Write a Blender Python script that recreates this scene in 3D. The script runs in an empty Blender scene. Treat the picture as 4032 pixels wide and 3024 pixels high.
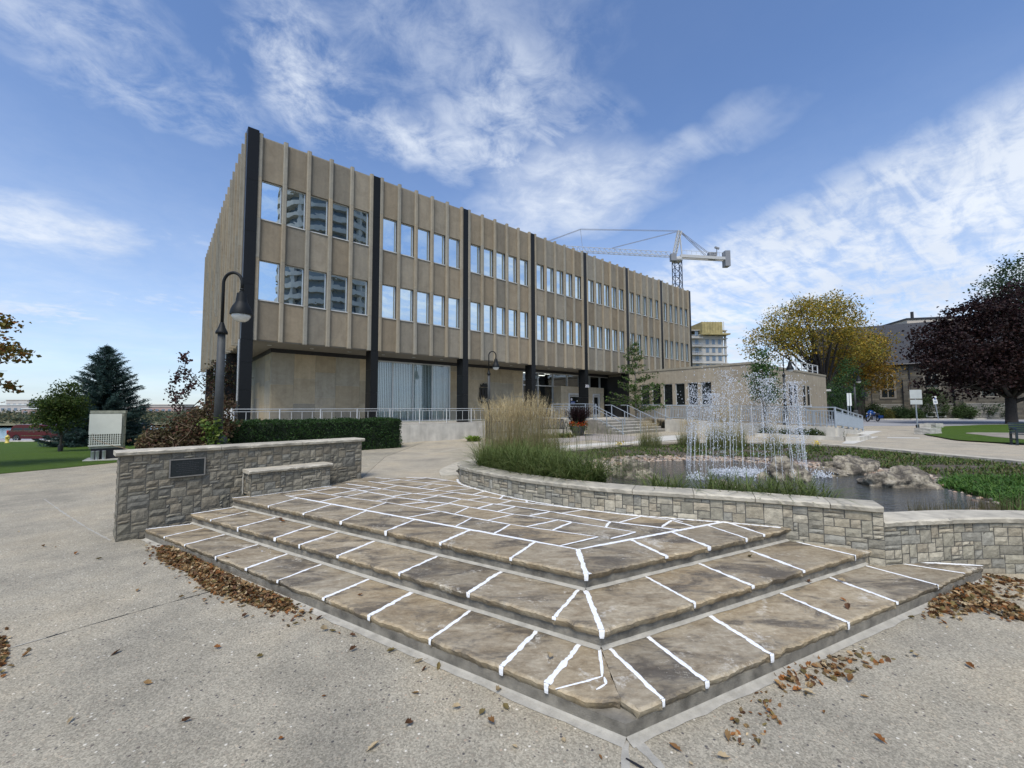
import bpy, bmesh, math, random
import numpy as np
from mathutils import Vector, Matrix, noise as mnoise
from mathutils.geometry import tessellate_polygon
random.seed(7); RNG = np.random.default_rng(7)
scn = bpy.context.scene
COL = scn.collection

# ---------------------------------------------------------------- camera
PITCH, ROLL, FPX, H = .060, -.004, 1652., 1.55
_cp, _sp, _c, _s = math.cos(PITCH), math.sin(PITCH), math.cos(ROLL), math.sin(ROLL)
_r, _f, _u = Vector((1,0,0)), Vector((0,_cp,_sp)), Vector((0,-_sp,_cp))
AX, AU, AF = _c*_r+_s*_u, -_s*_r+_c*_u, _f
cam_d = bpy.data.cameras.new('camera'); cam = bpy.data.objects.new('camera', cam_d); COL.objects.link(cam)
cam_d.sensor_width = 36; cam_d.lens = 36*FPX/4032; cam_d.clip_end = 6000; cam_d.clip_start = .05
cam.matrix_world = Matrix(((AX.x,AU.x,-AF.x,0),(AX.y,AU.y,-AF.y,0),(AX.z,AU.z,-AF.z,H),(0,0,0,1)))
scn.camera = cam
def ray(x, y):
    "direction towards a point given in the 2212 wide survey of the site"
    return AX*((x*1.8228-2016)/FPX) - AU*((y*1.8228-1512)/FPX) + AF
def G(x, y, z=0.):
    d = ray(x, y); t = (z-H)/d.z
    return Vector((d.x*t, d.y*t, z))
def AT(x, y, Y):
    d = ray(x, y); t = Y/d.y
    return Vector((d.x*t, Y, H+d.z*t))

# ---------------------------------------------------------------- sky, sun, exposure
SUN_EL, SUN_AZ = math.radians(57), math.radians(192)     # azimuth clockwise from +y
scn.view_settings.view_transform = 'Standard'; scn.view_settings.look = 'None'
scn.view_settings.exposure = 0.62; scn.view_settings.gamma = 1
W = bpy.data.worlds.new("World"); scn.world = W; W.use_nodes = True
wt = W.node_tree; wt.nodes.clear()
class NT:
    "tiny node helper"
    def __init__(s, t): s.t = t
    def n(s, typ, *ins, **kw):
        nd = s.t.nodes.new(typ)
        for k, v in kw.items(): setattr(nd, k, v)
        for i, v in enumerate(ins):
            if v is None: continue
            s.put(nd.inputs[i], v)
        return nd
    def put(s, sock, v):
        if hasattr(v, 'outputs'): v = v.outputs[0]
        if isinstance(v, bpy.types.NodeSocket): s.t.links.new(v, sock)
        else: sock.default_value = v
    def m(s, op, a, b=None, c=None): return s.n('ShaderNodeMath', a, b, c, operation=op).outputs[0]
    def ramp(s, fac, stops, interp='LINEAR'):
        nd = s.t.nodes.new('ShaderNodeValToRGB'); cr = nd.color_ramp; cr.interpolation = interp
        while len(cr.elements) < len(stops): cr.elements.new(.5)
        for e, (p, c) in zip(cr.elements, stops):
            e.position = p; e.color = (c, c, c, 1) if not hasattr(c, '__len__') else (*c[:3], 1)
        s.put(nd.inputs[0], fac); return nd.outputs[0]
    def noise(s, vec, scale, detail=4, rough=.55, dist=0., out=0):
        nd = s.t.nodes.new('ShaderNodeTexNoise')
        if vec is not None: s.put(nd.inputs['Vector'], vec)
        nd.inputs['Scale'].default_value = scale; nd.inputs['Detail'].default_value = detail
        nd.inputs['Roughness'].default_value = rough; nd.inputs['Distortion'].default_value = dist
        return nd.outputs[out]
    def mix(s, fac, a, b, blend='MIX'):
        nd = s.t.nodes.new('ShaderNodeMix'); nd.data_type = 'RGBA'; nd.blend_type = blend
        s.put(nd.inputs[0], fac)
        for k, v in ((6, a), (7, b)):
            if isinstance(v, tuple) and len(v) == 3: v = (*v, 1)
            s.put(nd.inputs[k], v)
        return nd.outputs[2]
    def smooth(s, v, a, b, lo=0., hi=1.):
        nd = s.t.nodes.new('ShaderNodeMapRange'); nd.interpolation_type = 'SMOOTHSTEP'
        for i, q in enumerate((v, a, b, lo, hi)): s.put(nd.inputs[i], q)
        return nd.outputs[0]
def cloud_uv(x, y):
    d = ray(x, y).normalized(); return (d.x/(d.z+.12), d.y/(d.z+.12))
def build_sky():
    k = NT(wt)
    out = wt.nodes.new('ShaderNodeOutputWorld'); bg = wt.nodes.new('ShaderNodeBackground')
    sky = wt.nodes.new('ShaderNodeTexSky'); sky.sky_type = 'NISHITA'; sky.sun_disc = False
    sky.sun_elevation = SUN_EL; sky.sun_rotation = SUN_AZ; sky.air_density = 1.0; sky.dust_density = .6; sky.ozone_density = 1.6
    tc = wt.nodes.new('ShaderNodeTexCoord')
    sep = k.n('ShaderNodeSeparateXYZ', tc.outputs['Generated'])
    zc = k.m('MAXIMUM', sep.outputs[2], 0.); den = k.m('ADD', zc, .12)
    p = k.n('ShaderNodeCombineXYZ', k.m('DIVIDE', sep.outputs[0], den), k.m('DIVIDE', sep.outputs[1], den), 0.).outputs[0]
    n_w = k.noise(p, 1.6, 7, .62, .5)
    n_f = k.noise(p, 8.5, 9, .66, .45)
    # ripples of the high cloud bank, drawn out along one bearing
    mp = k.n('ShaderNodeMapping', p, vector_type='TEXTURE'); mp.inputs[2].default_value = (0,0,math.radians(38)); mp.inputs[3].default_value = (2.2,.62,1)
    n_s = k.noise(mp.outputs[0], 6.0, 8, .62, .6)
    warp = k.n('ShaderNodeVectorMath', k.n('ShaderNodeVectorMath', k.noise(p, 2.2, 4, .6, out=1), (.5,.5,.5), operation='SUBTRACT').outputs[0], (.55,.55,0), operation='MULTIPLY').outputs[0]
    pw = k.n('ShaderNodeVectorMath', p, warp, operation='ADD').outputs[0]
    def blob(a, b, width, soft=1.0):
        "soft streak from survey point a to survey point b"
        (x0,y0),(x1,y1) = cloud_uv(*a), cloud_uv(*b)
        L = math.hypot(x1-x0, y1-y0)/2
        g = k.n('ShaderNodeMapping', pw, vector_type='TEXTURE')
        g.inputs[1].default_value = ((x0+x1)/2,(y0+y1)/2,0); g.inputs[2].default_value = (0,0,math.atan2(y1-y0,x1-x0)); g.inputs[3].default_value = (L+width*.6,width,1)
        ln = k.n('ShaderNodeVectorMath', g.outputs[0], operation='LENGTH').outputs['Value']
        return k.smooth(ln, 1.0, .1, 0., soft)
    fine = k.smooth(k.m('ADD', k.m('MULTIPLY', n_w, .55), k.m('MULTIPLY', n_f, .45)), .37, .63)
    rip = k.smooth(k.m('ADD', k.m('MULTIPLY', n_s, .6), k.m('MULTIPLY', n_f, .4)), .36, .62)
    # cloud bank over the right hand side
    (ax,ay),(bx,by) = cloud_uv(1500,505), cloud_uv(2212,120)
    nx, ny = (by-ay), -(bx-ax); L = math.hypot(nx, ny); nx, ny = nx/L, ny/L
    (qx,qy) = cloud_uv(2100,450)
    if (qx-ax)*nx+(qy-ay)*ny < 0: nx, ny = -nx, -ny
    pb = k.n('ShaderNodeVectorMath', p, k.n('ShaderNodeVectorMath', warp, (.25,.25,0), operation='MULTIPLY').outputs[0], operation='ADD').outputs[0]
    dl = k.n('ShaderNodeVectorMath', pb, (nx,ny,0), operation='DOT_PRODUCT').outputs['Value']
    dist = k.m('SUBTRACT', dl, ax*nx+ay*ny)
    bank = k.m('MULTIPLY', k.smooth(dist, -.05, .26), k.m('ADD', .36, k.m('MULTIPLY', rip, .66)))
    tot = bank
    for a, b, w_, s_, tex in (((560,-60),(740,330),.22,1.0,fine),((760,200),(1010,420),.22,.9,fine),((120,120),(520,330),.20,.62,fine),((950,40),(1150,330),.30,.8,fine),((820,250),(1180,420),.30,.9,fine),((620,40),(1260,130),.30,.50,fine),((900,330),(1330,300),.25,.55,rip),
                              ((1080,430),(1420,430),.42,1.0,k.m('ADD',.45,k.m('MULTIPLY',fine,.5))),((1200,480),(1740,235),.17,.62,k.m('ADD',.35,k.m('MULTIPLY',rip,.5))),
                              ((-30,450),(250,540),.50,1.0,k.m('ADD',.5,k.m('MULTIPLY',fine,.5))),((240,620),(430,690),.7,.8,fine),((-60,650),(160,700),.7,.9,fine),
                              ((0,20),(330,60),.24,.55,fine),((330,150),(600,330),.2,.6,fine),((300,470),(430,560),.5,.45,fine)):
        tot = k.m('MAXIMUM', tot, k.m('MULTIPLY', blob(a, b, w_, s_), tex))
    # thin veil everywhere, thicker to the horizon
    veil = k.smooth(sep.outputs[2], .60, .02, .03, .52)
    veil = k.m('MULTIPLY', veil, k.m('ADD', .72, k.m('MULTIPLY', fine, .3)))
    # scattered cloud behind the viewer, which the glass mirrors
    back = k.m('MULTIPLY', k.smooth(sep.outputs[1], .05, -.4), k.m('MULTIPLY', fine, .55))
    tot = k.m('MAXIMUM', k.m('MAXIMUM', tot, veil), back)
    tot = k.m('MINIMUM', tot, .97)
    shade = k.noise(p, 1.1, 3, .5)
    cl = k.ramp(shade, ((.35,(.64,.72,.86)),(.62,(.82,.88,.97))))
    skyc = k.n('ShaderNodeVectorMath', sky.outputs[0], (SKY_G*.82,SKY_G*.97,SKY_G*1.18), operation='MULTIPLY').outputs[0]
    cloudc = k.n('ShaderNodeVectorMath', cl, (CLOUD_G,)*3, operation='MULTIPLY').outputs[0]
    c = k.mix(tot, skyc, cloudc)
    k.put(bg.inputs[0], c); bg.inputs[1].default_value = SKY_STRENGTH
    wt.links.new(bg.outputs[0], out.inputs[0])
SKY_STRENGTH, SKY_G, CLOUD_G = .10, 1.04, 6.9
build_sky()
sd = bpy.data.lights.new('sun', 'SUN'); sd.energy = 2.3; sd.angle = math.radians(24); sd.color = (1,.95,.87)
sun = bpy.data.objects.new('sun', sd); COL.objects.link(sun)
_sv = Vector((math.sin(SUN_AZ)*math.cos(SUN_EL), math.cos(SUN_AZ)*math.cos(SUN_EL), math.sin(SUN_EL)))
sun.rotation_euler = _sv.to_track_quat('Z', 'Y').to_euler()

# ---------------------------------------------------------------- object helpers
def tag(o, label=None, cat=None, group=None, kind=None):
    if label: o['label'] = label
    if cat: o['category'] = cat
    if group: o['group'] = group
    if kind: o['kind'] = kind
    return o
def empty(name, loc=(0,0,0), rz=0., label=None, cat=None, group=None):
    o = bpy.data.objects.new(name, None); COL.objects.link(o); o.location = loc; o.rotation_euler = (0,0,rz)
    o.empty_display_size = .2
    return tag(o, label, cat, group)
def copy_tree(o, parent=None, loc=None, rz=None, **t):
    c = o.copy(); COL.objects.link(c)
    if parent is not None: c.parent = parent
    if loc is not None: c.location = loc
    if rz is not None: c.rotation_euler.z = rz
    for ch in o.children: copy_tree(ch, c)
    if t: tag(c, **t)
    return c
class MB:
    "collects shapes into one mesh"
    def __init__(s): s.v=[]; s.f=[]; s.c=[]; s.n=0; s.cur=(1,1,1); s.tf=None
    def add(s, vs, fs, col=None):
        vs = np.asarray(vs, float)
        s.v.append(vs); b = s.n; s.n += len(vs)
        s.f.extend([tuple(i+b for i in f) for f in fs])
        s.c.append(np.tile(np.asarray(col if col is not None else s.cur, float)[:3], (len(vs),1)) if col is None or np.ndim(col)==1 else np.asarray(col, float))
    def box(s, lo, hi, col=None, rz=0., piv=None, taper=0.):
        x0,y0,z0 = lo; x1,y1,z1 = hi; t = taper
        v = np.array([(x0,y0,z0),(x1,y0,z0),(x1,y1,z0),(x0,y1,z0),(x0+t,y0+t,z1),(x1-t,y0+t,z1),(x1-t,y1-t,z1),(x0+t,y1-t,z1)])
        if rz:
            p = np.array(piv if piv is not None else ((x0+x1)/2,(y0+y1)/2)); c_, s_ = math.cos(rz), math.sin(rz)
            q = v[:,:2]-p; v[:,:2] = np.c_[q[:,0]*c_-q[:,1]*s_, q[:,0]*s_+q[:,1]*c_]+p
        s.add(v, [(0,3,2,1),(4,5,6,7),(0,1,5,4),(1,2,6,5),(2,3,7,6),(3,0,4,7)], col)
    def cbox(s, c, size, col=None, rz=0.): s.box([c[i]-size[i]/2 for i in range(3)], [c[i]+size[i]/2 for i in range(3)], col, rz)
    def bar(s, a, b, w, h=None, col=None):
        "square bar from a to b"
        a, b = Vector(a), Vector(b); h = h or w; d = (b-a).normalized()
        up = Vector((0,0,1)) if abs(d.z) < .95 else Vector((1,0,0))
        sx = d.cross(up).normalized()*(w/2); sy = sx.cross(d).normalized()*(h/2)
        v = [p+e for p in (a,b) for e in (-sx-sy, sx-sy, sx+sy, -sx+sy)]
        s.add([tuple(q) for q in v], [(0,1,2,3),(7,6,5,4),(0,4,5,1),(1,5,6,2),(2,6,7,3),(3,7,4,0)], col)
    def tube(s, pts, rad, n=8, col=None, cap=True):
        pts = [Vector(p) for p in pts]
        if not hasattr(rad, '__len__'): rad = [rad]*len(pts)
        v=[]; prev=None
        for i, p in enumerate(pts):
            d = (pts[min(i+1,len(pts)-1)]-pts[max(i-1,0)]).normalized()
            if prev is None:
                up = Vector((0,0,1)) if abs(d.z) < .9 else Vector((1,0,0)); x = d.cross(up).normalized()
            else: x = (prev-d*prev.dot(d)).normalized()
            prev = x; y = d.cross(x)
            v += [tuple(p+x*(rad[i]*math.cos(2*math.pi*k/n))+y*(rad[i]*math.sin(2*math.pi*k/n))) for k in range(n)]
        f = [(i*n+k, i*n+(k+1)%n, (i+1)*n+(k+1)%n, (i+1)*n+k) for i in range(len(pts)-1) for k in range(n)]
        if cap: f += [tuple(range(n))[::-1], tuple(range((len(pts)-1)*n, len(pts)*n))]
        s.add(v, f, col)
    def lathe(s, prof, c=(0,0,0), n=20, col=None):
        v = [(c[0]+r*math.cos(2*math.pi*k/n), c[1]+r*math.sin(2*math.pi*k/n), c[2]+z) for r, z in prof for k in range(n)]
        f = [(i*n+k, i*n+(k+1)%n, (i+1)*n+(k+1)%n, (i+1)*n+k) for i in range(len(prof)-1) for k in range(n)]
        f += [tuple(range(n))[::-1], tuple(range((len(prof)-1)*n, len(prof)*n))]
        s.add(v, f, col)
    def prism(s, poly, z0, z1, col=None):
        n = len(poly)
        a = sum(poly[i][0]*poly[(i+1)%n][1]-poly[(i+1)%n][0]*poly[i][1] for i in range(n))
        if a < 0: poly = poly[::-1]
        v = [(p[0],p[1],z0) for p in poly]+[(p[0],p[1],z1) for p in poly]
        s.add(v, [tuple(range(n))[::-1], tuple(range(n,2*n))]+[(i,(i+1)%n,n+(i+1)%n,n+i) for i in range(n)], col)
    def extrude(s, prof, axis, a, b, col=None):
        "profile (p,q) swept along x or y"
        n = len(prof)
        mk = (lambda t,p,q: (t,p,q)) if axis=='x' else (lambda t,p,q: (p,t,q))
        s.add([mk(a,*p) for p in prof]+[mk(b,*p) for p in prof], [tuple(range(n)), tuple(range(n,2*n))[::-1]]+[(i,n+i,n+(i+1)%n,(i+1)%n) for i in range(n)], col)
    def quads(s, V, cols):
        "V (n,4,3), cols (n,3)"
        V = np.asarray(V); n = len(V); b = s.n
        s.v.append(V.reshape(-1,3)); s.n += 4*n; s.c.append(np.repeat(np.asarray(cols),4,0))
        s.f.extend([(b+4*i,b+4*i+1,b+4*i+2,b+4*i+3) for i in range(n)])
    def build(s, name, mat, parent=None, smooth=False, loc=None, fixn=False, **t):
        me = bpy.data.meshes.new(name)
        V = np.vstack(s.v) if s.v else np.zeros((0,3))
        me.from_pydata(V.tolist(), [], s.f); 
        at = me.color_attributes.new('Col', 'FLOAT_COLOR', 'POINT')
        C = np.ones((len(V),4)); C[:,:3] = np.vstack(s.c); at.data.foreach_set('color', C.ravel())
        if fixn:
            bm = bmesh.new(); bm.from_mesh(me); bmesh.ops.recalc_face_normals(bm, faces=bm.faces); bm.to_mesh(me); bm.free()
        if smooth: me.polygons.foreach_set('use_smooth', [True]*len(me.polygons))
        me.materials.append(mat); me.update()
        o = bpy.data.objects.new(name, me); COL.objects.link(o)
        if parent is not None: o.parent = parent
        if loc is not None: o.location = loc
        tag(o, **t)
        return o
def smooth_angle(o, deg=35):
    me = o.data; me.polygons.foreach_set('use_smooth', [True]*len(me.polygons))
    bm = bmesh.new(); bm.from_mesh(me)
    for e in bm.edges:
        if len(e.link_faces)==2: e.smooth = e.calc_face_angle(0) < math.radians(deg)
    bm.to_mesh(me); bm.free(); return o
def text_mesh(body, size, depth, mat, parent, name='lettering'):
    cu = bpy.data.curves.new(name, 'FONT'); cu.body = body; cu.size = size; cu.extrude = depth; cu.align_x = 'CENTER'; cu.align_y = 'CENTER'
    t = bpy.data.objects.new(name, cu); COL.objects.link(t)
    dg = bpy.context.evaluated_depsgraph_get(); me = bpy.data.meshes.new_from_object(t.evaluated_get(dg))
    bpy.data.objects.remove(t); me.materials.clear(); me.materials.append(mat)
    o = bpy.data.objects.new(name, me); COL.objects.link(o); o.parent = parent
    return o
def sstep(a, b, x):
    t = min(1, max(0, (x-a)/(b-a))); return t*t*(3-2*t)
# ---------------------------------------------------------------- materials
def new_mat(name):
    m = bpy.data.materials.new(name); m.use_nodes = True; t = m.node_tree; t.nodes.clear()
    o = t.nodes.new('ShaderNodeOutputMaterial'); b = t.nodes.new('ShaderNodeBsdfPrincipled'); t.links.new(b.outputs[0], o.inputs[0])
    return m, NT(t), b, o
def P(name, col, rough=.6, metal=0., var=.12, scale=6., bump=.0, bscale=40., attr=False, coord='Object', spec=.5, rnd=0., streak=None):
    "plain surface: colour (times vertex tint), soft mottling, fine bump"
    m, k, b, o = new_mat(name)
    tc = k.t.nodes.new('ShaderNodeTexCoord'); v = tc.outputs[coord] if coord != 'World' else k.t.nodes.new('ShaderNodeNewGeometry').outputs['Position']
    c = (*col, 1)
    if attr:
        a = k.t.nodes.new('ShaderNodeAttribute'); a.attribute_name = 'Col'; c = k.mix(1., c, a.outputs['Color'], 'MULTIPLY')
    if var:
        n = k.noise(v, scale, 6, .6)
        c = k.mix(1., c, k.ramp(n, ((.25,1-var*1.6),(.75,1+var))), 'MULTIPLY')
    if streak:
        mp = k.n('ShaderNodeMapping', v); mp.inputs[3].default_value = streak
        c = k.mix(1., c, k.ramp(k.noise(mp.outputs[0], 1., 5, .65), ((.3,.72),(.7,1.1))), 'MULTIPLY')
    if rnd:
        oi = k.t.nodes.new('ShaderNodeObjectInfo'); c = k.mix(1., c, k.ramp(oi.outputs['Random'], ((0,1-rnd),(1,1+rnd))), 'MULTIPLY')
    k.put(b.inputs['Base Color'], c); b.inputs['Roughness'].default_value = rough; b.inputs['Metallic'].default_value = metal
    b.inputs['Specular IOR Level'].default_value = spec
    if bump:
        bp = k.t.nodes.new('ShaderNodeBump'); bp.inputs['Strength'].default_value = bump; bp.inputs['Distance'].default_value = .02
        k.put(bp.inputs['Height'], k.noise(v, bscale, 6, .65)); k.t.links.new(bp.outputs[0], b.inputs['Normal'])
    return m
def leaf_mat(name, trans=.3, rough=.6):
    m, k, b, o = new_mat(name)
    a = k.t.nodes.new('ShaderNodeAttribute'); a.attribute_name = 'Col'
    k.put(b.inputs['Base Color'], a.outputs['Color']); b.inputs['Roughness'].default_value = rough; b.inputs['Specular IOR Level'].default_value = .25
    tr = k.n('ShaderNodeBsdfTranslucent', a.outputs['Color']); mx = k.n('ShaderNodeMixShader', trans, b, tr)
    k.t.links.new(mx.outputs[0], o.inputs[0]); return m
M = {}
def aggregate(name, base, peb=46., strength=1., bumpk=.5):
    m, k, b, o = new_mat(name)
    pos = k.t.nodes.new('ShaderNodeNewGeometry').outputs['Position']
    def vor(sc):
        n = k.t.nodes.new('ShaderNodeTexVoronoi'); k.put(n.inputs['Vector'], pos); n.inputs['Scale'].default_value = sc; return n
    v1 = vor(peb); v2 = vor(peb*2.3)
    sp = k.n('ShaderNodeSeparateColor', v1.outputs['Color']); sp2 = k.n('ShaderNodeSeparateColor', v2.outputs['Color'])
    grey = k.ramp(sp.outputs[0], ((0,(.12,.115,.12)),(.05,(.17,.15,.14)),(.09,(.33,.30,.26)),(.55,(.40,.37,.32)),(.8,(.48,.43,.36)),(.93,(.44,.36,.30)),(.955,(.72,.70,.66)),(1,(.85,.84,.80))), 'CONSTANT')
    matrix = k.ramp(sp2.outputs[1], ((0,(.26,.245,.21)),(.5,(.36,.34,.295)),(1,(.48,.45,.39))))
    near = k.smooth(v1.outputs['Distance'], .42, .30)
    pick = k.m('MULTIPLY', near, k.m('GREATER_THAN', sp.outputs[1], .42))
    c = k.mix(k.m('MULTIPLY', pick, strength), matrix, grey)
    st = k.noise(pos, .55, 6, .62); st2 = k.noise(pos, 2.7, 5, .6)
    c = k.mix(1., c, k.ramp(st, ((.30,(.68,.69,.71)),(.48,(.97,.97,.97)),(.70,(1.14,1.09,1.02)))), 'MULTIPLY')
    c = k.mix(1., c, k.ramp(st2, ((.3,.88),(.7,1.08))), 'MULTIPLY')
    c = k.mix(1., c, (*base,1), 'MULTIPLY')
    k.put(b.inputs['Base Color'], c); b.inputs['Roughness'].default_value = .85; b.inputs['Specular IOR Level'].default_value = .3
    bp = k.t.nodes.new('ShaderNodeBump'); bp.inputs['Strength'].default_value = bumpk; bp.inputs['Distance'].default_value = .006
    k.put(bp.inputs['Height'], k.m('ADD', near, k.noise(pos, 160, 3, .6))); k.t.links.new(bp.outputs[0], b.inputs['Normal'])
    return m
def boulder_mat():
    m, k, b, o = new_mat('limestone_boulder')
    v = k.t.nodes.new('ShaderNodeTexCoord').outputs['Object']; oi = k.t.nodes.new('ShaderNodeObjectInfo')
    n1 = k.noise(v, 4, 8, .68, .8); n2 = k.noise(v, 16, 6, .7, .4)
    vo = k.t.nodes.new('ShaderNodeTexVoronoi'); k.put(vo.inputs['Vector'], v); vo.inputs['Scale'].default_value = 11
    c = k.ramp(n1, ((.34,(.05,.043,.035)),(.47,(.15,.13,.10)),(.57,(.36,.315,.235)),(.72,(.52,.47,.37))))
    pit = k.smooth(k.m('ADD', vo.outputs['Distance'], k.m('MULTIPLY', n2, .5)), .27, .42)
    c = k.mix(pit, (.05,.043,.035,1), c)
    k.put(b.inputs['Base Color'], c); b.inputs['Roughness'].default_value = .85
    bp = k.t.nodes.new('ShaderNodeBump'); bp.inputs['Strength'].default_value = 1.; bp.inputs['Distance'].default_value = .05
    k.put(bp.inputs['Height'], k.m('ADD', k.m('MULTIPLY', pit, .6), k.m('ADD', n1, n2))); k.t.links.new(bp.outputs[0], b.inputs['Normal'])
    return m
M['aggregate'] = aggregate('exposed_aggregate', (.93,.89,.79), 40.)
M['plaza'] = aggregate('plaza_aggregate', (1.04,.98,.87), 60, .6, .3)
def flag_mat():
    m, k, b, o = new_mat('flagstone')
    pos = k.t.nodes.new('ShaderNodeNewGeometry').outputs['Position']
    oi = k.t.nodes.new('ShaderNodeObjectInfo')
    off = k.n('ShaderNodeVectorMath', pos, k.n('ShaderNodeCombineXYZ', k.m('MULTIPLY', oi.outputs['Random'], 37.), k.m('MULTIPLY', oi.outputs['Random'], 91.), 0.).outputs[0], operation='ADD').outputs[0]
    mp = k.n('ShaderNodeMapping', off); mp.inputs[2].default_value = (0,0,-.5); mp.inputs[3].default_value = (1.,2.2,1.)
    n1 = k.noise(mp.outputs[0], 1.15, 7, .62, .8); n2 = k.noise(mp.outputs[0], 3.6, 7, .66, .6); n3 = k.noise(off, 28, 5, .65)
    n4 = k.noise(mp.outputs[0], 9, 8, .7, 1.2)
    c = k.ramp(k.m('ADD', k.m('MULTIPLY', n2, .6), k.m('MULTIPLY', n4, .4)), ((.30,(.15,.114,.074)),(.43,(.262,.214,.146)),(.55,(.36,.31,.228)),(.68,(.48,.43,.335))))
    tint = k.ramp(oi.outputs['Random'], ((0,(.78,.79,.80)),(.35,(1.04,.97,.86)),(.7,(.95,.95,.95)),(1,(1.16,1.11,1.02))))
    c = k.mix(1., c, tint, 'MULTIPLY')
    stain = k.smooth(k.m('ADD', k.m('MULTIPLY', n1, .72), k.m('MULTIPLY', n4, .28)), .48, .60)
    c = k.mix(k.m('MULTIPLY', stain, .80), c, (.075,.064,.052))
    pale = k.smooth(k.m('ADD', k.m('MULTIPLY', k.noise(off, 1.6, 6, .7, 1.2), .7), k.m('MULTIPLY', n3, .3)), .56, .66)
    c = k.mix(k.m('MULTIPLY', pale, .60), c, (.60,.57,.50))
    cl_ = k.n('ShaderNodeMath', k.m('SUBTRACT', k.m('FRACT', k.m('MULTIPLY', n1, 9.)), .5), operation='ABSOLUTE').outputs[0]
    line = k.m('MULTIPLY', k.smooth(cl_, .035, .0), k.smooth(k.noise(off, 2.4, 3, .5), .50, .62))
    c = k.mix(k.m('MULTIPLY', line, .55), c, (.62,.57,.47))
    c = k.mix(1., c, k.ramp(n3, ((.3,.80),(.7,1.12))), 'MULTIPLY')
    at_ = k.t.nodes.new('ShaderNodeAttribute'); at_.attribute_name = 'Col'; c = k.mix(1., c, at_.outputs['Color'], 'MULTIPLY')
    k.put(b.inputs['Base Color'], c); b.inputs['Roughness'].default_value = .62; b.inputs['Specular IOR Level'].default_value = .35
    bp = k.t.nodes.new('ShaderNodeBump'); bp.inputs['Strength'].default_value = .55; bp.inputs['Distance'].default_value = .02
    k.put(bp.inputs['Height'], k.m('ADD', k.m('ADD', k.m('MULTIPLY', n2, .8), k.m('MULTIPLY', n4, .6)), k.m('ADD', k.m('MULTIPLY', n3, .25), k.m('MULTIPLY', line, -.3)))); k.t.links.new(bp.outputs[0], b.inputs['Normal'])
    return m
M['flag'] = flag_mat()
M['lip'] = P('flagstone_edge', (.36,.31,.24), .8, var=.35, scale=9, bump=.6, bscale=30)
M['ashlar'] = P('ashlar_stone', (1,1,1), .85, var=.22, scale=14, bump=.7, bscale=34, attr=True)
M['coping'] = P('coping_stone', (.46,.42,.335), .75, var=.22, scale=5, bump=.5, bscale=22, rnd=.12)
M['sealant'] = P('white_sealant', (.86,.87,.88), .45, var=.06, scale=20, bump=.4, bscale=40)
M['riser'] = P('step_concrete', (.235,.215,.175), .9, var=.45, scale=6, bump=.6, bscale=120)
M['grout'] = P('cement_fillet', (.38,.36,.31), .9, var=.2, scale=8, bump=.4, bscale=50)
M['concrete'] = P('pale_concrete', (.56,.53,.46), .85, var=.16, scale=2.2, bump=.15, bscale=50, streak=(1.5,1.5,.25))
M['concrete2'] = P('old_concrete', (.42,.39,.34), .85, var=.2, scale=2., bump=.2, bscale=50)
M['asphalt'] = P('road_surface', (.30,.30,.31), .85, var=.15, scale=.6, bump=.2, bscale=80, coord='World')
M['lighter'] = P('pale_paving', (.55,.53,.47), .85, var=.12, scale=1.2, bump=.15, bscale=60, coord='World')
M['darker'] = P('brown_paving', (.33,.295,.26), .85, var=.12, scale=1.2, bump=.15, bscale=60, coord='World')
def stone_panel(name, col, sw=.5):
    m, k, b, o = new_mat(name)
    tc = k.t.nodes.new('ShaderNodeTexCoord'); oi = k.t.nodes.new('ShaderNodeObjectInfo'); a = k.t.nodes.new('ShaderNodeAttribute'); a.attribute_name = 'Col'
    n1 = k.noise(tc.outputs['Object'], 1.3, 8, .62, 1.4); n2 = k.noise(tc.outputs['Object'], 9, 6, .65, .5)
    c = k.mix(1., (*col,1), a.outputs['Color'], 'MULTIPLY')
    c = k.mix(1., c, k.ramp(n1, ((.3,(.84,.82,.80)),(.55,(1,1,1)),(.75,(1.12,1.08,1.02)))), 'MULTIPLY')
    c = k.mix(1., c, k.ramp(n2, ((.3,.92),(.7,1.06))), 'MULTIPLY')
    mp = k.n('ShaderNodeMapping', tc.outputs['Object']); mp.inputs[3].default_value = (5,5,.35)
    c = k.mix(1., c, k.ramp(k.noise(mp.outputs[0], 1., 4, .6), ((.25,.86),(.6,1.03))), 'MULTIPLY')
    k.put(b.inputs['Base Color'], c); b.inputs['Roughness'].default_value = .75; b.inputs['Specular IOR Level'].default_value = .3
    bp = k.t.nodes.new('ShaderNodeBump'); bp.inputs['Strength'].default_value = .15; bp.inputs['Distance'].default_value = .01
    k.put(bp.inputs['Height'], n2); k.t.links.new(bp.outputs[0], b.inputs['Normal'])
    return m
M['panel'] = stone_panel('limestone_panel', (.252,.222,.170))
M['fin'] = stone_panel('limestone_fin', (.295,.268,.212))
M['wallstone'] = stone_panel('ground_floor_limestone', (.42,.375,.29))
M['annexstone'] = stone_panel('annex_limestone', (.325,.290,.230))
M['granite'] = P('black_granite', (.011,.012,.013), .33, var=.25, scale=60, spec=.22)
M['soffit'] = P('soffit_board', (.22,.20,.165), .8, var=.1)
M['band'] = P('dark_fascia', (.02,.02,.022), .5, var=0)
M['alu'] = P('aluminium', (.62,.63,.62), .35, metal=.6, var=.05)
M['whitemetal'] = P('white_metal', (.50,.51,.50), .45, var=.06, scale=12)
M['greymetal'] = P('grey_galvanised', (.36,.41,.46), .42, metal=.35, var=.1, scale=8)
M['bronze'] = P('dark_bronze', (.035,.033,.03), .45, metal=.5, var=.3, scale=20, bump=.2)
M['plaque'] = P('plaque_metal', (.022,.028,.03), .4, metal=.4, var=.2, scale=30)
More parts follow.
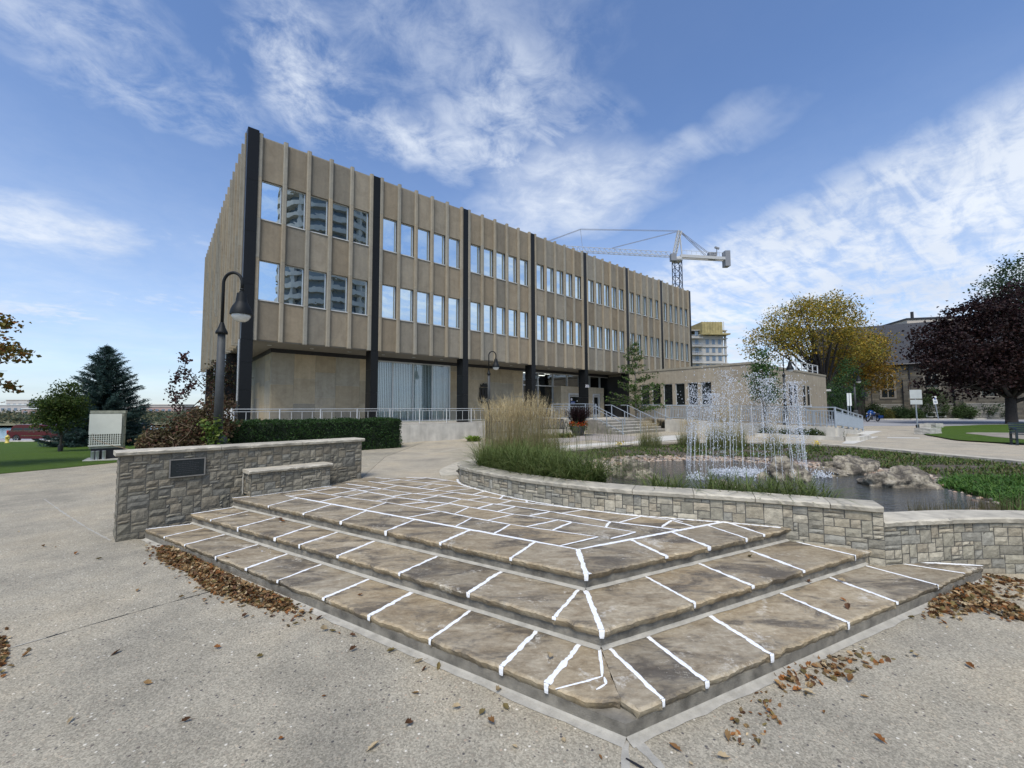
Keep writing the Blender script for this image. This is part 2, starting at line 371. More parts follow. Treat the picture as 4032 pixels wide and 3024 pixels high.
M['plaquerim'] = P('plaque_rim', (.26,.25,.23), .4, metal=.5, var=.1)
M['lamp'] = P('lamp_paint', (.010,.012,.013), .55, var=.15, scale=14, spec=.22)
M['pole'] = P('lamp_column', (.045,.050,.052), .65, var=.2, scale=9)
M['lens'] = P('lamp_lens', (.62,.63,.60), .15, var=.06)
M['black'] = P('black_paint', (.02,.02,.022), .45, var=.1)
M['rubber'] = P('tyre_rubber', (.018,.018,.018), .8, var=.1)
M['chrome'] = P('chrome', (.75,.76,.78), .12, metal=1., var=.03)
M['maroon'] = P('maroon_paint', (.075,.008,.014), .22, var=.03, spec=.6)
M['blackcar'] = P('black_car_paint', (.010,.010,.016), .15, var=0, spec=.6)
M['whitecar'] = P('white_car_paint', (.72,.74,.75), .25, var=0)
M['bluebike'] = P('blue_bike_paint', (.010,.055,.22), .15, var=.05, spec=.7)
M['carglass'] = P('car_glass', (.035,.045,.055), .06, var=0, spec=.8)
M['redlight'] = P('red_lamp', (.45,.02,.02), .2, var=0)
M['hydrant'] = P('yellow_paint', (.62,.48,.10), .5, var=.15)
M['cabinet'] = P('cream_cabinet', (.62,.63,.55), .45, var=.06, scale=3)
M['cabinetside'] = P('dark_cabinet', (.30,.31,.24), .55, var=.25, scale=5, streak=(6,6,.6))  # darker, greener body behind the cream front panel, with vertical streaks
M['dark'] = P('dark_recess', (.012,.012,.014), .6, var=0)
M['barrel'] = P('bright_steel', (.62,.65,.70), .3, metal=.7, var=.12, scale=10, streak=(14,14,.3))
M['signwhite'] = P('sign_white', (.70,.72,.70), .4, var=.05)
M['signback'] = P('sign_back', (.60,.62,.60), .38, metal=.4, var=.08, scale=3)
M['signblue'] = P('sign_blue', (.04,.09,.30), .4, var=0)
M['letter'] = P('white_lettering', (.75,.75,.78), .4, var=0)
M['blind'] = P('blind_fabric', (.88,.92,.90), .7, var=.04, scale=3)
M['interior'] = P('room_interior', (.04,.042,.042), .9, var=.2, scale=.8)
M['slate'] = P('slate_roof', (.030,.032,.037), .6, var=.25, scale=3, bump=.4, bscale=8, streak=(.3,.3,5))
M['beige'] = P('beige_render', (.48,.43,.37), .8, var=.08)
M['bark'] = P('bark', (.085,.068,.052), .9, var=.35, scale=9, bump=.8, bscale=30, streak=(14,14,2))
M['barkdark'] = P('dark_bark', (.040,.034,.030), .9, var=.3, scale=9, bump=.8, bscale=30)
M['barkpale'] = P('pale_bark', (.20,.18,.15), .9, var=.25, scale=9, bump=.5, bscale=30)
M['leaf'] = leaf_mat('leaves', .28)
M['drygrass'] = leaf_mat('grass_blades', .30)
M['deadleaf'] = leaf_mat('dead_leaves', .15, .75)
M['soil'] = P('soil', (.10,.08,.06), .95, var=.35, scale=4, bump=.6, bscale=40, coord='World')
M['dirt'] = P('bare_earth', (.26,.23,.185), .95, var=.25, scale=2, bump=.4, bscale=40, coord='World')
M['boulder'] = boulder_mat()
M['cobble'] = P('river_cobble', (.25,.215,.18), .5, var=.2, scale=12, rnd=.45, attr=True)
M['block'] = P('cut_stone', (.44,.42,.37), .85, var=.2, scale=4, bump=.6, bscale=14)
M['crane'] = P('crane_white', (.48,.48,.47), .5, var=.08)
M['mast'] = P('crane_mast', (.025,.035,.06), .5, var=.1)
M['cable'] = P('steel_cable', (.22,.23,.26), .5, var=0)
M['ballast'] = P('ballast', (.22,.23,.25), .8, var=.1)
M['tower'] = P('precast', (.46,.44,.40), .8, var=.15, scale=.3)
M['form'] = P('formwork_ply', (.40,.33,.15), .8, var=.25, scale=.7)
M['towerglass'] = P('tower_glass', (.14,.19,.25), .12, var=.1, spec=.8)
M['pot'] = P('stone_pot', (.07,.07,.07), .7, var=.25, scale=14, bump=.4)
M['flower'] = leaf_mat('petals', .2)
def grass_mat(name, c0, c1, sc=3.):
    m, k, b, o = new_mat(name)
    pos = k.t.nodes.new('ShaderNodeNewGeometry').outputs['Position']
    n1 = k.noise(pos, .45, 6, .6); n2 = k.noise(pos, 9., 6, .7); n3 = k.noise(pos, 60., 3, .7)
    c = k.mix(n1, (*c0,1), (*c1,1)); c = k.mix(1., c, k.ramp(n2, ((.3,.72),(.7,1.25))), 'MULTIPLY'); c = k.mix(1., c, k.ramp(n3, ((.3,.6),(.7,1.3))), 'MULTIPLY')
    k.put(b.inputs['Base Color'], c); b.inputs['Roughness'].default_value = .9; b.inputs['Specular IOR Level'].default_value = .15
    bp = k.t.nodes.new('ShaderNodeBump'); bp.inputs['Strength'].default_value = .8; bp.inputs['Distance'].default_value = .05
    k.put(bp.inputs['Height'], k.m('ADD', n2, n3)); k.t.links.new(bp.outputs[0], b.inputs['Normal'])
    return m
M['lawn'] = grass_mat('mown_grass', (.050,.100,.012), (.085,.135,.018))
M['groundcover'] = grass_mat('low_groundcover', (.050,.080,.022), (.085,.105,.04))
M['farland'] = grass_mat('far_land', (.16,.17,.09), (.24,.21,.14))
def water_mat(name, col, wave, bump, rough=.04):
    m, k, b, o = new_mat(name)
    pos = k.t.nodes.new('ShaderNodeNewGeometry').outputs['Position']
    k.put(b.inputs['Base Color'], k.mix(k.noise(pos, .8, 4, .5), (*col,1), (col[0]*1.5,col[1]*1.45,col[2]*1.35,1)))
    b.inputs['Roughness'].default_value = rough; b.inputs['IOR'].default_value = 1.33; b.inputs['Specular IOR Level'].default_value = .6
    bp = k.t.nodes.new('ShaderNodeBump'); bp.inputs['Strength'].default_value = bump; bp.inputs['Distance'].default_value = .05
    mp = k.n('ShaderNodeMapping', pos); mp.inputs[3].default_value = (1,1.6,1)
    k.put(bp.inputs['Height'], k.m('ADD', k.noise(mp.outputs[0], wave, 5, .6, .6), k.m('MULTIPLY', k.noise(pos, wave*4, 3, .6), .3))); k.t.links.new(bp.outputs[0], b.inputs['Normal'])
    return m
M['pond'] = water_mat('pond_water', (.035,.036,.032), 5., .6)
M['river'] = water_mat('river_water', (.08,.17,.22), .6, .2, .15)
def foam_mat():
    m, k, b, o = new_mat('falling_water')
    b.inputs['Base Color'].default_value = (.84,.86,.88,1); b.inputs['Roughness'].default_value = .12; b.inputs['Specular IOR Level'].default_value = .8
    tr = k.n('ShaderNodeBsdfTranslucent', (.85,.9,.97,1)); mx = k.n('ShaderNodeMixShader', .45, b, tr); k.t.links.new(mx.outputs[0], o.inputs[0])
    return m
M['foam'] = foam_mat()
def stream_mat():
    m, k, b, o = new_mat('thin_water')
    b.inputs['Base Color'].default_value = (.85,.89,.93,1); b.inputs['Roughness'].default_value = .1; b.inputs['Alpha'].default_value = .38
    return m
M['stream'] = stream_mat()
def window_mat(name, tint, amount=.8, rough=.01, wob=.0):
    m, k, b, o = new_mat(name)
    g = k.n('ShaderNodeBsdfGlossy', (*tint,1)); g.inputs['Roughness'].default_value = rough
    b.inputs['Base Color'].default_value = (.02,.024,.026,1); b.inputs['Roughness'].default_value = .3
    lw = k.n('ShaderNodeLayerWeight', .35)
    mx = k.n('ShaderNodeMixShader', k.smooth(lw.outputs['Facing'], 0., 1., amount, 1.), b, g); k.t.links.new(mx.outputs[0], o.inputs[0])
    if wob:
        tc = k.t.nodes.new('ShaderNodeTexCoord'); bp = k.t.nodes.new('ShaderNodeBump'); bp.inputs['Strength'].default_value = wob; bp.inputs['Distance'].default_value = .02
        k.put(bp.inputs['Height'], k.noise(tc.outputs['Object'], 2.0, 2, .5)); k.t.links.new(bp.outputs[0], g.inputs['Normal'])
    return m
M['window'] = window_mat('coated_glass', (.74,.87,.95), .84, .004, .05)
M['darkglass'] = P('dark_glass', (.012,.015,.016), .05, var=0, spec=.55)
def clear_glass():
    m, k, b, o = new_mat('clear_glass')
    t = k.n('ShaderNodeBsdfTransparent', (.88,.95,.95,1)); g = k.n('ShaderNodeBsdfGlossy', (.9,.95,1,1)); g.inputs['Roughness'].default_value = .01
    mx = k.n('ShaderNodeMixShader', k.m('MINIMUM', k.m('ADD', k.n('ShaderNodeFresnel', 1.6), .10), 1.), t, g); k.t.links.new(mx.outputs[0], o.inputs[0]); return m
M['clear'] = clear_glass()
M['railpanel'] = P('mesh_panel', (.30,.34,.38), .5, metal=.3, var=.1)
# ---------------------------------------------------------------- terrain and paving
LOW = -.51
def hg(x, y):
    e = (x+6.5)*.786+(y-7)*.618
    if x > -3.4 or (y < 6.9 and x > -6.4 and False): return 0.
    w = 1-sstep(0, 3.2, e)
    z = LOW*w - w*.0385*max(0, min(y, 58)-17)
    if y > 58: z -= w*min(5, (y-58)*.25)
    return z
def sheet(name, polys, hf, off, mat, step=1.0, kind='structure', smooth=True, parent=None):
    "paved or planted sheet that follows the ground; polys = outline followed by holes"
    loops = [[Vector((p[0],p[1],0)) for p in q] for q in polys]
    tris = tessellate_polygon(loops); flat = [p for q in loops for p in q]
    bm = bmesh.new(); vs = [bm.verts.new(p) for p in flat]
    for t in tris:
        try: bm.faces.new([vs[i] for i in t])
        except ValueError: pass
    if step:
        xs = [p.x for p in flat]; ys = [p.y for p in flat]
        for ax, lo, hi in ((0,min(xs),max(xs)),(1,min(ys),max(ys))):
            q = math.floor(lo/step)*step+step
            while q < hi:
                no = (1,0,0) if ax==0 else (0,1,0); co = (q,0,0) if ax==0 else (0,q,0)
                bmesh.ops.bisect_plane(bm, geom=bm.verts[:]+bm.edges[:]+bm.faces[:], plane_co=co, plane_no=no); q += step
    for v in bm.verts: v.co.z = hf(v.co.x, v.co.y)+off
    bmesh.ops.recalc_face_normals(bm, faces=bm.faces)
    for f in bm.faces:
        if f.normal.z < 0: f.normal_flip()
    me = bpy.data.meshes.new(name); bm.to_mesh(me); bm.free()
    if smooth: me.polygons.foreach_set('use_smooth', [True]*len(me.polygons))
    me.materials.append(mat); o = bpy.data.objects.new(name, me); COL.objects.link(o)
    if parent: o.parent = parent
    if kind: o['kind'] = kind
    return o
def smooth_line(pts, n=6, closed=False):
    "Catmull-Rom through the points"
    P_ = [Vector((p[0],p[1])) for p in pts]; out = []; N = len(P_)
    for i in range(N if closed else N-1):
        a = P_[(i-1)%N] if closed or i>0 else P_[i]; b = P_[i]; c = P_[(i+1)%N]; d = P_[(i+2)%N] if closed or i+2<N else c
        for k in range(n):
            t = k/n; out.append(.5*((2*b)+(c-a)*t+(2*a-5*b+4*c-d)*t*t+(3*b-a-3*c+d)*t*t*t))
    if not closed: out.append(P_[-1])
    return [(p.x,p.y) for p in out]
def px(pts, z=0., ox=0., oy=0., sc=1.): return [tuple(G((ox+p[0]*sc),(oy+p[1]*sc), z).xy) for p in pts]
def z7(pts, z=0.): return [tuple(G((3200+.3761*a)/1.8228,(1450+.3761*b)/1.8228, z).xy) for a, b in pts]
# one ground sheet to the horizon
def ground_sheet():
    xs = sorted(set([-3000,-1500,-700,-400,-250,-180,-140,-110]+list(range(-96,80,4))+[90,120,160,220,300,500,900,1800,3000]+[-7,-6,26,27]))
    ys = sorted(set([-3000,-1200,-500,-200,-100,-50,-30]+list(range(-20,100,4))+[110,130,160,200,260,400,700,1200,2000,3500]+[-16,21.0,22]))
    def h(x, y):
        if -6.5 < x < 26.5 and -16 < y < 21.5: return -1.3
        if y < 10: return -1.3
        if -112 < x < -4 and y < 38: return hg(x, y)-.6
        z = hg(x, y) if x < -3.4 else 0.
        if x < -2 and y > 62:                                   # the river bed
            zr = -7 if y < 190 else -3.2+min(3.0, (y-190)*.03)
            return zr if (x+6.5)*.786+(y-7)*.618 < -6 or True and x < -30 else min(z, -.05)
        return z-.05
    vs = [(x,y,h(x,y)) for y in ys for x in xs]; n = len(xs)
    fs = [(j*n+i, j*n+i+1, (j+1)*n+i+1, (j+1)*n+i) for j in range(len(ys)-1) for i in range(n-1)]
    b = MB(); b.add(vs, fs); b.build('ground', M['farland'], smooth=False, kind='structure')
ground_sheet()
# --- key lines of the terrace (world metres)
T1 = [(-5.86,6.83),(0.70,2.72),(5.62,5.14)]
T2 = [(-5.36,7.11),(0.69,3.38),(4.56,5.30)]
T3 = [(-4.97,7.55),(0.69,4.05),(3.63,5.55)]
PW = smooth_line([(-1.17,9.75),(-1.14,9.2),(-.88,8.6),(-.06,7.59),(.7,6.92),(1.36,6.48),(1.97,6.19),(2.55,5.98),(3.09,5.78),(3.63,5.53),(4.45,5.12)], 5)   # face of the planter wall
PW2 = smooth_line([(4.45,5.16),(5.2,5.27),(5.9,5.34),(6.5,5.30),(7.6,5.22),(9.4,5.2)], 5)
WALL_A, WALL_B = Vector((-6.22,6.71)), Vector((-3.43,9.63))
POND_BACK = smooth_line([(-1.3,9.85),(-1.45,11.0),(-.9,12.8),(1.0,15.1),(3.67,17.3),(6.0,18.8),(8.41,19.5),(10.6,19.4),(12.2,18.7),(13.5,16.9),(14.0,14.3),(14.3,11.8),(14.6,9.4),(14.0,7.2),(12.0,5.9),(9.5,5.35)], 5)
hole = POND_BACK + [(p[0],p[1]+.12) for p in PW2[::-1][1:]] + [(p[0]+.10,p[1]+.12) for p in PW[::-1][:-1]]
# lower paving in the foreground and to the left of the stone wall
LAWN_EDGE = [(-24,-3),(-16.84,13.94),(-16.23,15.22),(-15.75,16.76),(-15.4,20.5)]
def h_low(x, y):
    if x > -3.4 and y < 9: return LOW
    # camera side of the wall line stays low
    d = WALL_B-WALL_A; s = d.x*(y-WALL_A.y)-d.y*(x-WALL_A.x)
    if s < 0 and y < 9.6: return LOW
    return hg(x, y)
sheet('pavement', [[(-24,-14),(26,-14),(26,5.4),(9.4,5.3),(6.6,5.38),(5.2,5.36),(3.6,5.2),(.7,3.4),(-5.2,7.1),(-6.1,6.86),(-3.43,9.63),(-4.2,14),(-4.2,20.9),(-9.2,15.8),(-12.0,18.6),(-14.6,21.8)]+LAWN_EDGE[::-1]], h_low, 0., M['aggregate'], .5)
lawn_l = [(-24,-3)]+LAWN_EDGE[1:-1]+[(-15.4,20.5),(-14.4,21.6),(-23,32),(-28,41.2),(-66,41.2),(-110,38),(-110,-3)]
sheet('lawn', [lawn_l], hg, .012, M['lawn'], 1.0)
sheet('road', [[(-110,41.6),(-29.7,41.6),(-24,34.5),(-19.5,37.5),(-30,52),(-110,54)]], hg, .0, M['asphalt'], 2.0)
bk = MB(); bk.v=[]; 
kp = [(-110,38.3),(-66,41.3),(-30,41.3)]
for a, b_ in zip(kp, kp[1:]):
    n = 12
    for i in range(n):
        p = Vector(a).lerp(Vector(b_), i/n); q = Vector(a).lerp(Vector(b_), (i+1)/n)
        bk.bar((p.x,p.y,hg(p.x,p.y)+.02),(q.x,q.y,hg(q.x,q.y)+.02),.3,.22)
bk.build('kerb', M['concrete'], kind='structure')
# upper plaza with the pond left out
plaza_out = [(-3.43,9.63),(-3.66,9.2),(-1.12,9.2),(-1.2,9.6)]+POND_BACK+[(26,5.5),(60,8),(60,37),(29,37.5),(22,39.5),(9.0,34.0),(-9.0,20.5),(-4.2,20.9),(-4.2,14)]
sheet('plaza', [plaza_out], lambda x,y: 0., -.006, M['plaza'], 0)
def zn(pts, ox, oy, sc, z=0.): return [tuple(G((ox+a*sc)/1.8228,(oy+b*sc)/1.8228, z).xy) for a, b in pts]
sheet('paving', [zn([(830,905),(1300,880),(1420,872),(1750,905),(1690,950),(1460,960),(1300,940),(840,985)],1800,1350,.407)], lambda x,y:0., .004, M['darker'], 0)
sheet('paving', [zn([(815,1010),(1400,968),(1700,958),(2000,900),(2212,890),(2212,930),(1950,955),(1650,990),(1300,1005),(815,1055)],1800,1350,.407)], lambda x,y:0., .006, M['lighter'], 0)
sheet('paving', [z7([(340,705),(510,655),(730,657),(560,705)])], lambda x,y:0., .004, M['lighter'], 0)
sheet('paving', [z7([(300,790),(420,715),(690,716),(430,792)])], lambda x,y:0., .004, M['lighter'], 0)
sheet('paving', [z7([(780,722),(1120,727),(1120,736),(780,731)])], lambda x,y:0., .005, M['lighter'], 0)
def strip(name, pts, w, z, mat, wob=.3, hf=None):
    b = MB(); V=[]; F=[]; pts = [Vector(p) for p in pts]; L=[]
    for i, p in enumerate(pts[:-1]):
        q = pts[i+1]; n = max(2, int((q-p).length/.12))
        L += [p.lerp(q, k/n) for k in range(n)]
    L.append(pts[-1])
    for i, p in enumerate(L):
        d = (L[min(i+1,len(L)-1)]-L[max(i-1,0)]).normalized(); nn = Vector((-d.y,d.x))*w/2
        j = 1+wob*(random.random()-.5)*2
        zz = z if hf is None else hf(p.x,p.y)+z
        V += [(p.x+nn.x*j,p.y+nn.y*j,zz),(p.x-nn.x*j,p.y-nn.y*j,zz)]
    F = [(2*i,2*i+1,2*i+3,2*i+2) for i in range(len(L)-1)]
    b.add(V,F); return b.build(name, mat, kind='structure')
# control joints of the slab and the cement bead around the foot of the steps
lowpx = lambda pts: [G(x,y,LOW).xy for x,y in pts]
strip('paving_joint', lowpx([(95,1078),(140,1110),(190,1142),(243,1170)]), .03, .004, M['grout'], .6, h_low)
strip('paving_joint', lowpx([(-20,1412),(100,1378)]), .014, .004, M['grout'], .5, h_low)
strip('paving_joint', lowpx([(100,1378),(210,1346),(330,1312),(455,1278)]), .010, .004, M['dark'], .9, h_low)
strip('paving_joint', lowpx([(1350,1600),(1351,1640),(1352,1700)]), .045, .004, M['grout'], .4, h_low)
strip('paving_joint', lowpx([(1365,1592),(1390,1618),(1420,1650),(1450,1680)]), .05, .004, M['grout'], .5, h_low)
strip('paving_joint', lowpx([(1352,1640),(1400,1668)]), .010, .006, M['dark'], .9, h_low)
strip('paving_joint', [G(780,985).xy,G(900,960).xy,G(1000,940).xy], .02, .004, M['darker'], .3)
strip('paving_joint', [G(1030,962).xy,G(890,988).xy], .02, .005, M['lighter'], .3)
# right hand lawn, worn patch, road and church verge
lawn_r = smooth_line(z7([(1140,640),(1125,668),(1180,700),(1300,722),(1500,757),(1800,778),(2230,803),(2700,825)]),4)+z7([(2700,590),(2230,590),(1800,597),(1400,612),(1230,628)])
sheet('lawn', [lawn_r], lambda x,y:.03, .02, M['lawn'], 0)
sheet('soil', [smooth_line(z7([(1600,690),(1700,682),(2000,684),(2300,690),(2300,755),(2100,745),(1900,728),(1730,705)]),4,True)], lambda x,y:.03, .028, M['dirt'], 0)
sheet('road', [[(20,40.0),(28.5,36.2),(60,35.0),(140,34),(140,54),(10,54.5)]], lambda x,y:0., .004, M['asphalt'], 0)
sheet('verge', [[(10,54.5),(140,54),(140,80),(10,80)]], lambda x,y:.1, .0, M['groundcover'], 0)
bk = MB(); bk.box((10,54.3,0),(140,54.55,.13)); bk.build('kerb', M['concrete'], kind='structure')
# ---------------------------------------------------------------- pond bowl
PC = Vector((5.7,10.6))
WATER = smooth_line([(1.7,9.0),(2.2,11.2),(3.6,13.2),(5.2,14.1),(7.2,13.8),(8.7,12.5),(9.3,11.0),(9.3,9.3),(8.8,8.0),(7.6,7.0),(6.2,6.5),(4.6,6.6),(3.0,7.3)],6,True)
def in_poly(x, y, poly):
    c = False; n = len(poly)
    for i in range(n):
        x0,y0 = poly[i]; x1,y1 = poly[(i+1)%n]
        if (y0>y)!=(y1>y) and x < (x1-x0)*(y-y0)/(y1-y0)+x0: c = not c
    return c
def d_poly(x, y, poly):
    p = Vector((x,y)); best = 9e9
    for i in range(len(poly)):
        a = Vector(poly[i]); b = Vector(poly[(i+1)%len(poly)]); ab = b-a
        t = max(0,min(1,(p-a).dot(ab)/max(ab.length_squared,1e-9))); best = min(best,(p-a-ab*t).length)
    return best
WZ = -.17
def hb(x, y):
    "garden bed: falls from just under the rim to the water, then the bowl"
    dw = d_poly(x,y,WATER)
    if in_poly(x,y,WATER): return WZ-.02-.35*sstep(0,.9,dw)
    dr = d_poly(x,y,hole)
    t = dw/(dw+dr+1e-6)
    return WZ-.02 + (.13)*sstep(0,1,t*1.2) + .03*mnoise.noise(Vector((x*1.3,y*1.3,0)))
sheet('soil', [hole], hb, 0., M['soil'], .5)
sheet('pond', [WATER], lambda x,y: WZ, 0., M['pond'], 0)
# pale rim slabs of the far side of the pond, flush with the plaza
rb = MB(); random.seed(3)
L = POND_BACK; i = 0
acc = [Vector(p) for p in L]
def rim(L, w, t, name, label, ztop=.03, n=26):
    ln = [0]
    for a, b in zip(L, L[1:]): ln.append(ln[-1]+(Vector(b)-Vector(a)).length)
    def at(s):
        for i in range(len(L)-1):
            if s <= ln[i+1] or i==len(L)-2:
                q = (s-ln[i])/(ln[i+1]-ln[i]); p = Vector(L[i]).lerp(Vector(L[i+1]), q); d = (Vector(L[i+1])-Vector(L[i])).normalized(); return p, d
    return ln[-1], at
Ltot, rat = rim(POND_BACK, .4, .08, '', '')
root = empty('pond_rim', (POND_BACK[0][0],POND_BACK[0][1],0), 0, 'low flat stone rim curving round the far side of the pond', 'stone rim')
s = 0.
while s < Ltot-.2:
    w = random.uniform(.7,1.3); e = min(Ltot, s+w-.015)
    V=[]; K=6
    for j in range(K+1):
        p, d = rat(s+(e-s)*j/K); n = Vector((d.y,-d.x))          # towards the pond
        if (PC-p).dot(n) < 0: n = -n
        jo = random.uniform(-.02,.03)
        a = p+n*(.06+jo); c = p-n*.36
        V.append((a.x,a.y,c.x,c.y))
    zt = .035+random.uniform(-.006,.006)
    vs=[]; 
    for (ax_,ay_,cx_,cy_) in V: vs += [(ax_,ay_,zt),(cx_,cy_,zt),(cx_,cy_,-.02),(ax_+random.uniform(-.01,.01),ay_,-.045)]
    fs=[(0,1,2,3),(4*K+3,4*K+2,4*K+1,4*K)]
    for j in range(K):
        for q in range(4): fs.append((4*j+q,4*j+4+q,4*j+4+(q+1)%4,4*j+(q+1)%4))
    b = MB(); b.add([(x-root.location.x,y-root.location.y,z) for x,y,z in vs], fs); b.build('rim_stone', M['coping'], root, fixn=True)
    s += w
b = MB(); V=[]; 
for p in POND_BACK:
    p = Vector(p); V += [(p.x-root.location.x,p.y-root.location.y,-.03),(p.x-root.location.x,p.y-root.location.y,-.3)]
b.add(V,[(2*i,2*i+1,2*i+3,2*i+2) for i in range(len(POND_BACK)-1)]); b.build('rim_base', M['riser'], root)

# ---------------------------------------------------------------- masonry
STONES = [(.186,.171,.130),(.215,.195,.149),(.165,.153,.120),(.20,.176,.129),(.248,.224,.172),(.176,.168,.140),(.212,.185,.137)]
TONE = 1.
def ashlar_rects(L, H, u=.05, big=5):
    nx, nz = max(1,round(L/u)), max(1,round(H/u)); g = np.zeros((nz,nx),bool); out=[]
    sizes = [(3,1),(4,1),(5,1),(2,1),(3,2),(4,2),(2,2),(5,2),(3,3),(4,3),(2,3),(6,2)]+([(5,4),(4,4)] if big>4 else [])
    wts = [1.0,1.2,.7,.6,2.2,2,1.2,1.2,1.4,1.0,.7,.5]+([.35,.35] if big>4 else [])
    for z in range(nz):
        for x in range(nx):
            if g[z,x]: continue
            for w,h in random.choices(sizes, wts, k=14)+[(2,1),(1,1)]:
                if x+w<=nx and z+h<=nz and not g[z:z+h,x:x+w].any():
                    if x+w<nx and x+w+1>=nx and w<4 and not g[z:z+h,x:x+w+1].any(): w += 1
                    break
            g[z:z+h,x:x+w]=True; out.append((x*L/nx,z*H/nz,(x+w)*L/nx,(z+h)*H/nz))
    return out
def masonry(mb, L, H, f, u=.062, mortar=(.115,.108,.09), bulge=.013, marks=None):
    "f(u,v,d) -> world point at distance u along, height v, d out of the face"
    K = max(1,int(L/.25)); vs=[]; 
    for i in range(K+1): vs += [f(L*i/K,0,0), f(L*i/K,H,0)]
    mb.add(vs, [(2*i,2*i+2,2*i+3,2*i+1) for i in range(K)], mortar)
    for (a,b,c,d) in ashlar_rects(L,H,u):
        gp = .0055; a+=gp; c-=gp; b+=gp*.9; d-=gp*.9
        if marks and random.random()<marks[1]: col = np.array(marks[0])
        else: col = np.array(random.choice(STONES))*random.uniform(.82,1.16)*TONE
        nx = max(2,int((c-a)/.05)); nz = max(2,int((d-b)/.05)); sd_ = random.uniform(0,99); base = bulge*random.uniform(.7,1.4)
        vs=[]; jx = [random.uniform(-.004,.004) for _ in range(4)]
        for j in range(nz+1):
            for i in range(nx+1):
                uu = a+(c-a)*i/nx; vv = b+(d-b)*j/nz; edge = i in (0,nx) or j in (0,nz)
                dd = .003 if edge else base+.008*mnoise.noise(Vector((uu*16+sd_,vv*16,sd_)))+.006*mnoise.noise(Vector((uu*45+sd_,vv*45,sd_)))
                if edge: uu += random.uniform(-.003,.003); vv += random.uniform(-.003,.003)
                vs.append(f(uu,vv,dd))
        # skirt vertices tucked behind the mortar
        mb.add(vs, [(j*(nx+1)+i, j*(nx+1)+i+1, (j+1)*(nx+1)+i+1, (j+1)*(nx+1)+i) for j in range(nz) for i in range(nx)], col)
def coping_run(root, line, w_in, w_out, z0, z1, lens, name='coping_stone', mat=None, zfun=None):
    "rough-edged cap stones along a line; out = right hand side of travel"
    Lt, at = rim(line,0,0,'',''); s = 0.; k = 0
    while s < Lt-.05:
        w = random.uniform(*lens)
        if Lt-(s+w) < lens[0]*.6: w = Lt-s
        K = max(3,int(w/.05)); rows=[]; sd_ = random.uniform(0,50)
        for j in range(K+1):
            p, d = at(min(Lt, s+.004+(w-.008)*j/K)); n = Vector((d.y,-d.x)); q = s+w*j/K
            e1 = .012*mnoise.noise(Vector((q*9,sd_,0)))+.006*mnoise.noise(Vector((q*31,sd_,3))); e2 = .016*mnoise.noise(Vector((q*11,sd_,7)))+.007*mnoise.noise(Vector((q*37,sd_,3)))
            zz0, zz1 = (z0, z1) if zfun is None else (z0+zfun(p), z1+zfun(p))
            t = zz1+.004*mnoise.noise(Vector((q*5,sd_,1)))
            o0 = p+n*(w_out-.012+e1); o1 = p+n*(w_out+.006+e2); o2 = p+n*(w_out-.004-e1); i0 = p-n*w_in
            rows.append([(i0.x,i0.y,zz0),(i0.x,i0.y,t),(o0.x,o0.y,t),(o1.x,o1.y,t-.018+e1),(o2.x,o2.y,zz0+.012),(o2.x-n.x*.03,o2.y-n.y*.03,zz0)])
        vs = [(x-root.location.x,y-root.location.y,z-root.location.z) for r in rows for x,y,z in r]; m_ = 6
        fs = [(j*m_+q,(j+1)*m_+q,(j+1)*m_+(q+1)%m_,j*m_+(q+1)%m_) for j in range(K) for q in range(m_)]+[tuple(range(m_)),tuple(range(K*m_,K*m_+m_))[::-1]]
        b = MB(); b.add(vs,fs); b.build(name, mat or M['coping'], root, fixn=True)
        s += w
# planter wall (upper run, then the lower run that steps down to the right)
random.seed(11)
TONE = 1.7
def planter(line, ztop, zbot, name, label, seed, zf=None):
    random.seed(seed)
    root = empty(name, (line[len(line)//2][0],line[len(line)//2][1],0), 0, label, 'garden wall')
    Lt, at = rim(line,0,0,'',''); R0 = root.location
    def f(u,v,d):
        p, t = at(min(max(u,0),Lt)); n = Vector((t.y,-t.x)); q = p+n*d
        return (q.x-R0.x, q.y-R0.y, zbot+v)
    mb = MB(); masonry(mb, Lt, ztop-.075-zbot, f, .054)
    # back and core of the wall
    K = 40; vs=[]
    for i in range(K+1):
        p, t = at(Lt*i/K); n = Vector((t.y,-t.x)); q = p-n*.30
        vs += [(q.x-R0.x,q.y-R0.y,-.6),(q.x-R0.x,q.y-R0.y,ztop-.05)]
    mb.add(vs,[(2*i,2*i+1,2*i+3,2*i+2) for i in range(K)],(.2,.19,.16))
    for i in (0,K):
        p, t = at(Lt*i/K); n = Vector((t.y,-t.x)); a = p; c = p-n*.30
        mb.add([(a.x-R0.x,a.y-R0.y,-.6),(c.x-R0.x,c.y-R0.y,-.6),(c.x-R0.x,c.y-R0.y,ztop-.05),(a.x-R0.x,a.y-R0.y,ztop-.05)],[(0,1,2,3)],(.27,.25,.21))
    mb.build('masonry', M['ashlar'], root)
    coping_run(root, line, .36, .045, ztop-.075, ztop, (.75,1.25))
    return root
planter(PW, .365, -.52, 'planter_wall', 'long curved grey stone wall with pale coping in front of the pond', 21)
planter(PW2, .185, -.55, 'planter_wall', 'lower stone wall at far right stepping down from the curved pond wall', 22)
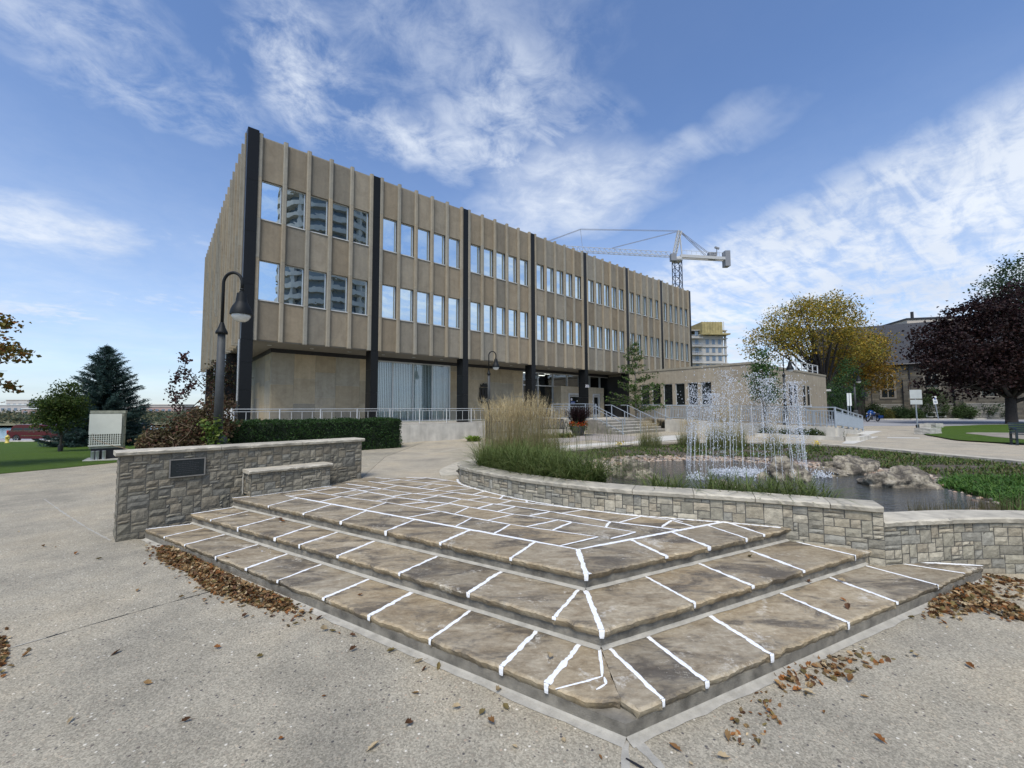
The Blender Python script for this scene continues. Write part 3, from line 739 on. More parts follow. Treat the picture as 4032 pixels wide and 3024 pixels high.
# free-standing stone wall on the left
TONE = 1.
random.seed(5)
wd = (WALL_B-WALL_A).normalized(); wn = Vector((wd.y,-wd.x)); Lw = (WALL_B-WALL_A).length; WT = .42; ZT = .90
root = empty('stone_wall', (WALL_A.x,WALL_A.y,LOW), 0, 'straight grey stone wall with a dark plaque at left of the steps', 'stone wall')
R0 = root.location
def wf(o, dx, nn, zb):
    def f(u,v,d):
        q = o+dx*u+nn*d; return (q.x-R0.x,q.y-R0.y,zb+v-R0.z)
    return f
mb = MB(); HW = ZT-.07-LOW
masonry(mb, Lw, HW, wf(WALL_A,wd,wn,LOW), .054)
masonry(mb, WT, HW, wf(WALL_A-wn*WT,wn,-wd,LOW), .056)
masonry(mb, Lw, HW, wf(WALL_B-wn*WT,-wd,-wn,LOW), .08)
masonry(mb, WT, HW, wf(WALL_B,-wn,wd,LOW), .056)
mb.build('masonry', M['ashlar'], root)
coping_run(root, [tuple(WALL_A-wd*.06),tuple(WALL_B+wd*.05)], WT+.05, .05, ZT-.07, ZT, (1.35,1.6))
# plaque
pm = WALL_A+wd*.86+wn*.034; ang = math.atan2(wd.y,wd.x)
pl = MB(); pl.box((-.235,-.012,-.14),(.235,.0,.14)); po = pl.build('plaque', M['plaque'], root, loc=(pm.x-R0.x,pm.y-R0.y,.57-R0.z)); po.rotation_euler.z = ang
rimb = MB()
for a in ((-.25,-.02,-.155,.25,.004,-.137),(-.25,-.02,.137,.25,.004,.155),(-.25,-.02,-.137,-.232,.004,.137),(.232,-.02,-.137,.25,.004,.137)): rimb.box(a[:3],a[3:])
rimb.build('plaque_rim', M['plaquerim'], po)
lt = MB()
for r_, w_ in enumerate((.15,.30,.26,.32,.24,.31,.22)):       # raised lines too fine to read
    x = -w_/2
    while x < w_/2:
        q = random.uniform(.012,.04); lt.box((x,-.0145,.095-r_*.031),(min(x+q,w_/2),-.0115,.095-r_*.031+.010)); x += q+.008
lt.build('raised_lines', P('plaque_line',(.05,.055,.06),.4,metal=.4,var=0), po)


TONE = 1.15
# built-in stone bench against the wall
bA = G(522,1067,0).xy; bC = Vector((-4.57,7.52)); bdir = wd
Bl = 1.42; Bd = .42
o0 = WALL_A+wd*((bC-WALL_A).dot(wd))+wn*.02
root = empty('stone_bench', (o0.x,o0.y,0), 0, 'low stone bench with pale slab seat built against the plaque wall', 'bench'); R0 = root.location
mb = MB(); Hb = .40
fo = o0+wn*Bd
masonry(mb, Bl, Hb, wf(fo,wd,wn,0), .045); masonry(mb, Bd, Hb, wf(o0,wn,-wd,0), .045); masonry(mb, Bd, Hb, wf(fo+wd*Bl,-wn,wd,0), .045)
mb.build('bench_base', M['ashlar'], root)
coping_run(root, [tuple(fo-wd*.05),tuple(fo+wd*(Bl+.04))], Bd-.03, .05, Hb, Hb+.06, (.7,.8), 'seat_slab')
sb = MB(); a = o0-wd*.02
pts = [Vector((a.x+wn.x*.015+random.uniform(-.008,.008),a.y+wn.y*.015,z)) for z in np.linspace(0,.46,9)]
for p_,q_ in zip(pts,pts[1:]): sb.bar(p_-R0,q_-R0,.035,.02)
sb.build('joint_sealant', M['grout'], root)
# ---------------------------------------------------------------- flagstone steps
steps = empty('stone_steps', (.7,2.72,LOW), 0, 'wide three-tier flagstone steps with bright white sealed joints', 'steps')
S0 = steps.location
def zA(x,y): return ((500+.6329*x)/1.8228,(1800+.6329*y)/1.8228)
def zB(x,y): return ((1700+.6329*x)/1.8228,(1974+.6329*y)/1.8228)
def zC(x,y): return ((2632+.6329*x)/1.8228,(1974+.6329*y)/1.8228)
def zD(x,y): return ((1700+.5425*x)/1.8228,(1500+.5425*y)/1.8228)
def slab(poly, zt, front, th=.07, seed=0):
    "flagstone with outline poly; edges listed in front are the exposed split faces"
    rnd = random.Random(seed); loop=[]; isf=[]
    n = len(poly); area = sum(poly[i][0]*poly[(i+1)%n][1]-poly[(i+1)%n][0]*poly[i][1] for i in range(n))
    if area < 0: poly = poly[::-1]; front = {(n-2-e)%n for e in front}
    c = sum((Vector(p) for p in poly), Vector((0,0)))/n
    for i in range(n):
        a = Vector(poly[i]); b = Vector(poly[(i+1)%n]); L = (b-a).length; m = max(2,int(L/.035)); nn = Vector(((b-a).y,-(b-a).x)).normalized()
        for k in range(m):
            t = k/m; p = a.lerp(b,t); f = i in front
            w = min(1,6*t,6*(1-t)) if not f else 1
            off = (.022*mnoise.noise(Vector((t*L*7,seed*3.1,i)))+.012*mnoise.noise(Vector((t*L*24,seed*1.7,i))))*(1 if f else .35*w)
            loop.append(p+nn*off); isf.append((f,nn,t*L,i))
    N = len(loop); vs=[]; 
    for q,(p,(f,nn,s,i)) in enumerate(zip(loop,isf)):
        e = mnoise.noise(Vector((s*15,seed*2.3,i+9))); e2 = mnoise.noise(Vector((s*40,seed*2.3,i+5)))
        if f:
            vs += [(p.x-nn.x*.012,p.y-nn.y*.012,zt),(p.x+nn.x*(.006+.012*e),p.y+nn.y*(.006+.012*e),zt-.016-.008*e2),(p.x+nn.x*(.004*e2-.004),p.y+nn.y*(.004*e2-.004),zt-.042),(p.x-nn.x*.02,p.y-nn.y*.02,zt-th)]
        else:
            vs += [(p.x,p.y,zt),(p.x,p.y,zt-.02),(p.x,p.y,zt-.04),(p.x,p.y,zt-th)]
    fs = [tuple(4*q for q in range(N)), tuple(4*q+3 for q in range(N))[::-1]]
    for q in range(N):
        r = (q+1)%N
        for k in range(3): fs.append((4*q+k,4*q+k+1,4*r+k+1,4*r+k))
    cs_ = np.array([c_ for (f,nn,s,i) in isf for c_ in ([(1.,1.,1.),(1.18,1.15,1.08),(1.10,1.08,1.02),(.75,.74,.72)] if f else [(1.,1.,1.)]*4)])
    b = MB(); b.add([(x-S0.x,y-S0.y,z-S0.z) for x,y,z in vs], fs, cs_)
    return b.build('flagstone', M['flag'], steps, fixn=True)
seal = MB()
def bead(a, b, zt, w, drip=True, wob=.5, rnd=random.Random(4)):
    "hand-laid white bead from the front edge a to the back b"
    a, b = Vector(a), Vector(b); d = (b-a); L = d.length; d.normalize(); n = Vector((-d.y,d.x)); m = max(3,int(L/.022)); V=[]
    sd = rnd.uniform(0,99)
    for k in range(m+1):
        t = k/m; p = a.lerp(b,t); ww = w*(1+wob*mnoise.noise(Vector((t*L*11,sd,0)))+wob*.7*mnoise.noise(Vector((t*L*38,sd,2)))); cx = .006*mnoise.noise(Vector((t*L*6,sd,5))); w2 = w*(1+wob*mnoise.noise(Vector((t*L*13,sd,8)))+wob*.7*mnoise.noise(Vector((t*L*35,sd,12))))
        if drip is False: e = min(1, t*8, (1-t)*8)*.6+.4; ww*=e; w2*=e
        V += [(p.x+n.x*(ww/2+cx),p.y+n.y*(ww/2+cx),zt+.0015),(p.x+n.x*cx,p.y+n.y*cx,zt+.004),(p.x-n.x*(w2/2-cx),p.y-n.y*(w2/2-cx),zt+.0015)]
    F=[]
    for k in range(m): F += [(3*k,3*k+1,3*k+4,3*k+3),(3*k+1,3*k+2,3*k+5,3*k+4)]
    V = [(x-S0.x,y-S0.y,z-S0.z) for x,y,z in V]; seal.add(V,F)
    if drip:
        h = rnd.choice((.02,.03,.05,.07)); o = a-d*.022
        j_ = rnd.uniform(.7,1.2); q = [(.5,.000,0),(.50*j_,.004,-.012),(.46*j_,.005,-.018-.4*h),(.34,.002,-.012-.75*h)]
        V=[]
        for k,(ww,out,dz) in enumerate(q):
            for s_ in (-1,1): V.append((o.x+n.x*s_*ww*w-d.x*(out-.014),o.y+n.y*s_*ww*w-d.y*(out-.014),zt+.004+dz))
        V = [(x-S0.x,y-S0.y,z-S0.z) for x,y,z in V]+[((a.x+n.x*w*.5)-S0.x,(a.y+n.y*w*.5)-S0.y,zt+.004-S0.z),((a.x-n.x*w*.5)-S0.x,(a.y-n.y*w*.5)-S0.y,zt+.004-S0.z)]
        seal.add(V,[(0,1,3,2),(2,3,5,4),(4,5,7,6),(8,9,1,0)])
def tier(zt, line, back, left_j, right_j, corner_j, seed):
    """slabs of one tread: line/back = outer and inner polyline, joints as (front px, back px)"""
    A, C, B = [Vector(p) for p in line]; a2, c2, b2 = [Vector(p) for p in back]
    g = lambda q: G(q[0],q[1],zt).xy
    def snap(p, a, b):
        d = (b-a); t = (p-a).dot(d)/d.length_squared; return a+d*max(0,min(1,t))
    seq = [(A,a2,0)]
    for f,b in left_j: seq.append((snap(g(f),A,C),snap(g(b),a2,c2),1))
    left = seq
    right = []
    for f,b in right_j: right.append((snap(g(f),C,B),snap(g(b),c2,b2),1))
    right.append((B,b2,0))
    k = 0
    for (f0,b0,_),(f1,b1,_) in zip(left,left[1:]):
        slab([f0,f1,b1,b0],zt,{0},seed=seed+k); k+=1
    for (f0,b0,_),(f1,b1,_) in zip(right,right[1:]):
        slab([f0,f1,b1,b0],zt,{0},seed=seed+k); k+=1
    lf, lb, _ = left[-1]; rf, rb_, _ = right[0]
    # slabs that meet at the corner
    if corner_j:
        if seed == 100:                                          # the lowest corner stone has broken away
            ci = C.lerp(c2,.20); ca = C.lerp(lf,.42); cb_ = C.lerp(rf,.34)
            slab([lf,ca,ci,c2,lb],zt,{0,1},seed=seed+k); k+=1
            slab([ci,cb_,rf,rb_,c2],zt,{0,1},seed=seed+k); k+=1
        else:
            slab([lf,C,c2,lb],zt,{0},seed=seed+k); k+=1
            slab([C,rf,rb_,c2],zt,{0},seed=seed+k); k+=1
    for f0,b0,fl in left[1:]+right[:-1]: bead(f0,b0,zt,random.uniform(.030,.046),True,.75)
    return left, right
random.seed(9)
Z1,Z2,Z3 = -.34,-.17,0.
t1l = [(zA(210,500),zA(500,435)),(zA(335,550),zA(655,470)),(zA(510,630),zA(845,535)),(zA(680,710),zA(1010,597)),(zA(900,780),zA(1240,655)),(zA(1180,895),zA(1525,750)),(zA(1450,1015),zA(1795,830)),(zA(1830,1170),zA(2165,935)),(zB(400,1060),zB(680,780)),(zB(670,1190),zB(930,885))]
t1r = [(zB(1460,1250),zB(1080,890)),(zB(1725,1130),zB(1310,820)),(zC(668,965),zC(215,690)),(zC(1135,760),zC(655,555)),(zC(1438,632),zC(980,465)),(zC(1655,515),zC(1225,400)),(zC(1810,440),zC(1510,370))]
t2l = [(zA(520,390),zA(730,340)),(zA(700,435),zA(970,365)),(zA(910,505),zA(1190,415)),(zA(1075,545),zA(1345,457)),(zA(1320,610),zA(1605,500)),(zA(1700,720),zA(1980,595)),(zB(225,570),zB(490,400)),(zB(755,725),zB(955,510))]
t2r = [(zB(1600,615),zB(1275,440)),(zB(1985,520),zB(1630,375)),(zC(840,430),zC(475,295)),(zC(1175,340),zC(885,250))]
t3l = [(zA(870,305),zA(1110,245)),(zA(1075,355),zA(1310,285)),(zA(1310,405),zA(1540,320)),(zA(1610,460),zA(1850,370)),(zA(1970,525),zA(2190,430)),(zB(505,345),zB(700,220))]
t3r = [(zB(1445,335),zB(1180,215)),(zB(1735,285),zB(1445,175)),(zB(1975,235),zB(1685,140)),(zC(630,215),zC(425,145))]
def inset(line, d):
    A,C,B = [Vector(p) for p in line]; n1 = Vector((-(C-A).y,(C-A).x)).normalized(); n2 = Vector((-(B-C).y,(B-C).x)).normalized()
    if n1.y<0: n1=-n1
    if n2.y<0: n2=-n2
    m = (n1+n2).normalized(); return [A+n1*d, C+m*(d/m.dot(n1)), B+n2*d]
for t in (T1,T2,T3): pass
back1 = inset(T2,.05); back2 = inset(T3,.05); back3 = inset(T3,.60)
# left ends run to the wall, right ends to the planter wall
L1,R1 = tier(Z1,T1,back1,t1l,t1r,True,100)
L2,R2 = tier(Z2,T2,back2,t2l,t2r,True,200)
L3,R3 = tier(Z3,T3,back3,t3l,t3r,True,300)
g1 = lambda q,z: G(q[0],q[1],z).xy
C1,C2,C3 = Vector(T1[1]),Vector(T2[1]),Vector(T3[1])
# mitre and repair beads at the corners
bead(C2,back2[1],Z2,.045); bead(C3,back3[1],Z3,.05)
bead(g1(zB(1040,890),Z1),g1(zB(1062,1090),Z1),Z1,.024,False); bead(g1(zB(1062,1090),Z1),g1(zB(770,1170),Z1),Z1,.018,False); bead(g1(zB(1075,1095),Z1),g1(zB(1085,1140),Z1),Z1,.02,False); bead(g1(zB(1085,1135),Z1),g1(zB(1020,1170),Z1),Z1,.016,False)
bead(g1(zB(690,785),Z1),g1(zB(900,870),Z1),Z1,.02,False); bead(g1(zB(900,870),Z1),g1(zB(1040,890),Z1),Z1,.024,False); bead(g1(zB(1040,890),Z1),g1(zB(1110,870),Z1),Z1,.022,False); bead(g1(zB(1310,820),Z1),g1(zB(1680,692),Z1),Z1,.018,False)
# bands along the inside of the top tread
A3,D3,B3 = back3
for a,b in ((A3+(D3-A3)*.10,D3),(D3,B3)): bead(a,b,Z3,.05,False,.35)
# long beads where the treads meet the wall and the planter
def along(pts, z, w):
    for a,b in zip(pts,pts[1:]): bead(a,b,z,w,False,.5)
along([L3[0][0],L3[0][0]+(o0+wn*Bd-L3[0][0])*.95],Z3,.04)
along([o0+wn*(Bd+.02)+wd*t for t in (0,.5,1.0,1.44)],Z3,.03)
along([L2[0][0]+wn*.01,L2[0][1]],Z2,.045); along([L1[0][0]+wn*.01,L1[0][1]],Z1,.045)
PWO=[]
for i_,p_ in enumerate(PW):
    t_=(Vector(PW[min(i_+1,len(PW)-1)])-Vector(PW[max(i_-1,0)])).normalized(); PWO.append((p_[0]+t_.y*.045,p_[1]-t_.x*.045))
for z_,li in ((Z3,PW[:46]),):
    along([(Vector(p)+Vector((0,-.0))) for p in [(q[0]+.0,q[1]) for q in PWO[3:-6]]],z_,.055)
along([R3[-1][0],Vector(PW[-6])],Z3,.05); along([R2[-1][0],R2[-1][1]],Z2,.05); along([R1[-1][0],R1[-1][1]],Z1,.05)
# interior paving of the platform
random.seed(31)
dl = (D3-A3).normalized(); dn = Vector((-dl.y,dl.x)); dn = dn if dn.y>0 else -dn
dr_ = (B3-D3).normalized()
rows = [0,.50,.98,1.36,1.78,2.3,2.75,3.2]
inner=[]; sid=400
def inside(p):
    # on the platform: left of the planter wall, right of the bench wall, short of the plaza
    if p.y > 9.7: return False
    for q in PW:
        pass
    q = min(PW, key=lambda q:(Vector(q)-p).length); i = PW.index(q); j=min(i+1,len(PW)-1); k=max(i-1,0)
    t = (Vector(PW[j])-Vector(PW[k])); n = Vector((t.y,-t.x))
    if (p-Vector(q)).dot(n) < -.05: return False
    if (p-D3).dot(Vector((-dr_.y,dr_.x))) < -.02: return False
    if (p-WALL_A).dot(wn) < .42 and p.y<9.4: return False
    return True
skew = Vector((.62,.78))
for r in range(len(rows)-1):
    u = -.2-random.random()*.5; sk0 = .18
    rv = lambda q, k: rows[k]+(.13*mnoise.noise(Vector((q*.75,k*3.7,2.))) if k else 0.)
    while u < 9.5:
        w = random.choice((.38,.55,.62,.75,.9,1.15)); sk1 = random.uniform(-.25,.55)
        a,b,c,d = A3+dl*u+dn*rv(u,r), A3+dl*(u+w)+dn*rv(u+w,r), A3+dl*(u+w)+dn*rv(u+w,r+1)+dl*(sk1*(rows[r+1]-rows[r])), A3+dl*u+dn*rv(u,r+1)+dl*(sk0*(rows[r+1]-rows[r]))
        sk0 = sk1
        ctr = (a+b+c+d)/4
        pts = [p for p in (a,b,c,d)]
        ins = [inside(p) for p in pts]
        if any(ins) and inside(ctr):
            # trim corners that overrun the walls
            q=[]
            for p,i_ in zip(pts,ins):
                if not i_:
                    t=0.
                    for t in np.linspace(0,1,21):
                        if inside(p.lerp(ctr,t)): break
                    p = p.lerp(ctr,t)
                q.append(p)
            slab(q,Z3,set(),seed=sid); sid+=1
            inner.append(q)
            if ins[1] or ins[2]: bead(q[1],q[2],Z3,random.uniform(.026,.042),False)
            if r>0 or True:
                if (q[3]-q[2]).length>.15: bead(q[3],q[2],Z3,random.choice((.020,.034,.042)),False,.4)
        u += w
seal.build('joint_sealant', M['sealant'], steps)
# splashes of spilt sealant
sp = MB()
def splash(c, r, z, n=9):
    V=[(c.x-S0.x,c.y-S0.y,z+.004-S0.z)]; rr = random.Random(int(c.x*100))
    for k in range(n*2):
        a = math.pi*k/n; q = r*rr.uniform(.45,1.1); V.append((c.x+q*math.cos(a)*1.5-S0.x,c.y+q*math.sin(a)*.7-S0.y,z+.002-S0.z))
    sp.add(V,[(0,1+k,1+(k+1)%(2*n)) for k in range(2*n)])
splash(g1(zA(1100,600),Z1),.06,Z1); splash(g1(zA(840,535),Z1),.02,Z1); splash(g1(zB(975,450),Z3),.03,Z3); splash(g1(zC(515,600),Z1),.035,Z1)
for q in ((zA(955,400),Z2),(zA(1060,395),Z2),(zA(840,585),Z1),(zA(1710,800),Z1),(zA(745,358),Z2),(zC(1030,690),LOW)): splash(g1(*q),.014,q[1])
for k in range(26):
    t = random.random(); splash(g1(zA(900+random.uniform(-90,260),590+random.uniform(-30,60)),Z1),random.uniform(.003,.008),Z1)
sp.build('sealant_splash', M['sealant'], steps)
# concrete risers under each tread, cement bead at their feet
def riser(line, z0, z1, ext):
    ln = inset(line,.012 if line is T1 else .04); A,C,B = ln; b = MB()
    dA=(A-C).normalized(); dB=(B-C).normalized(); A=A+dA*ext[0]; B=B+dB*ext[1]
    back = inset(line,1.2); pts=[A,C,B,Vector((B.x-.2,B.y+.5)),Vector((.69,5.2)),Vector((A.x+.5,A.y+.6))]
    b.prism([(p.x-S0.x,p.y-S0.y) for p in pts],z0-S0.z,z1-S0.z); b.build('riser', M['riser'], steps, fixn=True)
    g = MB(); K=60; z0 = max(z0,LOW) if line is T1 else z0+.02
    for P0,P1 in ((A,C),(C,B)):
        d=(P1-P0).normalized(); n=Vector((d.y,-d.x)); n = n if n.y<0 else -n; V=[]; 
        for k in range(K+1):
            p=P0.lerp(P1,k/K); o=(.060 if line is T1 else .030)+(.022 if line is T1 else .012)*mnoise.noise(Vector((p.x*5,p.y*5,z0))); V += [(p.x-S0.x-n.x*.01,p.y-S0.y-n.y*.01,z0+.030-S0.z),(p.x+n.x*.015-S0.x,p.y+n.y*.015-S0.y,z0+.014-S0.z),(p.x+n.x*o-S0.x,p.y+n.y*o-S0.y,z0+.004-S0.z)]
        F=[]
        for k in range(K): F+=[(3*k,3*k+1,3*k+4,3*k+3),(3*k+1,3*k+2,3*k+5,3*k+4)]
        g.add(V,F)
    g.build('cement_fillet', M['grout'], steps)
riser(T1,LOW-.05,Z1-.069,(.05,0)); riser(T2,Z1-.02,Z2-.069,(.05,0)); riser(T3,Z2-.02,Z3-.069,(.05,0))
# bedding under the platform so that no gap shows between slabs
bb = MB(); pts = [(p.x-S0.x,p.y-S0.y) for p in (inset(T3,.12)[0],inset(T3,.12)[1],inset(T3,.12)[2],Vector((1.2,7.0)),Vector((-.8,9.2)),Vector((-1.1,9.6)),Vector((-3.4,9.4)))]
bb.prism(pts,-.12-S0.z,-.008-S0.z); bb.build('bedding', M['flag'], steps, fixn=True)
# ---------------------------------------------------------------- office building (local x along the front, y into the building)
BA = Vector((-10.598,16.628)); YAW = .7037; BAY = 5.2083; FL = .90; ZO = 4.42; ZR = 12.93
def B2W(s, q, z=0.): return Vector((BA.x+math.cos(YAW)*s-math.sin(YAW)*q, BA.y+math.sin(YAW)*s+math.cos(YAW)*q, z))
bld = empty('office_building', (BA.x,BA.y,0), YAW, 'long three storey limestone office block with black granite columns on thin fins', 'office building')
random.seed(14)
LEN = 7*BAY; DEP = 19.0; CO = .255; PIT = (BAY-2*CO)/5
WZ_ = [(6.07,7.72),(9.44,11.10)]
def shade3(v=.13):
    t = random.uniform(1-v,1+v*.8); w = random.uniform(-.05,.08); return (t*(1+w),t,t*(1-w*1.3))
# spandrel panels, one per bay strip and storey: a part per bay so that each keeps its own cut of stone
def fin_mb():
    b = MB(); z = ZO-.06
    prof = [(-.085,0.02),(-.085,-.10),(-.055,-.13),(.055,-.13),(.085,-.10),(.085,.02)]
    cuts = [ZO-.06,6.02,7.76,9.40,11.14,ZR+.06]
    for a,c in zip(cuts,cuts[1:]):
        n=len(prof); col = shade3(.07)
        b.add([(p[0],p[1],a+.004) for p in prof]+[(p[0],p[1],c-.004) for p in prof],[tuple(range(n))[::-1],tuple(range(n,2*n))]+[(i,(i+1)%n,n+(i+1)%n,n+i) for i in range(n)],col)
    return b
fin0 = None
for bay in range(7):
    x0 = bay*BAY+CO
    for z0,z1 in ((ZO,WZ_[0][0]),(WZ_[0][1],WZ_[1][0]),(WZ_[1][1],ZR-.06)):
        pb = MB()
        for i in range(5):
            a = x0+i*PIT+.085; c = x0+(i+1)*PIT-.085; pb.box((a,0,z0),(c,.25,z1),shade3(.20))
        pb.box((x0-.08,.18,z0+.01),(x0+5*PIT+.08,.24,z1-.01)); pb.build('facade_panel', M['panel'], bld)
    for i in range(6):
        f = fin_mb().build('mullion_fin', M['fin'], bld, loc=(x0+i*PIT,0,0))
# windows
wf_ = MB()
ww = PIT-.17; wh = 1.66
for a in ((-ww/2,.10,-wh/2,-ww/2+.035,.16,wh/2),(ww/2-.035,.10,-wh/2,ww/2,.16,wh/2),(-ww/2+.035,.10,wh/2-.035,ww/2-.035,.16,wh/2),(-ww/2+.035,.10,-wh/2,ww/2-.035,.16,-wh/2+.035)): wf_.box(a[:3],a[3:])
win = wf_.build('window', M['alu'], bld)
gl = MB(); gl.add([(-ww/2+.03,0,-wh/2+.03),(ww/2-.03,0,-wh/2+.03),(ww/2-.03,0,wh/2-.03),(-ww/2+.03,0,wh/2-.03)],[(0,1,2,3)]); glo = gl.build('pane', M['window'], win, loc=(0,.13,0))
sl = MB(); sl.box((-ww/2+.002,-.035,-wh/2-.045),(ww/2-.002,.10,-wh/2-.002)); slo = sl.build('sill', M['whitemetal'], win)
first = True
for bay in range(7):
    for i in range(5):
        for z0,z1 in WZ_:
            o = win if first else copy_tree(win, bld); first = False
            o.location = (bay*BAY+CO+(i+.5)*PIT, 0, (z0+z1)/2)
            for ch in o.children:
                if ch.name.startswith('pane'): ch.rotation_euler = (random.gauss(0,.0022),0,random.gauss(0,.0030))
# parapet cap, roof, rear and side walls
b = MB(); b.box((-.0,.02,ZR-.058),(LEN,.35,ZR)); b.build('parapet_cap', M['fin'], bld)
b = MB(); b.box((.02,.36,ZR-.55),(LEN-.02,DEP-.02,ZR-.45)); b.build('roof', M['ballast'], bld)
b = MB(); b.box((LEN-.3,.26,ZO),(LEN-.003,DEP-.3,ZR-.06)); b.box((.3,DEP-.28,ZO),(LEN-.3,DEP,ZR-.06)); b.build('rear_wall', M['panel'], bld)
# black granite columns: flush strip between the fins above, free-standing pier below
for k in range(8):
    x = k*BAY if k else -.02; w = .165 if k else .20
    b = MB()
    for a,c in ((ZO-.05,6.6),(6.6,8.75),(8.75,10.9),(10.9,ZR+(.02 if k else .12))): b.box((x-w,-.11 if k else -.17,a+.004),(x+w,.3,c-.004))
    for a,c in ((FL-.05,2.35),(2.35,3.45),(3.45,ZO-.05)): b.box((x-w-.015,-.115 if k else -.175,a+.004),(x+w+.015,.50,c-.004))
    b.build('column', M['granite'], bld)
b = MB(); b.box((-.27,.0,1.9),(-.24,.06,ZO-.06)); b.build('corner_trim', M['whitemetal'], bld)
# left side: closely spaced fins on a plain stone wall
b = MB(); q = .45
nl = 20; lp = (DEP-.6)/nl
for i in range(nl):
    for z0,z1 in ((ZO,6.1),(6.1,7.72),(7.72,9.44),(9.44,11.1),(11.1,ZR-.30)): b.box((0.0,.3+i*lp+.05,z0),(.25,.3+(i+1)*lp-.05,z1),shade3(.09))
b.build('side_panel', M['panel'], bld)
for i in range(nl+1):
    b = MB(); y = .30+i*lp
    cut = [ZO-.06]+sorted(random.uniform(5.2,11.8) for _ in range(3))+[ZR+.06]
    for z0,z1 in zip(cut,cut[1:]): b.box((-.26,y-.06,z0+.004),(.02,y+.06,z1-.004),shade3(.10))
    b.build('side_fin', M['fin'], bld)
for k in range(1,4):
    b = MB(); y = k*5.2+.3
    for a,c in ((FL-.05,2.35),(2.35,3.45),(3.45,ZO-.07)): b.box((-.12,y-.26,a+.004),(.5,y+.26,c-.004))
    b.build('column', M['granite'], bld)
# soffit, dark fascia, ground floor walls
b = MB(); b.box((.03,.03,ZO-.04),(LEN-.03,DEP-.03,ZO-.002)); b.build('soffit', M['soffit'], bld)
for i in range(12):
    x = 1.0+i*1.72; b = MB(); b.lathe([(.09,0),(.09,-.015),(.075,-.02)],(x,1.1,ZO-.04),14); b.build('soffit_light', M['alu'], bld)
RQ, RS = 2.14, 1.29
b = MB(); b.box((RS-.06,RQ-.06,ZO-.22),(LEN,RQ+.3,ZO-.042)); b.box((RS-.06,RQ+.3,ZO-.22),(RS+.3,DEP,ZO-.042)); b.build('fascia', M['band'], bld)
def slabwall(b, x0, x1, z0, z1, y, t, axis='x', hs=(1.0,1.4)):
    x = x0
    while x < x1-.05:
        w = random.choice((.95,1.25,1.3,1.2)); w = w if x1-(x+w) > .5 else x1-x
        z = z0; off = random.choice((.55,.95,1.25))
        hts = [off]
        while z < z1-.02:
            h = hts.pop() if hts else random.uniform(*hs); h = h if z1-(z+h) > .3 else z1-z
            col = random.choice([(1.05,.98,.86),(.92,.93,.92),(1,.95,.84),(1.12,1.03,.88),(.86,.86,.85),(1.02,1,.96)]); v = random.uniform(.88,1.08); col = tuple(c*v for c in col)
            g = .006
            if axis=='x': b.box((x+g,y,z+g),(x+w-g,y+t,z+h-g),col)
            else: b.box((y,x+g,z+g),(y+t,x+w-g,z+h-g),col)
            z += h
        x += w
for x0,x1 in ((RS,5.95),(10.85,16.7),(27.0,LEN)):
    b = MB(); b.box((x0+.01,RQ+.01,FL),(x1,RQ+.28,ZO-.22),(1.25,1.3,1.35)); slabwall(b,x0,x1,FL,ZO-.22,RQ-.004,.2); b.build('ground_floor_wall', M['wallstone'], bld)
b = MB(); b.box((RS+.01,RQ+.28,FL),(RS+.28,DEP-.2,ZO-.22),(1.25,1.3,1.35)); slabwall(b,RQ+.2,DEP-.2,FL,ZO-.22,RS-.004,.2,'y',(.7,1.2)); b.build('ground_floor_wall', M['wallstone'], bld)
# big display window with vertical blinds
b = MB()
for x in (5.97,7.18,8.40,9.62,10.82): b.box((x-.03,RQ+.02,FL),(x+.03,RQ+.14,ZO-.22))
b.box((5.97,RQ+.021,FL),(10.82,RQ+.139,FL+.07)); b.box((5.97,RQ+.021,ZO-.29),(10.82,RQ+.139,ZO-.221))
dw_ = b.build('display_window', M['alu'], bld)
b = MB(); b.add([(6.0,RQ+.08,FL+.05),(10.8,RQ+.08,FL+.05),(10.8,RQ+.08,ZO-.25),(6.0,RQ+.08,ZO-.25)],[(0,1,2,3)]); b.build('pane', M['clear'], dw_)
for k in range(44):
    pass
b = MB(); x = 6.03
while x < 10.78:
    w = .088; a = random.gauss(.30,.12); b.box((x-w/2,RQ+.2+.0,FL+.05),(x+w/2,RQ+.204,ZO-.26),shade3(.03),rz=a); x += .101
b.build('vertical_blind', M['blind'], dw_)
# entrance glazing
b = MB(); mull = [16.72,18.2,19.75,21.3,22.7,24.0,25.3,26.95]
for x in mull: b.box((x-.035,RQ+.02,FL),(x+.035,RQ+.16,ZO-.22))
b.box((16.72,RQ+.021,3.2),(24.7,RQ+.159,3.27)); b.box((16.72,RQ+.022,FL),(26.95,RQ+.158,FL+.08)); b.box((16.72,RQ+.022,ZO-.29),(26.95,RQ+.158,ZO-.221))
eg = b.build('entrance_glazing', M['alu'], bld)
b = MB(); b.add([(16.7,RQ+.09,FL),(27,RQ+.09,FL),(27,RQ+.09,ZO-.24),(16.7,RQ+.09,ZO-.24)],[(0,1,2,3)]); b.build('pane', M['clear'], eg)
b = MB(); b.box((RS+.5,RQ+7,FL),(LEN-.5,RQ+7.2,ZO)); b.box((RS+.3,RQ+.3,FL-.02),(LEN-.3,DEP-.3,FL)); b.box((16.4,RQ+.3,FL),(16.6,RQ+7,ZO)); b.box((5.8,RQ+.3,FL),(5.9,RQ+7,ZO)); b.box((10.9,RQ+.3,FL),(11,RQ+7,ZO)); b.box((5.9,RQ+.6,FL),(10.9,RQ+.62,ZO-.1),(4,4.4,4.4))
b.box((27.1,RQ+.3,FL),(27.3,RQ+7,ZO)); b.build('interior', M['interior'], bld)
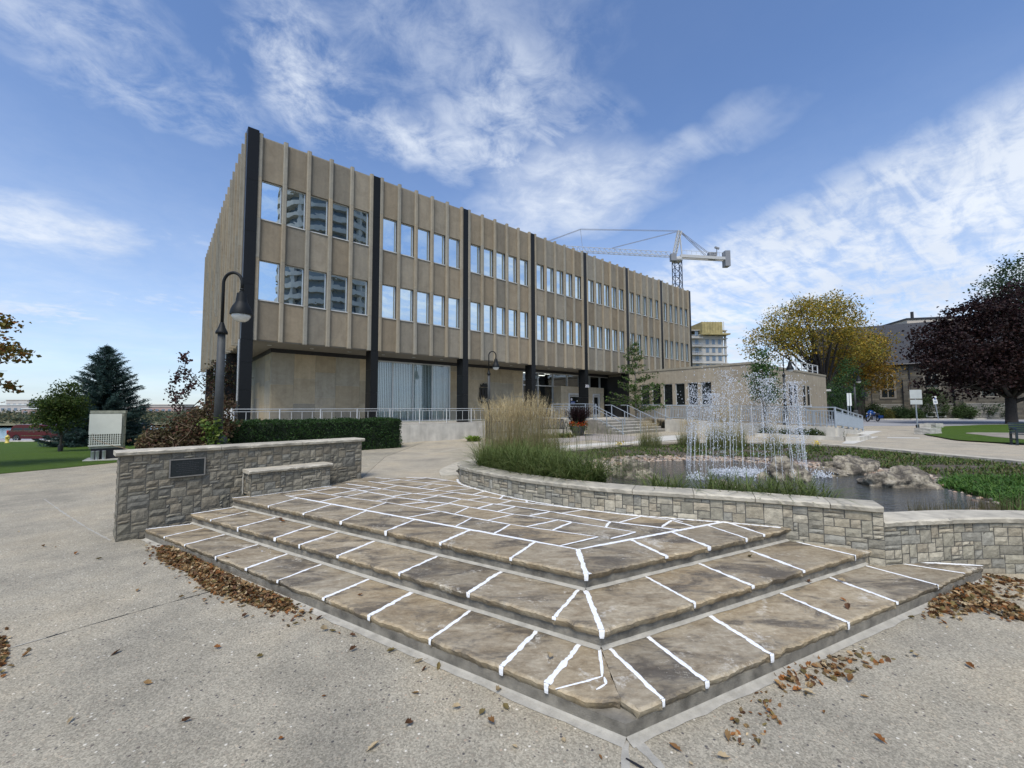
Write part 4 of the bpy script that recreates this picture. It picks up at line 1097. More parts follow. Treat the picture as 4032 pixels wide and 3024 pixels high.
em = bpy.data.materials.new('ceiling_lamp'); em.use_nodes = True; pbs = em.node_tree.nodes['Principled BSDF']; pbs.inputs['Emission Color'].default_value=(1,.97,.9,1); pbs.inputs['Emission Strength'].default_value=1.6
for x,y in ((17.3,4.0),(18.7,4.4),(21.2,4.2),(21.9,5.6),(20.4,7.2)):
    b = MB(); b.box((x-.3,y-.12,ZO-.075),(x+.3,y+.12,ZO-.055)); b.build('ceiling_light', em, bld)
# stone portal with two doors
b = MB(); pq = RQ-.75; cc = [(1,.97,.9),(1.05,1,.92),(.95,.95,.92)]
b.box((19.75,pq,FL),(20.55,RQ,2.75),cc[0]); b.box((22.1,pq,FL),(23.35,RQ,2.75),cc[1]); b.box((24.35,pq,FL),(24.75,RQ,2.75),cc[2]); b.box((19.75,pq+.001,2.756),(22.9,RQ,3.22),cc[1]); b.box((22.906,pq+.001,2.756),(24.75,RQ,3.22),cc[0])
b.build('entrance_portal', M['wallstone'], bld)
def door(x0,x1,ajar):
    f = MB(); f.box((x0,pq+.06,FL),(x0+.22,pq+.30,2.75)); f.box((x1-.07,pq+.06,FL),(x1,pq+.2,2.75)); f.box((x0+.22,pq+.06,2.6),(x1-.07,pq+.2,2.75)); f.box((x0+.22,pq+.10,FL+2.02-.95+.0),(x0+.23,pq+.11,FL+2.0)) if False else None
    d = f.build('door_frame', M['whitemetal'], bld)
    l = MB(); w = x1-x0-.3
    l.box((0,0,.02),(.09,.05,1.68)); l.box((w-.09,0,.02),(w,.05,1.68)); l.box((.09,0,.02),(w-.09,.05,.22)); l.box((.09,0,1.56),(w-.09,.05,1.68)); l.box((.09,0,.80),(w-.09,.05,.88))
    lf = l.build('door_leaf', M['alu'], d, loc=(x0+.23,pq+.14,FL)); lf.rotation_euler.z = ajar
    g = MB(); g.add([(.09,.025,.2),(w-.09,.025,.2),(w-.09,.025,1.57),(.09,.025,1.57)],[(0,1,2,3)]); g.build('door_glass', M['darkglass'], d, loc=(x0+.23,pq+.14,FL)).rotation_euler.z = ajar
    return d
d1 = door(20.56,22.09,0.0); d2 = door(23.36,24.34,0.0)
p = MB(); p.box((20.95,pq+.125,1.95),(21.42,pq+.131,2.12)); p.build('door_notice', M['signblue'], bld)
p = MB(); p.box((20.98,pq+.122,2.05),(21.34,pq+.126,2.065)); p.box((20.98,pq+.122,2.00),(21.38,pq+.126,2.012)); p.build('notice_line', M['letter'], bld)
p = MB(); p.lathe([(.10,0),(.10,.004)],(0,0,0),18); q_ = p.build('door_roundel', M['letter'], bld, loc=(21.02,pq+.124,2.27)); q_.rotation_euler = (math.pi/2,0,0)
p = MB(); p.box((21.62,pq+.12,2.1),(21.70,pq+.126,2.2)); p.box((23.26,pq-.006,2.1),(23.33,pq-.001,2.2)); p.build('small_notice', M['signwhite'], bld)
# house number on the fifth column
tx = text_mesh('255', .27, .012, M['letter'], bld, 'house_number'); tx.location = (4*BAY+.02,-.130,3.17); tx.rotation_euler = (math.pi/2,0,0)
# coat of arms: crowned shield with quarterings, supporters and scroll
cr = MB(); cy = RQ-.05
def sh(pts, d0, d1): 
    n=len(pts); cr.add([(a,cy-d0,z) for a,z in pts]+[(a,cy-d1,z) for a,z in pts],[tuple(range(n)),tuple(range(n,2*n))[::-1]]+[(i,n+i,n+(i+1)%n,(i+1)%n) for i in range(n)])
cx, cz = 13.35, 2.62
sh([(cx-.24,cz+.3),(cx+.24,cz+.3),(cx+.25,cz-.1),(cx+.17,cz-.32),(cx,cz-.45),(cx-.17,cz-.32),(cx-.25,cz-.1)],0,.07)
sh([(cx-.10,cz+.2),(cx+.10,cz+.2),(cx+.04,cz+.04),(cx+.1,cz-.18),(cx-.1,cz-.18),(cx-.04,cz+.04)],.071,.10)
sh([(cx-.22,cz-.2),(cx+.22,cz-.28),(cx+.2,cz-.34),(cx-.2,cz-.26)],.071,.095)
sh([(cx-.30,cz+.36),(cx+.30,cz+.36),(cx+.34,cz+.52),(cx+.18,cz+.46),(cx+.12,cz+.60),(cx,cz+.5),(cx-.12,cz+.60),(cx-.18,cz+.46),(cx-.34,cz+.52)],0,.09)
for s_ in (-1,1):
    sh([(cx+s_*.30,cz+.34),(cx+s_*.40,cz+.30),(cx+s_*.36,cz+.1),(cx+s_*.40,cz-.2),(cx+s_*.46,cz-.46),(cx+s_*.33,cz-.48),(cx+s_*.28,cz-.2)],0,.06)
sh([(cx-.42,cz-.50),(cx-.15,cz-.58),(cx+.15,cz-.58),(cx+.42,cz-.50),(cx+.40,cz-.62),(cx+.15,cz-.70),(cx-.15,cz-.70),(cx-.40,cz-.62)],0,.065)
cr.build('coat_of_arms', M['bronze'], bld, fixn=True)
# raised base of the building
b = MB(); b.box((-.6,-1.02,-1.4),(18.55,RQ+.3,.84)); b.box((-.6,RQ+.3,-1.4),(RS+.3,DEP,.83)); b.box((18.551,-1.9,-.1),(25.9,RQ+.3,FL-.02)); b.build('plinth', M['concrete'], bld)
b = MB(); b.box((5.9,.55,.841),(10.9,.75,FL)); b.box((-.55,-.98,.842),(18.5,-.82,.875)); b.build('plinth_kerb', M['concrete2'], bld)

# ---------------------------------------------------------------- railings
def railing(name, label, pts, zs, mat, h, post_every, picket, thick=.045, thin=.018, mid=None, group=None, low=.12, cat='railing'):
    "pts in world xy with base heights zs; a post at every vertex"
    o = empty(name, (*pts[0],zs[0]), 0, label, cat, group); O = Vector((*pts[0],zs[0]))
    post, rail, pick = MB(), MB(), MB(); posts=[]
    for (p,z0),(q,z1) in zip(zip(pts,zs),zip(pts[1:],zs[1:])):
        p=Vector((*p,z0))-O; q=Vector((*q,z1))-O; L=(q-p).length; n=max(1,round(L/post_every)); up=Vector((0,0,h))
        rail.bar(p+up,q+up,thick,thick*.8); rail.bar(p+Vector((0,0,low)),q+Vector((0,0,low)),thick*.7,thick*.6)
        if mid: rail.bar(p+Vector((0,0,mid)),q+Vector((0,0,mid)),thick*.7,thick*.6)
        for i in range(n+1):
            a = p.lerp(q,i/n)
            if not any((a-c).length<.05 for c in posts): posts.append(a); post=MB(); post.bar(Vector((0,0,-.02)),up,thick*1.15); post.build('post',mat,o,loc=tuple(a))
        m = max(1,round(L/picket))
        for i in range(1,m):
            a = p.lerp(q,i/m)
            if any((a-c).length<.04 for c in posts): continue
            pick.bar(a+Vector((0,0,low)),a+Vector((0,0,(mid or h)-.02)),thin)
    rail.build('rail', mat, o)
    if pick.n: pick.build('picket', mat, o)
    return o
wxy = lambda s,q: tuple(B2W(s,q).xy)
railing('railing','white metal railing along the plinth under the blind covered display window',[wxy(-.45,-.9),wxy(17.9,-.9)],[.875,.875],M['whitemetal'],.72,1.56,.39,.034,.016,.62)
railing('railing','short white metal railing on the plinth at the river end of the office',[wxy(-.5,-.85),wxy(-.5,10.)],[.84,.84],M['whitemetal'],.78,2.4,.14,.04,.022)
# ---------------------------------------------------------------- entrance stairs and ramp
st = empty('entrance_stairs', tuple(B2W(18.5,-4.3)), YAW, 'pale concrete entrance stairs with five steps below the glass doors', 'stairs')
b = MB(); n=5
for k in range(n):
    b.box((0,.36*k,0),(5.6,2.41 if k==n-1 else .36*(k+1)+.06,.17*(k+1)-.004*0))
b.build('tread', P('shaded_stair_concrete',(.25,.235,.205),.9,var=.25,scale=3), st)  # risers darker than the nosing: their shade is put into the colour
b = MB()
for k in range(n): b.box((.0,.36*k-.004,.17*(k+1)-.03),(5.6,.36*k+.30,.17*(k+1)+.003))
b.build('nosing', M['concrete'], st)
# ramp: runs out along the annex, then turns and falls to the road
RX = 24.1; ramp = empty('access_ramp', tuple(B2W(RX,-4.3)), YAW, 'pale concrete wheelchair ramp wall beside the low annex', 'ramp')
b = MB()
def wallrun(x0,y0,x1,y1,t0,t1,th=.22):
    d=Vector((x1-x0,y1-y0)).normalized(); nn=Vector((-d.y,d.x))*th/2
    v=[]
    for x,y,t in ((x0,y0,t0),(x1,y1,t1)):
        for s_ in (-1,1):
            for z in (-.1,t): v.append((x+nn.x*s_,y+nn.y*s_,z))
    b.add(v,[(0,1,3,2),(4,6,7,5),(0,4,5,1),(2,3,7,6),(1,5,7,3),(0,2,6,4)])
RY = -9.65   # outer corner relative to the ramp origin
wallrun(0,0,-.9,RY,.80,.58); wallrun(-.9,RY+.004,8.8,-9.0,.58,.03)
b.build('ramp_wall', M['concrete'], ramp, fixn=True)
b = MB(); b.add([(.1,2.3,FL-.03),(1.85,2.3,FL-.03),(1.85,RY+1.6,.50),(-.5,RY+1.6,.50),(-.6,RY+.1,.48),(1.85,RY+.1,.48)],[(0,1,2,3),(3,2,5,4)]); b.add([(1.85,RY+.1,.48),(8.8,-8.95,.0),(8.8,-7.4,.0),(1.85,RY+1.6,.5)],[(0,1,2,3)]); b.build('ramp_deck', M['concrete2'], ramp)
def R2W(x,y): return wxy(RX+x,-4.3+y)
railing('railing','long grey metal railing along the top of the ramp wall',[R2W(0,2.2),R2W(0,0),R2W(-.9,RY),R2W(1.2,RY+.14),R2W(8.8,-9.0)],[.86,.82,.60,.48,.05],M['greymetal'],.98,1.75,.125,.06,.026,.80)
railing('railing','grey metal railing on the inner side of the ramp against the annex',[R2W(1.75,.5),R2W(.9,RY+1.7),R2W(8.6,-7.4)],[.80,.55,.05],M['greymetal'],.95,1.9,.5,.045,.016,.7)
railing('railing','grey metal railing on the landing left of the entrance stairs',[wxy(18.5,-2.75),wxy(18.5,-1.9),wxy(16.3,-1.05)],[.85,.88,.86],M['greymetal'],1.0,1.2,.16,.045,.018,.84)
def handrail(x, label, full):
    o = empty('handrail', tuple(B2W(18.5+x,-4.3)), YAW, label, 'handrail', 'handrails of the entrance stairs')
    b = MB(); r=.022
    top=(0,1.75,.85+.95); bot=(0,-.25,.0+.95)
    b.tube([(0,2.3,1.8),top,bot,(0,-.55,.93)],r,8); b.build('rail', M['greymetal'], o)
    if full:
        b = MB(); b.tube([top[:2]+(1.05,),(0,-.25,.22),(0,-.5,.05)],r*.9,8); b.tube([(0,1.75,1.62),(0,-.25,.77)],r*.9,8); b.build('lower_rail', M['greymetal'], o)
    for y,z0,z1 in ((1.75,.85,1.8),(-.4,0,.95),(.75,.45,1.36)):
        b = MB(); b.bar((0,y,z0),(0,y,z1),.045); b.build('post', M['greymetal'], o)
    return o
handrail(.02,'grey handrail at the left edge of the entrance stairs beside the flower pot',True)
handrail(1.9,'grey handrail second from the left on the entrance stairs',False)
handrail(3.7,'grey handrail third from the left on the entrance stairs',False)
handrail(5.5,'grey handrail on the entrance stairs next to the ramp wall',False)
# ---------------------------------------------------------------- annex
AX0 = 26.05; AV = 9.1; AL = 17.1; AZ = 4.50
an = empty('annex_building', tuple(B2W(AX0,0)), YAW, 'low flat roofed limestone annex projecting from the office block', 'annex')
b = MB(); b.box((.3,-AV+.3,0),(AL-.02,10,AZ-.25)); b.build('core', M['interior'], an)
b = MB(); random.seed(19)
def colr(): v=random.uniform(.92,1.07); return (v*1.02,v,v*.97)
wins = [.23+.94*i for i in range(1,7)]    # clear widths .72
wz0, wz1 = 1.78, 3.36
def lf(v0,v1,z0,z1,th=.22,x=0.): b.box((x,-v1+.002,z0+.003),(x+th,-v0-.002,z1-.003),colr())
for i in range(8): lf(i*AV/8,(i+1)*AV/8,wz1,AZ-.14)
for i in range(8): lf(i*AV/8,(i+1)*AV/8,0,wz0)
e = [0]+[c for w in wins for c in (w,w+.72)]+[AV]
for a,c in zip(e[::2],e[1::2]): lf(a,c,wz0,wz1)
# front face
fw = [(7.4,7.95),(8.55,9.1),(10.7,11.25),(11.85,12.4)]
fw = [(7.15,7.95),(8.25,9.05),(10.4,11.2),(11.5,12.3)]
for i in range(9): b.box((.22+i*(AL-.22)/9+.003,-AV-.0,wz1+.003),(.22+(i+1)*(AL-.22)/9-.003,-AV+.22,AZ-.14),colr())
for i in range(9): b.box((.22+i*(AL-.22)/9+.003,-AV-.0,0),(.22+(i+1)*(AL-.22)/9-.003,-AV+.22,1.70),colr())
e = [.22]+[c for w in fw for c in w]+[AL]
for a,c in zip(e[::2],e[1::2]): b.box((a,-AV,1.703),(c,-AV+.22,wz1-.003),colr())
b.box((AL-.22,-AV+.22,0),(AL,10,AZ-.14),(1,1,1))
b.build('wall', M['annexstone'], an)
b = MB(); b.box((-.04,-AV-.04,AZ-.14),(AL+.04,-AV+.3,AZ)); b.box((-.04,-AV+.301,AZ-.141),(.3,-.02,AZ-.001)); b.box((.3,-AV+.3,AZ-.3),(AL,10,AZ-.16)); b.build('coping', M['fin'], an)
def awin(name_loc, w, h, rz, fd=.08):
    f = MB(); 
    for a in ((-w/2,0,-h/2,-w/2+.04,fd,h/2),(w/2-.04,0,-h/2,w/2,fd,h/2),(-w/2+.04,0,h/2-.04,w/2-.04,fd,h/2),(-w/2+.04,0,-h/2,w/2-.04,fd,-h/2+.04)): f.box(a[:3],a[3:])
    f.box((-w/2-.04,-.09,-h/2-.06),(w/2+.04,.0,-h/2-.004))
    o = f.build('window', M['whitemetal'], an, loc=name_loc); o.rotation_euler.z = rz
    g = MB(); g.add([(-w/2+.03,fd*.5,-h/2+.03),(w/2-.03,fd*.5,-h/2+.03),(w/2-.03,fd*.5,h/2-.03),(-w/2+.03,fd*.5,h/2-.03)],[(0,1,2,3)]); g.build('pane', M['darkglass'], o)
for w in wins: awin((.08,-(w+.36),(wz0+wz1)/2),.72,wz1-wz0,-math.pi/2)
for a,c in fw: awin(((a+c)/2,-AV+.015,(1.70+wz1)/2),c-a,wz1-1.70,0,.028)
b = MB(); b.box((AL-.05,-AV-.3,3.05),(AL+.25,-AV-.01,3.22)); b.build('wall_lamp', M['whitemetal'], an)
railing('railing','white safety railing on the flat roof of the low annex',[(22.4,36.9),(23.8,35.0),(28.2,38.6),(28.3,40.5)],[AZ-.2]*4,M['whitemetal'],1.15,1.5,9,.06,.02,.62)
# planting kerb at the foot of the ramp
kb = zn([(0,905),(300,917),(600,917),(940,912),(930,940),(600,945),(300,945)],2832,1500,.5425) if False else None
kp = [R2W(-1.5,-6.2),R2W(-1.8,RY-.5),R2W(-1.4,RY-.95),R2W(.6,RY-1.0),R2W(1.3,RY-.6),R2W(1.5,RY-.0)]
o = empty('planting_kerb',(*kp[0],0),0,'low curved concrete kerb of a planting strip at the ramp corner','kerb'); b = MB()
for p,q in zip(kp,kp[1:]): b.bar((p[0]-kp[0][0],p[1]-kp[0][1],.08),(q[0]-kp[0][0],q[1]-kp[0][1],.08),.22,.2)
b.build('kerb_stone', M['concrete'], o)
# ---------------------------------------------------------------- foliage
def unit(n):
    v = RNG.normal(size=(n,3)); return v/np.linalg.norm(v,axis=1,keepdims=True)
def leaf_quads(C, size, cols, droop=0., aspect=.6, flat=0.):
    "diamond leaves at C (n,3)"
    n = len(C); sz = (size*RNG.uniform(.6,1.3,n))[:,None]
    a = unit(n); a[:,2] -= droop; a /= np.linalg.norm(a,axis=1,keepdims=True)
    nrm = unit(n); nrm[:,2] = np.abs(nrm[:,2])+flat; b = np.cross(a,nrm); b /= np.linalg.norm(b,axis=1,keepdims=True)+1e-9
    c = np.cross(a,b)*.18
    V = np.stack([C-a*sz*.5, C+b*sz*aspect*.5+c*sz, C+a*sz*.5, C-b*sz*aspect*.5+c*sz],1)
    cols = np.asarray(cols); k = RNG.integers(0,len(cols),n); col = cols[k]*RNG.uniform(.7,1.25,(n,1))
    return V, col
def clumps(ell, n_cl, shell=.55):
    "clump centres spread through ellipsoids (cx,cy,cz,rx,ry,rz)"
    out=[]; vol = np.array([e[3]*e[4]*e[5] for e in ell]); vol = vol/vol.sum()
    for e,f in zip(ell,vol):
        m = max(2,int(n_cl*f)); r = RNG.uniform(shell**3,1,m)**(1/3); out.append(np.array(e[:3])+unit(m)*r[:,None]*np.array(e[3:6]))
    return np.vstack(out)
def tree(name, label, base, ell, n_cl, per, clr, leaf, cols, trunk_r, bark, limbs=14, cat='tree', fork=.35, twigs=0, shell=.5, aspect=.6, droop=.2, group=None, lean=(0,0)):
    o = empty(name, base, 0, label, cat, group)
    C = clumps(ell, n_cl, shell)
    pts = np.repeat(C,per,0)+RNG.normal(size=(len(C)*per,3))*clr*np.array([1,1,.7])
    V,col = leaf_quads(pts, leaf, cols, droop, aspect)
    # each clump gets its own cast of colour
    tint = np.repeat(RNG.uniform(.75,1.25,(len(C),1)),per,0); col = col*tint
    b = MB(); b.quads(V,col); b.build('crown', M['leaf'], o)
    t = MB(); top = np.array(ell[0][:3]); fz = fork*top[2]+.0; f0 = np.array([lean[0]*fz,lean[1]*fz,fz])
    t.tube([(0,0,-.15),(0,0,.1),tuple(f0*.55),tuple(f0)],[trunk_r*1.5,trunk_r*1.05,trunk_r*.9,trunk_r*.8],10)
    if limbs:
        idx = RNG.choice(len(C), min(limbs,len(C)), replace=False)
        for i in idx:
            e = C[i]; s = f0*RNG.uniform(.75,1.0) if RNG.random()<.6 else f0+(top-f0)*RNG.uniform(0,.5)
            m = s+(e-s)*.5+np.array([0,0,.12*np.linalg.norm(e-s)*RNG.uniform(-.3,1)])
            r = trunk_r*RNG.uniform(.28,.5); t.tube([tuple(s),tuple(m),tuple(e)],[r,r*.55,r*.15],6)
            for _ in range(twigs):
                q = m+(e-m)*RNG.uniform(.1,1); w = q+unit(1)[0]*np.array([1,1,.8])*RNG.uniform(.5,1.0)*clr*3+np.array([0,0,clr*1.2])
                t.tube([tuple(q),tuple((q+w)/2+RNG.normal(size=3)*.05*clr),tuple(w)],[r*.2,r*.13,r*.05],4)
        top_l = f0+(top-f0)*.8; t.tube([tuple(f0),tuple((f0+top_l)/2+RNG.normal(size=3)*.1),tuple(top_l)],[trunk_r*.7,trunk_r*.45,trunk_r*.12],7)
    t.build('trunk', bark, o, smooth=True)
    return o
def A3d(x,y,Y): 
    v = AT(x,y,Y); return v
# dark purple maple at the right edge
P0 = G(2186,916); s_ = P0.y/906
tree('maple_tree','broad dark purple leaved maple with thick trunk on the right lawn',(P0.x,P0.y,0),
     [(1.0,0,8.0,5.6,4.6,4.2),(-3.6,0,7.3,4.4,3.8,3.0),(-5.6,-.5,5.6,3.0,3.0,2.2),(-4.6,-.6,3.9,3.4,2.8,1.5),(1.5,0,5.0,5.5,4.2,2.4),(-2.4,0,9.8,3.2,3.0,2.2),(1.5,0,11.2,3.2,3.0,1.9),(5,0,7.5,4,4,4)],
     620,60,.42,.25,[(.020,.009,.010),(.028,.011,.012),(.015,.008,.009),(.038,.016,.013),(.022,.012,.010)],.40,M['barkdark'],26,fork=.30,aspect=.85)
# green tree above it in the distance
P1 = AT(2200,880,62)
tree('tree','tall green tree rising behind the dark purple maple',(P1.x+4.5,62,0),[(0,0,19,7,6,6.5),(-4.5,0,16,4,4,4),(4,0,15,6,6,6)],300,60,.8,.36,[(.040,.075,.030),(.055,.095,.035),(.030,.060,.028)],.5,M['bark'],12)
# honey locust turning gold, half bare at the top
P2 = AT(1783,880,48)
loc_ = [(.34,.25,.030),(.29,.22,.03),(.20,.19,.035),(.40,.26,.03),(.14,.15,.035),(.38,.30,.06)]
tree('honey_locust_tree','airy golden yellow tree with bare twigs at the top behind the low annex',(P2.x,48,0),
     [(-1.2,0,11.2,5.6,4.5,2.9),(-4.6,0,9.0,3.6,3.6,2.4),(3.6,0,8.8,3.6,3.6,2.4),(.5,0,13.0,3.6,3.2,1.6)],340,46,.55,.27,loc_,.34,M['barkdark'],26,fork=.30,twigs=10,shell=.25,aspect=.5)
P2b = AT(1855,880,52)
tree('honey_locust_tree','lower drooping orange gold tree in front of the church wall',(P2b.x,52,0),[(0,0,8.2,3.6,3.0,3.0),(-2.2,0,6.2,2.8,2.6,2.2),(1.6,0,5.6,2.8,2.6,2.0)],260,56,.55,.26,[(.34,.19,.022),(.30,.17,.02),(.24,.17,.025),(.20,.16,.03)],.22,M['barkdark'],14,aspect=.5,twigs=2)
# small green tree by the church corner
P3 = AT(1830,880,42)
tree('sapling','small bright green sapling between the annex and the church',(P3.x,42,0),[(0,0,3.6,1.7,1.5,1.5),(0,0,5.0,1.0,1.0,1.6),(-.6,0,2.3,1.4,1.3,1.0)],110,34,.30,.17,[(.04,.085,.025),(.055,.11,.03),(.03,.07,.02)],.06,M['barkpale'],10,shell=.2)
# young tree behind the fountain, in front of the annex corner
P4 = AT(1652,883,23.2)
tree('sapling','leafy green sapling behind the fountain spray and before the annex corner',(P4.x,23.2,0),[(0,0,3.1,.75,.75,1.1),(-.1,0,4.1,.5,.5,.75),(.2,0,2.3,.7,.7,.6)],90,26,.17,.13,[(.045,.10,.022),(.060,.13,.03),(.035,.08,.02)],.045,M['barkpale'],9,shell=.2)
# young ginkgo by the ramp with tiers of level branches
def tiered(name, label, base, hgt, rad, tiers, cols):
    o = empty(name, base, 0, label, 'tree'); t = MB(); t.tube([(0,0,-.1),(.03,0,hgt*.5),(0,0,hgt)],[.055,.04,.008],7); Q=[]
    for z in tiers:
        f = z/hgt; L0 = rad*(1.02-f)**.7*1.25
        for k in range(7):
            a = RNG.uniform(0,2*math.pi); L = L0*RNG.uniform(.6,1.05); d = np.array([math.cos(a),math.sin(a),RNG.uniform(.10,.5)])
            s = np.array([0,0,z+RNG.uniform(-.12,.12)]); e = s+d*L
            t.tube([tuple(s),tuple((s+e)/2+np.array([0,0,.04])),tuple(e)],[.016,.011,.004],5)
            m = int(30*L)+5; u_ = RNG.uniform(.18,1.05,(m,1)); Q.append(s+(e-s)*u_+RNG.normal(size=(m,3))*np.array([.08,.08,.06]))
    Q = np.vstack(Q); V,c = leaf_quads(Q,.115,cols,.0,.9); b = MB(); b.quads(V,c); b.build('crown', M['leaf'], o); t.build('trunk', M['barkpale'], o, smooth=True); return o
P5 = AT(1373,883,30)
tiered('ginkgo_tree','young green tree with level tiers of branches in front of the annex windows',(P5.x,30,0),6.3,2.1,[1.3,1.65,1.95,2.3,2.65,3.0,3.5,4.0,4.5,4.95,5.4,5.8,6.1],[(.055,.105,.022),(.07,.13,.03),(.045,.085,.02),(.09,.13,.03)])
# maple at the left edge, only its right side in view
P6 = AT(-45,880,15)
lv = [(.20,.12,.020),(.13,.10,.022),(.10,.10,.03),(.24,.10,.025),(.16,.14,.03)]
z6 = hg(P6.x-.5,15)
tree('maple_tree','autumn gold and green maple reaching in from the left edge',(P6.x-.8,15,z6),[(0,0,5.0,1.6,1.5,1.0),(.75,0,4.2,1.35,1.2,.42),(.55,0,5.3,1.0,1,.4),(.45,0,3.0,1.25,1.2,.42),(.3,0,2.35,1.25,1.1,.38),(-.6,0,4,1.5,1.5,2)],150,34,.17,.15,lv,.13,M['bark'],16,twigs=3,aspect=.8,shell=.2)
# little green tree on the left lawn
P7 = AT(136,880,24.5); z7_ = hg(P7.x,24.5)
tree('tree','small dense dark green tree with guarded trunk on the left lawn',(P7.x,24.5,z7_),[(0,0,2.75,1.25,1.2,.85),(0,0,1.95,1.3,1.2,.75),(.2,0,3.4,.75,.75,.6),(-.5,0,2.5,1.0,.9,.7)],130,60,.19,.13,[(.045,.080,.016),(.060,.095,.018),(.032,.062,.014),(.08,.105,.02)],.06,M['bark'],8,shell=.25)
b = MB(); b.lathe([(.11,0),(.12,.18),(.12,.36),(.10,.38)],(0,0,0),12); g_ = [o for o in bpy.data.objects if o.get('label','').startswith('small dense dark')][0]; b.build('trunk_guard', M['black'], g_)
# blue spruce
def spruce(name, label, base, hgt, rad, cols):
    o = empty(name, base, 0, label, 'tree'); t = MB(); t.tube([(0,0,-.1),(0,0,hgt*.6),(0,0,hgt)],[.16,.09,.01],7)
    VV=[]; CC=[]; n_w = 34
    for w in range(n_w):
        f = w/(n_w-1); z = .25+f*(hgt-.35); L0 = rad*1.02*(1-f)**.74+.06; nb = int(15-7*f)
        for k in range(nb):
            a = 2*math.pi*(k+RNG.random()*.8)/nb+w*1.7; L = L0*RNG.uniform(.66,1.12); droop = -.12-.18*(1-f)+.30*f
            d = np.array([math.cos(a),math.sin(a),0.]); s = np.array([0,0,z+RNG.uniform(-.12,.12)])
            u_ = np.linspace(.12,1,max(4,int(L/.11)))
            P_ = s+d*(u_*L)[:,None]+np.array([0,0,1])*((droop*u_+.26*u_**3)*L)[:,None]
            t.tube([tuple(s),tuple(P_[len(P_)//2]),tuple(P_[-1])],[.02,.013,.004],4)
            m = 12; Q = np.repeat(P_,m,0)+RNG.normal(size=(len(P_)*m,3))*np.array([.10,.10,.05])*(1-.3*np.repeat(u_,m))[:,None]
            n = len(Q); ax = d*RNG.uniform(.5,1.2,(n,1))+RNG.normal(size=(n,3))*.55; ax /= np.linalg.norm(ax,axis=1,keepdims=True); ln = RNG.uniform(.13,.26,(n,1))
            sd = np.cross(ax,unit(n)); sd /= np.linalg.norm(sd,axis=1,keepdims=True)+1e-9; wd_ = .021
            V = np.stack([Q-sd*wd_,Q+sd*wd_,Q+ax*ln+sd*wd_*.4,Q+ax*ln-sd*wd_*.4],1); VV.append(V)
            c = np.array(cols)[RNG.integers(0,len(cols),n)]*RNG.uniform(.7,1.3,(n,1))*RNG.uniform(.75,1.25); CC.append(c)
    b = MB(); b.quads(np.vstack(VV),np.vstack(CC)); b.build('crown', M['leaf'], o); t.build('trunk', M['bark'], o); return o
P8 = AT(226,880,32); z8 = hg(P8.x,32)
spruce('spruce_tree','tall dark blue green spruce tree behind the pale cabinet',(P8.x,32,z8),6.5-z8-.05,3.25,[(.034,.066,.058),(.042,.080,.070),(.026,.050,.043),(.052,.092,.085)])
# ---------------------------------------------------------------- hedges, shrubs, climbers
def shrub(name, label, base, ell, n_cl, per, clr, leaf, cols, cat='shrub', group=None, aspect=.6, shell=.6, stems=6, mat='leaf'):
    o = empty(name, base, 0, label, cat, group); C = clumps(ell,n_cl,shell); C[:,2] = np.abs(C[:,2])
    pts = np.repeat(C,per,0)+RNG.normal(size=(len(C)*per,3))*clr; pts[:,2] = np.abs(pts[:,2]); V,col = leaf_quads(pts,leaf,cols,.1,aspect); col = col*np.repeat(RNG.uniform(.7,1.25,(len(C),1)),per,0)
    b = MB(); b.quads(V,col); b.build('foliage', M[mat], o)
    t = MB()
    for i in range(stems):
        e = C[RNG.integers(0,len(C))]; t.tube([(e[0]*.15,e[1]*.15,-.05),tuple(e*.6),tuple(e)],[.02,.012,.005],5)
    t.build('stem', M['barkdark'], o); return o
def hedge(name, label, a, direction, L, D, Hh, cols, n=20000, z=0.):
    ang = math.atan2(direction[1],direction[0]); o = empty(name,(a[0],a[1],z),ang,label,'hedge')
    # leafy skin over the clipped block
    faces = [('f',L*Hh),('b',L*Hh),('t',L*D),('l',D*Hh),('r',D*Hh)]; tot = sum(f[1] for f in faces); Q=[]
    for k,ar in faces:
        m=int(n*ar/tot); u=RNG.random(m); v=RNG.random(m)
        if k in 'fb': q=np.c_[u*L,np.full(m,0. if k=='f' else D),v*Hh]
        elif k=='t': q=np.c_[u*L,v*D,np.full(m,Hh)]
        else: q=np.c_[np.full(m,0. if k=='l' else L),u*D,v*Hh]
        Q.append(q)
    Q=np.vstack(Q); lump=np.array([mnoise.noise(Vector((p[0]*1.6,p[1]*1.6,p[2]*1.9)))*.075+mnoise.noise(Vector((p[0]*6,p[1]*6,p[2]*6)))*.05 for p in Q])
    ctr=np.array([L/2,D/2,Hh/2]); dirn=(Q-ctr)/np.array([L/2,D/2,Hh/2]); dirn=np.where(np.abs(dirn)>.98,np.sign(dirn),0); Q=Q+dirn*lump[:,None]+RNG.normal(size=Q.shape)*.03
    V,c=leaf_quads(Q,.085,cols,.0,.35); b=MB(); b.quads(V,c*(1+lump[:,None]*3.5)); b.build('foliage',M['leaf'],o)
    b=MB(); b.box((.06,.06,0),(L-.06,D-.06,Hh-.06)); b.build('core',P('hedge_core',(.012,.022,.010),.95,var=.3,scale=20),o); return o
hd = Vector((math.cos(YAW),math.sin(YAW))); hA = Vector((-9.15,13.36))
hedge('hedge','clipped dark green box hedge in front of the office corner',hA,hd,6.05,1.25,1.14,[(.022,.056,.013),(.030,.070,.017),(.017,.044,.012),(.040,.080,.021)],26000)
